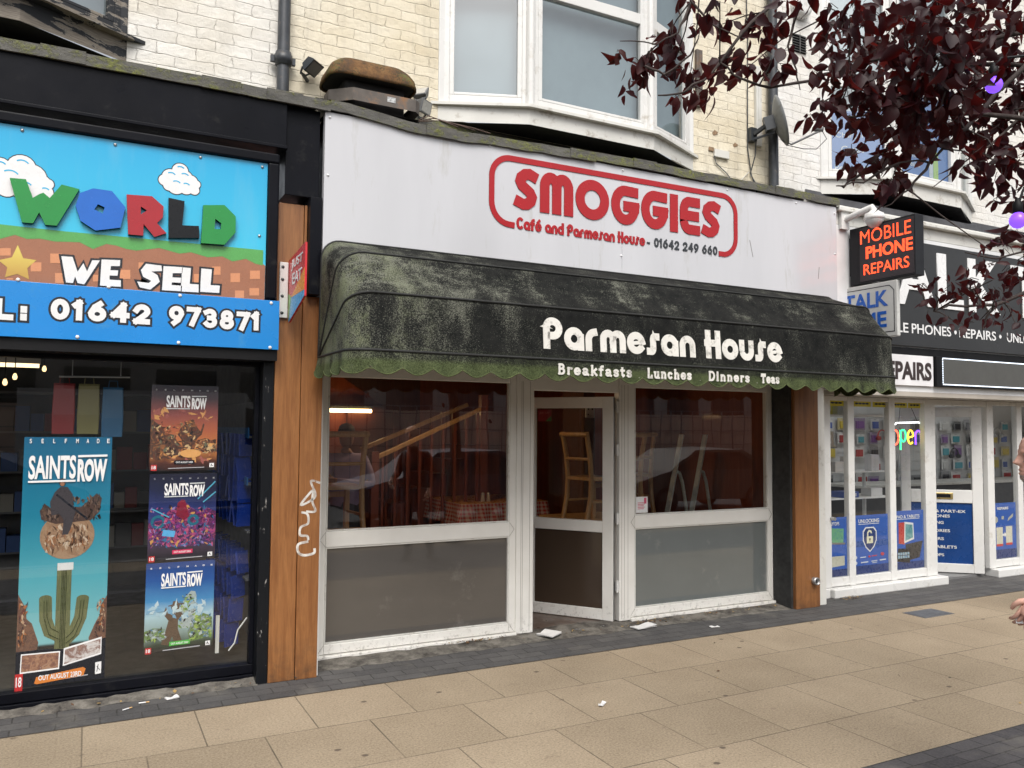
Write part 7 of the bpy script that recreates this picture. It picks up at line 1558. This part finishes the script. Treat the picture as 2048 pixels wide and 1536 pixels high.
    for s in (-1, 1): b.add([(.035+.083, s*.033+.020*cos(q*pi/9), 1.565+.113+.017*sin(q*pi/9)) for q in range(18)], [tuple(range(18))])
    b.build('lens', glass_mat('spectacle_lens', (.9, .92, .92), 1.5), gl_)
    b = MB(); vs2 = []; rr = random.Random(2)
    for i in range(260):
        a = rr.choice((-1, 1))*rr.uniform(1.5, 3.1); z = rr.uniform(.06, .16); fx, bx, w = sec(z); cx = (fx+bx)/2; hx = (fx-bx)/2+.002; c = Vector((cx+hx*cos(a)+.035, (w+.002)*sin(a), z+1.565)); d = Vector((cos(a)*.3-.3, sin(a)*.4, -.9)).normalized()*.014; e = Vector((-sin(a), cos(a), 0))*.0035
        b.add([c-e, c+e, c+e*.3+d, c-e*.3+d], [(0, 1, 2, 3)])
    for i in range(420):
        a = rr.gauss(0, .55); z = rr.uniform(-.005, .036); fx, bx, w = sec(z); cx = (fx+bx)/2; hx = (fx-bx)/2; c = Vector((cx+hx*(abs(cos(a))**.85)*(1 if cos(a) > 0 else -1)+.036, w*sin(a), z+1.565)); d = Vector((.25, 0, -.95))*.009; e = Vector((-sin(a), cos(a), 0))*.0016
        b.add([c-e, c+e, c+d], [(0, 1, 2)])
    b.build('hair', pbr('grey_hair', (.42, .40, .38), .8), t)
    return t, pos_l
per, hp = make_person('person', (0, 0, 0), 0)
per['label'] = 'bald person in glasses and dark clothes walking past at the right edge, holding something white'
RZ = radians(134)
off = Matrix.Rotation(RZ, 3, 'Z') @ Vector((.035+.125, 0, 0))
per.location = (3.788-off.x, -3.967-off.y, 0.0); per.rotation_euler = (0, 0, RZ)
# what the hand holds
hd = thing('paper_cup', 'crumpled white paper held in the hand of the passer-by', 'paper', (0, 0, 0)); hd.name = 'held_paper'
b = MB(); rr = random.Random(7); vs = [(hp.x+rr.uniform(-.01, .01)+.03*cos(a)*(1-.3*h), hp.y+.022*sin(a), hp.z-.02+.02*h+rr.uniform(-.004, .004)) for h in range(3) for a in [2*pi*q/9 for q in range(9)]]
fs = [(h*9+q, h*9+(q+1) % 9, (h+1)*9+(q+1) % 9, (h+1)*9+q) for h in range(2) for q in range(9)]+[tuple(range(9))[::-1], tuple(range(18, 27))]
b.add(vs, fs); b.build('crumpled_sheet', M['print_white'], hd); hd.location = per.location; hd.rotation_euler = per.rotation_euler
# a cafe worker behind the left window (lilac shirt, arms folded): reflected dimly in the photograph's glass
def folded_person():
    t = thing('person', 'person in a lilac shirt with folded arms standing behind the chair inside the cafe window', 'person')
    J = dict(pel=(0, 0, .96), wai=(0, 0, 1.10), che=(.0, 0, 1.30), nk=(.0, 0, 1.47), nk1=(.02, 0, 1.56), sl=(0, .18, 1.43), el=(.10, .25, 1.16), wl=(.20, -.02, 1.20), hl=(.19, -.14, 1.22), sr=(0, -.18, 1.43), er=(.11, -.25, 1.16), wr=(.17, .03, 1.15), hr=(.15, .15, 1.16), l1=(0, .10, .90), l2=(.02, .11, .50), l3=(0, .12, .10), l4=(.12, .14, .04), r1=(0, -.10, .90), r2=(.02, -.11, .50), r3=(0, -.12, .10), r4=(.12, -.14, .04))
    n = list(J); ix = {a: i for i, a in enumerate(n)}; E = ['pel wai', 'wai che', 'che nk', 'nk nk1', 'che sl', 'sl el', 'el wl', 'wl hl', 'che sr', 'sr er', 'er wr', 'wr hr', 'pel l1', 'l1 l2', 'l2 l3', 'l3 l4', 'pel r1', 'r1 r2', 'r2 r3', 'r3 r4']
    R = dict(pel=(.15, .12), wai=(.15, .125), che=(.165, .13), nk=(.075, .07), nk1=.055, sl=.08, el=.056, wl=.045, hl=.04, sr=.08, er=.056, wr=.045, hr=.04, l1=.10, l2=.075, l3=.05, l4=.04, r1=.10, r2=.075, r3=.05, r4=.04)
    v, f = skin_chain([J[a] for a in n], [tuple(ix[q] for q in e.split()) for e in E], [R[a] for a in n], 0); b = MB(); b.v += v
    for q in f:
        c = sum((Vector(v[i]) for i in q), Vector())/len(q); b.f.append(list(q)); b.sm.append(True)
        b.m.append(2 if c.z < .98 else 0 if c.z > 1.50 else 1)
    for side, (w, tip) in ((1, ((.19, -.14, 1.22), (.16, -.25, 1.24))), (-1, ((.15, .15, 1.16), (.10, .25, 1.19)))):
        w = Vector(w); d = (Vector(tip)-w).normalized(); b.tube([w-d*.02, w+d*.03, w+d*.08], [.03, .036, .03], 10, 0)
        for q in range(4): r0 = w+d*.075+Vector((0, 0, .024-.016*q)); b.tube([r0, r0+d*.035, r0+d*.06-Vector((.015, 0, 0))], [.009, .0085, .006], 7, 0)
        b.tube([w+d*.03+Vector((0, 0, .03)), w+d*.06+Vector((0, 0, .05))], [.012, .008], 7, 0)
    hv = [((.02+.098*cos(a)*r*(1.0 if cos(a) > 0 else 1.05)), .076*sin(a)*r, 1.66+z) for z, r in ((-.115, .35), (-.10, .62), (-.06, .86), (0, .98), (.05, 1.), (.09, .86), (.115, .5), (.124, .05)) for a in [2*pi*q/20 for q in range(20)]]
    b.add(hv, [(i*20+q, i*20+(q+1) % 20, (i+1)*20+(q+1) % 20, (i+1)*20+q) for i in range(7) for q in range(20)], 0, True)
    b.tube([(.115, 0, 1.69), (.135, 0, 1.65), (.118, 0, 1.64)], [.006, .013, .01], 8, 0)
    for s in (-1, 1): b.lathe((.108, s*.03, 1.675), (1, s*.25, 0), [(0, .010), (.004, .006), (.005, 0)], 10, 3)
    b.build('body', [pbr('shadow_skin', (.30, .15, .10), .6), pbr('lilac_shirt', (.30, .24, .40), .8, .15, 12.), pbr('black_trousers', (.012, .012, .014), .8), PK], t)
    b = MB(); hv = [((.012+.105*cos(a)*r), .083*sin(a)*r, 1.665+z) for z, r in ((.02, 1.), (.06, 1.02), (.10, .88), (.125, .5), (.135, .05)) for a in [2*pi*q/20 for q in range(20)]]
    b.add(hv, [(i*20+q, i*20+(q+1) % 20, (i+1)*20+(q+1) % 20, (i+1)*20+q) for i in range(4) for q in range(20)], 0, True); b.build('hair', pbr('dark_hair', (.02, .014, .01), .7), t)
    return t
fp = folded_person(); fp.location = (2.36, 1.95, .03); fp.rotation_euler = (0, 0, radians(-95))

# ------------------------------------------------------------------ purple leaved tree, its branches hanging into the view from the right
TR = thing('purple_tree', 'purple leaved tree whose branches hang into the top right of the view', 'tree', (5.1, -5.45, 0))
bark = pbr('dark_bark', (.045, .032, .028), .85, .35, 20., bump=.5, bs=60.)
b = MB(); b.tube([(5.1, -5.45, -.05), (5.08, -5.45, .5), (5.12, -5.42, 1.4), (5.05, -5.35, 2.2), (4.9, -5.25, 2.9)], [.13, .11, .095, .09, .08], 14); b.build('trunk', bark, TR)
b = MB(); hub = Vector((4.9, -5.25, 2.85)); hub2 = Vector((4.7, -5.1, 3.5))
b.tube([hub, (4.8, -5.2, 3.2), hub2, (4.5, -4.9, 4.3), (4.6, -4.8, 5.0)], [.08, .06, .05, .03, .012], 10)
rr = random.Random(3); twigs = []
for i, br in enumerate(BRANCH):
    p_ = [Vector(q) for q in br]; n_ = len(p_); rr0 = .0105 if i in (0, 1, 4, 7, 10, 11) else .006
    # smooth a little and add joints
    pts_ = []
    for q in range(n_-1):
        for s in range(3): pts_.append(p_[q].lerp(p_[q+1], s/3)+Vector((rr.uniform(-1, 1), rr.uniform(-1, 1), rr.uniform(-1, 1)))*.006)
    pts_.append(p_[-1]); N_ = len(pts_)
    b.tube(pts_, [rr0*(1-.75*q/N_)*rr.uniform(.9, 1.15) for q in range(N_)], 7)
    twigs.append(pts_)
for i in (0, 1, 7, 10, 11, 9, 6): b.tube([hub2 if i not in (7, 9) else hub, (hub2 if i not in (7, 9) else hub).lerp(Vector(BRANCH[i][0]), .5)+Vector((0, 0, .06)), Vector(BRANCH[i][0])], [.03, .02, .0105], 8)
allp = [q for t_ in twigs for q in t_]
def leaf_mat():
    m, t, o = new_mat('purple_leaf'); k = N(t)
    oi = k.n('ObjectInfo'); n1 = k.noise(k.pos(), 9., 3.); n2 = k.noise(k.pos(), 2.2, 3.)
    c = k.mix(k.ramp(n1, .3, .7), (.010, .0035, .006), (.032, .0055, .008)); c = k.mix(k.math('MULTIPLY', k.ramp(n2, .55, .75), .6), c, (.085, .022, .012))
    gr = k.ramp(k.noise(k.pos(), 14., 2.), .66, .70); c = k.mix(k.math('MULTIPLY', gr, .55), c, (.055, .040, .048))
    p_ = k.bsdf(c, .5, .28); tr = k.n('BsdfTranslucent'); k.set(tr.inputs[0], k.mix(n1, (.10, .006, .008), (.26, .018, .012)))
    mx = k.n('MixShader'); mx.inputs[0].default_value = .26; t.links.new(p_, mx.inputs[1]); t.links.new(tr.outputs[0], mx.inputs[2]); k.out(mx.outputs[0]); return m
lf = MB()
def leaf(c, d, nrm, L, W, curl, fold, rag):
    d = d.normalized(); s = d.cross(nrm).normalized(); n_ = s.cross(d)
    st = [0, .12, .3, .5, .7, .87, 1.]; wd = [.0, .55, .95, 1., .78, .42, .0]; vs = []
    for t_, w in zip(st, wd):
        q = c+d*(t_*L)-n_*(curl*L*t_*t_); ww = W*w*.5
        a1 = ww*rr.uniform(1-rag, 1.06); a2 = ww*rr.uniform(1-rag, 1.06)
        vs += [q-s*a1+n_*fold*a1, q, q+s*a2+n_*fold*a2]
    fs = []
    for i in range(6): fs += [(3*i, 3*i+1, 3*i+4, 3*i+3), (3*i+1, 3*i+2, 3*i+5, 3*i+4)]
    lf.add(vs, fs, 0, True)
    return c
for (x, y, z, r, n) in CLUMP:
    c0 = Vector((x, y, z))
    near = min(allp, key=lambda q: (q-c0).length)
    if n >= 6: b.tube([near, near.lerp(c0, .5)+Vector((rr.uniform(-.02, .02), rr.uniform(-.02, .02), .015)), c0], [.0035, .0028, .0018], 5)
    for i in range(int(n*(.78 if z < 2.6 else 1.30 if n > 30 else 1.2))):
        while True:
            o3 = Vector((rr.uniform(-1, 1), rr.uniform(-1, 1), rr.uniform(-1, 1)))
            if o3.length < 1: break
        c = c0+Vector((o3.x, o3.y*1.5, o3.z))*r*.86
        if min((c-Vector(q)).length for q in ((2.929, -4.451, 3.076), (3.023, -4.471, 2.577), (2.80, -4.53, 2.98), (2.67, -4.60, 2.89))) < .09: continue
        d = Vector((rr.gauss(0, .55), rr.gauss(0, .55), -.75+rr.gauss(0, .45))); nm = Vector((rr.gauss(0, 1), rr.gauss(-.5, .8), rr.gauss(.3, .8)))
        L = rr.uniform(.048, .082)*(.70 if z < 2.6 else 1.); leaf(c, d, nm, L, L*rr.uniform(.50, .74), rr.uniform(-.2, .9), rr.uniform(.05, .7), rr.choice((.15, .3, .6)))
        if rr.random() < .55: b.tube([c0.lerp(c, .55), c0.lerp(c, .85)+Vector((0, 0, .006)), c], .0013, 4, cap=False)
# the rest of the crown beyond the frame
for i in range(1500):
    a = Vector((rr.gauss(4.9, .55), rr.gauss(-5.0, .45), rr.gauss(3.9, .6)))
    if (a.y+6.235) > 0 and a.x/(a.y+6.235) < 2.0: continue
    L = rr.uniform(.06, .10); leaf(a, Vector((rr.gauss(0, .5), rr.gauss(0, .5), -.7)), Vector((rr.gauss(0, 1), rr.gauss(0, 1), .4)), L, L*.62, .2, .3, .15)
b.build('limbs', bark, TR); lo_ = lf.build('foliage', leaf_mat(), TR); lo_['kind'] = 'stuff'
for i, (x, y, z, lab) in enumerate(((2.929, -4.451, 3.076, 'round purple festoon lamp hanging among the purple leaves, upper one'), (3.023, -4.471, 2.577, 'round purple festoon lamp at the right edge, lower one'))):
    q = thing('festoon_lamp', lab, 'lamp', (x, y, z), 'purple festoon lamps in the tree')
    b = MB(); b.lathe((x, y, z), (0, 0, 1), [(-.030, 0), (-.029, .008), (-.024, .018), (-.013, .0265), (0, .030), (.013, .0265), (.023, .019), (.028, .013)], 24)
    def bulbm():
        m, t, o = new_mat('purple_lamp_glass'); k = N(t); k.out(k.bsdf((.16, .05, .80), .25, .5, emit=(.20, .07, 1.), es=.85)); return m
    b.build('globe', bulbm(), q)
    b = MB(); b.lathe((x, y, z+.028), (0, 0, 1), [(0, .013), (.004, .017), (.035, .017), (.045, .010), (.055, .005)], 14); b.build('lamp_holder', M['black'], q)
b = MB(); b.tube([(2.929, -4.451, 3.13), (2.96, -4.46, 3.18), (3.25, -4.6, 3.22), (3.9, -4.9, 3.4)], .005, 6); b.tube([(3.023, -4.471, 2.63), (3.05, -4.48, 2.70), (3.3, -4.6, 2.8), (4.0, -4.9, 3.0)], .005, 6); tag(b.build('festoon_cable', M['black']), 'black festoon cable strung through the tree', 'cable')

# ------------------------------------------------------------------ the street behind the camera (seen only in the glass)
fc = thing('mesh_fence', 'wire mesh fence with buff hoarding across the street', 'fence', (5, -17.5, 0))
b = MB(); b.box(-20, 34, -17.7, -17.66, 0, 2.3); b.build('hoarding', pbr('buff_hoarding', (.62, .45, .37), .8, .15, 1.), fc)
b = MB()
for i in range(108): b.box(-20+.5*i, -20+.5*i+.03, -17.5, -17.47, 0, 2.45)
for z in (.2, .7, 1.2, 1.7, 2.2, 2.42): b.box(-20, 34, -17.5, -17.48, z, z+.03)
b.build('mesh', M['grey_plastic'], fc)
ob_ = thing('opposite_building', 'long low grey building with a window band across the street', 'building', (5, -30, 0))
b = MB(); b.box(-40, 50, -36, -28, 0, 5.2); b.build('wall', pbr('grey_render', (.30, .30, .29), .8, .1, .5), ob_)
b = MB()
for i in range(28): b.box(-38+3.1*i, -38+3.1*i+2.2, -27.99, -27.95, 1.9, 3.9)
b.build('window', pbr('dark_office_glass', (.03, .035, .04), .1), ob_)
def vehicle(name, label, prof, x0, y0, w, col, glass_bits, wheels, wr):
    t = thing(name, label, 'van' if 'van' in name else 'car', (x0, y0, -.12))
    b = MB(); n = len(prof); b.prism([(p_[0], p_[1]) for p_ in prof], (x0, y0+w/2, -.12), EX, EZ, w, back=True); b.build('body', pbr(name+'_paint', col, .5, .08, spec=.25), t, bevel=.06, seg=3)
    b = MB()
    for g_ in glass_bits:
        for s in (1, -1): b.add([(x0+p_[0], y0+s*(w/2+.004), -.12+p_[1]) for p_ in g_], [tuple(range(len(g_)))])
    b.build('window', pbr(name+'_glass', (.02, .022, .025), .06), t)
    for x in wheels:
        for s in (1, -1): b = MB(); b.lathe((x0+x, y0+s*(w/2-.1), -.12+wr), (0, s, 0), [(-.1, wr), (.09, wr), (.11, wr*.9), (.1, wr*.62), (.09, 0)], 24); b.build('wheel', M['black'], t)
    return t
vehicle('parked_car', 'silver car parked on the street', [(0, .3), (0, .75), (.9, .95), (1.6, 1.42), (3.0, 1.45), (3.9, 1.0), (4.2, .9), (4.25, .3)], 4.4, -9.2, 1.75, (.075, .065, .08), [[(1.05, .98), (1.65, 1.36), (2.3, 1.38), (2.3, .98)], [(2.36, .98), (2.36, 1.38), (2.95, 1.38), (3.6, 1.0)]], (.8, 3.4), .31)
vehicle('delivery_van', 'white delivery van parked across the street', [(0, .35), (0, 2.6), (4.2, 2.6), (4.9, 1.5), (5.7, 1.2), (5.8, .35)], -1.2, -13.2, 2.0, (.62, .62, .62), [[(4.2, 1.5), (4.2, 2.3), (4.35, 2.25), (4.8, 1.5)]], (1.0, 4.7), .36)
vehicle('parked_car', 'dark blue car parked nearer the game shop', [(0, .3), (0, .75), (.9, .95), (1.6, 1.42), (3.0, 1.45), (3.9, 1.0), (4.2, .9), (4.25, .3)], -4.2, -9.3, 1.75, (.03, .04, .07), [[(1.05, .98), (1.65, 1.36), (2.3, 1.38), (2.3, .98)], [(2.36, .98), (2.36, 1.38), (2.95, 1.38), (3.6, 1.0)]], (.8, 3.4), .31)
vehicle('parked_car', 'beige car parked further along the street', [(0, .3), (0, .75), (.9, .95), (1.6, 1.42), (3.0, 1.45), (3.9, 1.0), (4.2, .9), (4.25, .3)], 10.6, -9.0, 1.75, (.10, .09, .08), [[(1.05, .98), (1.65, 1.36), (2.3, 1.38), (2.3, .98)], [(2.36, .98), (2.36, 1.38), (2.95, 1.38), (3.6, 1.0)]], (.8, 3.4), .31)
ab = thing('pavement_sign', 'white TALK TIME pavement sign board standing outside the phone shop', 'sign', (0, 0, 0))
b = MB(); b.prism([(7.25+.0+p_[0]*.6, .18+p_[1]*.75) for p_ in ((0, 0), (1, 0), (1, 1), (0, 1))], (0, -1.87, 0), EX, EZ, .04, back=True); b.prism([(7.55+.28*cos(q*pi/10), 1.08+.10*sin(q*pi/10)) for q in range(20)], (0, -1.87, 0), EX, EZ, .04, back=True); b.build('panel', M['upvc'], ab)
b = MB(); b.tube([(7.25, -1.85, .1), (7.25, -1.85, .95), (7.4, -1.85, 1.0), (7.7, -1.85, 1.0), (7.85, -1.85, .95), (7.85, -1.85, .1)], .02, 8); b.box(7.15, 7.95, -2.1, -1.6, .004, .10); b.build('stand', M['dark_grey'], ab)
text_mesh('lettering', 'TALK TIME', 7.35, 7.75, 1.05, 1.12, 0, MB_, ab, .02, .001, (-1, 0, 0), EZ, (15.1, -1.868, 0)); ab.location = (1.3, .1, 0)
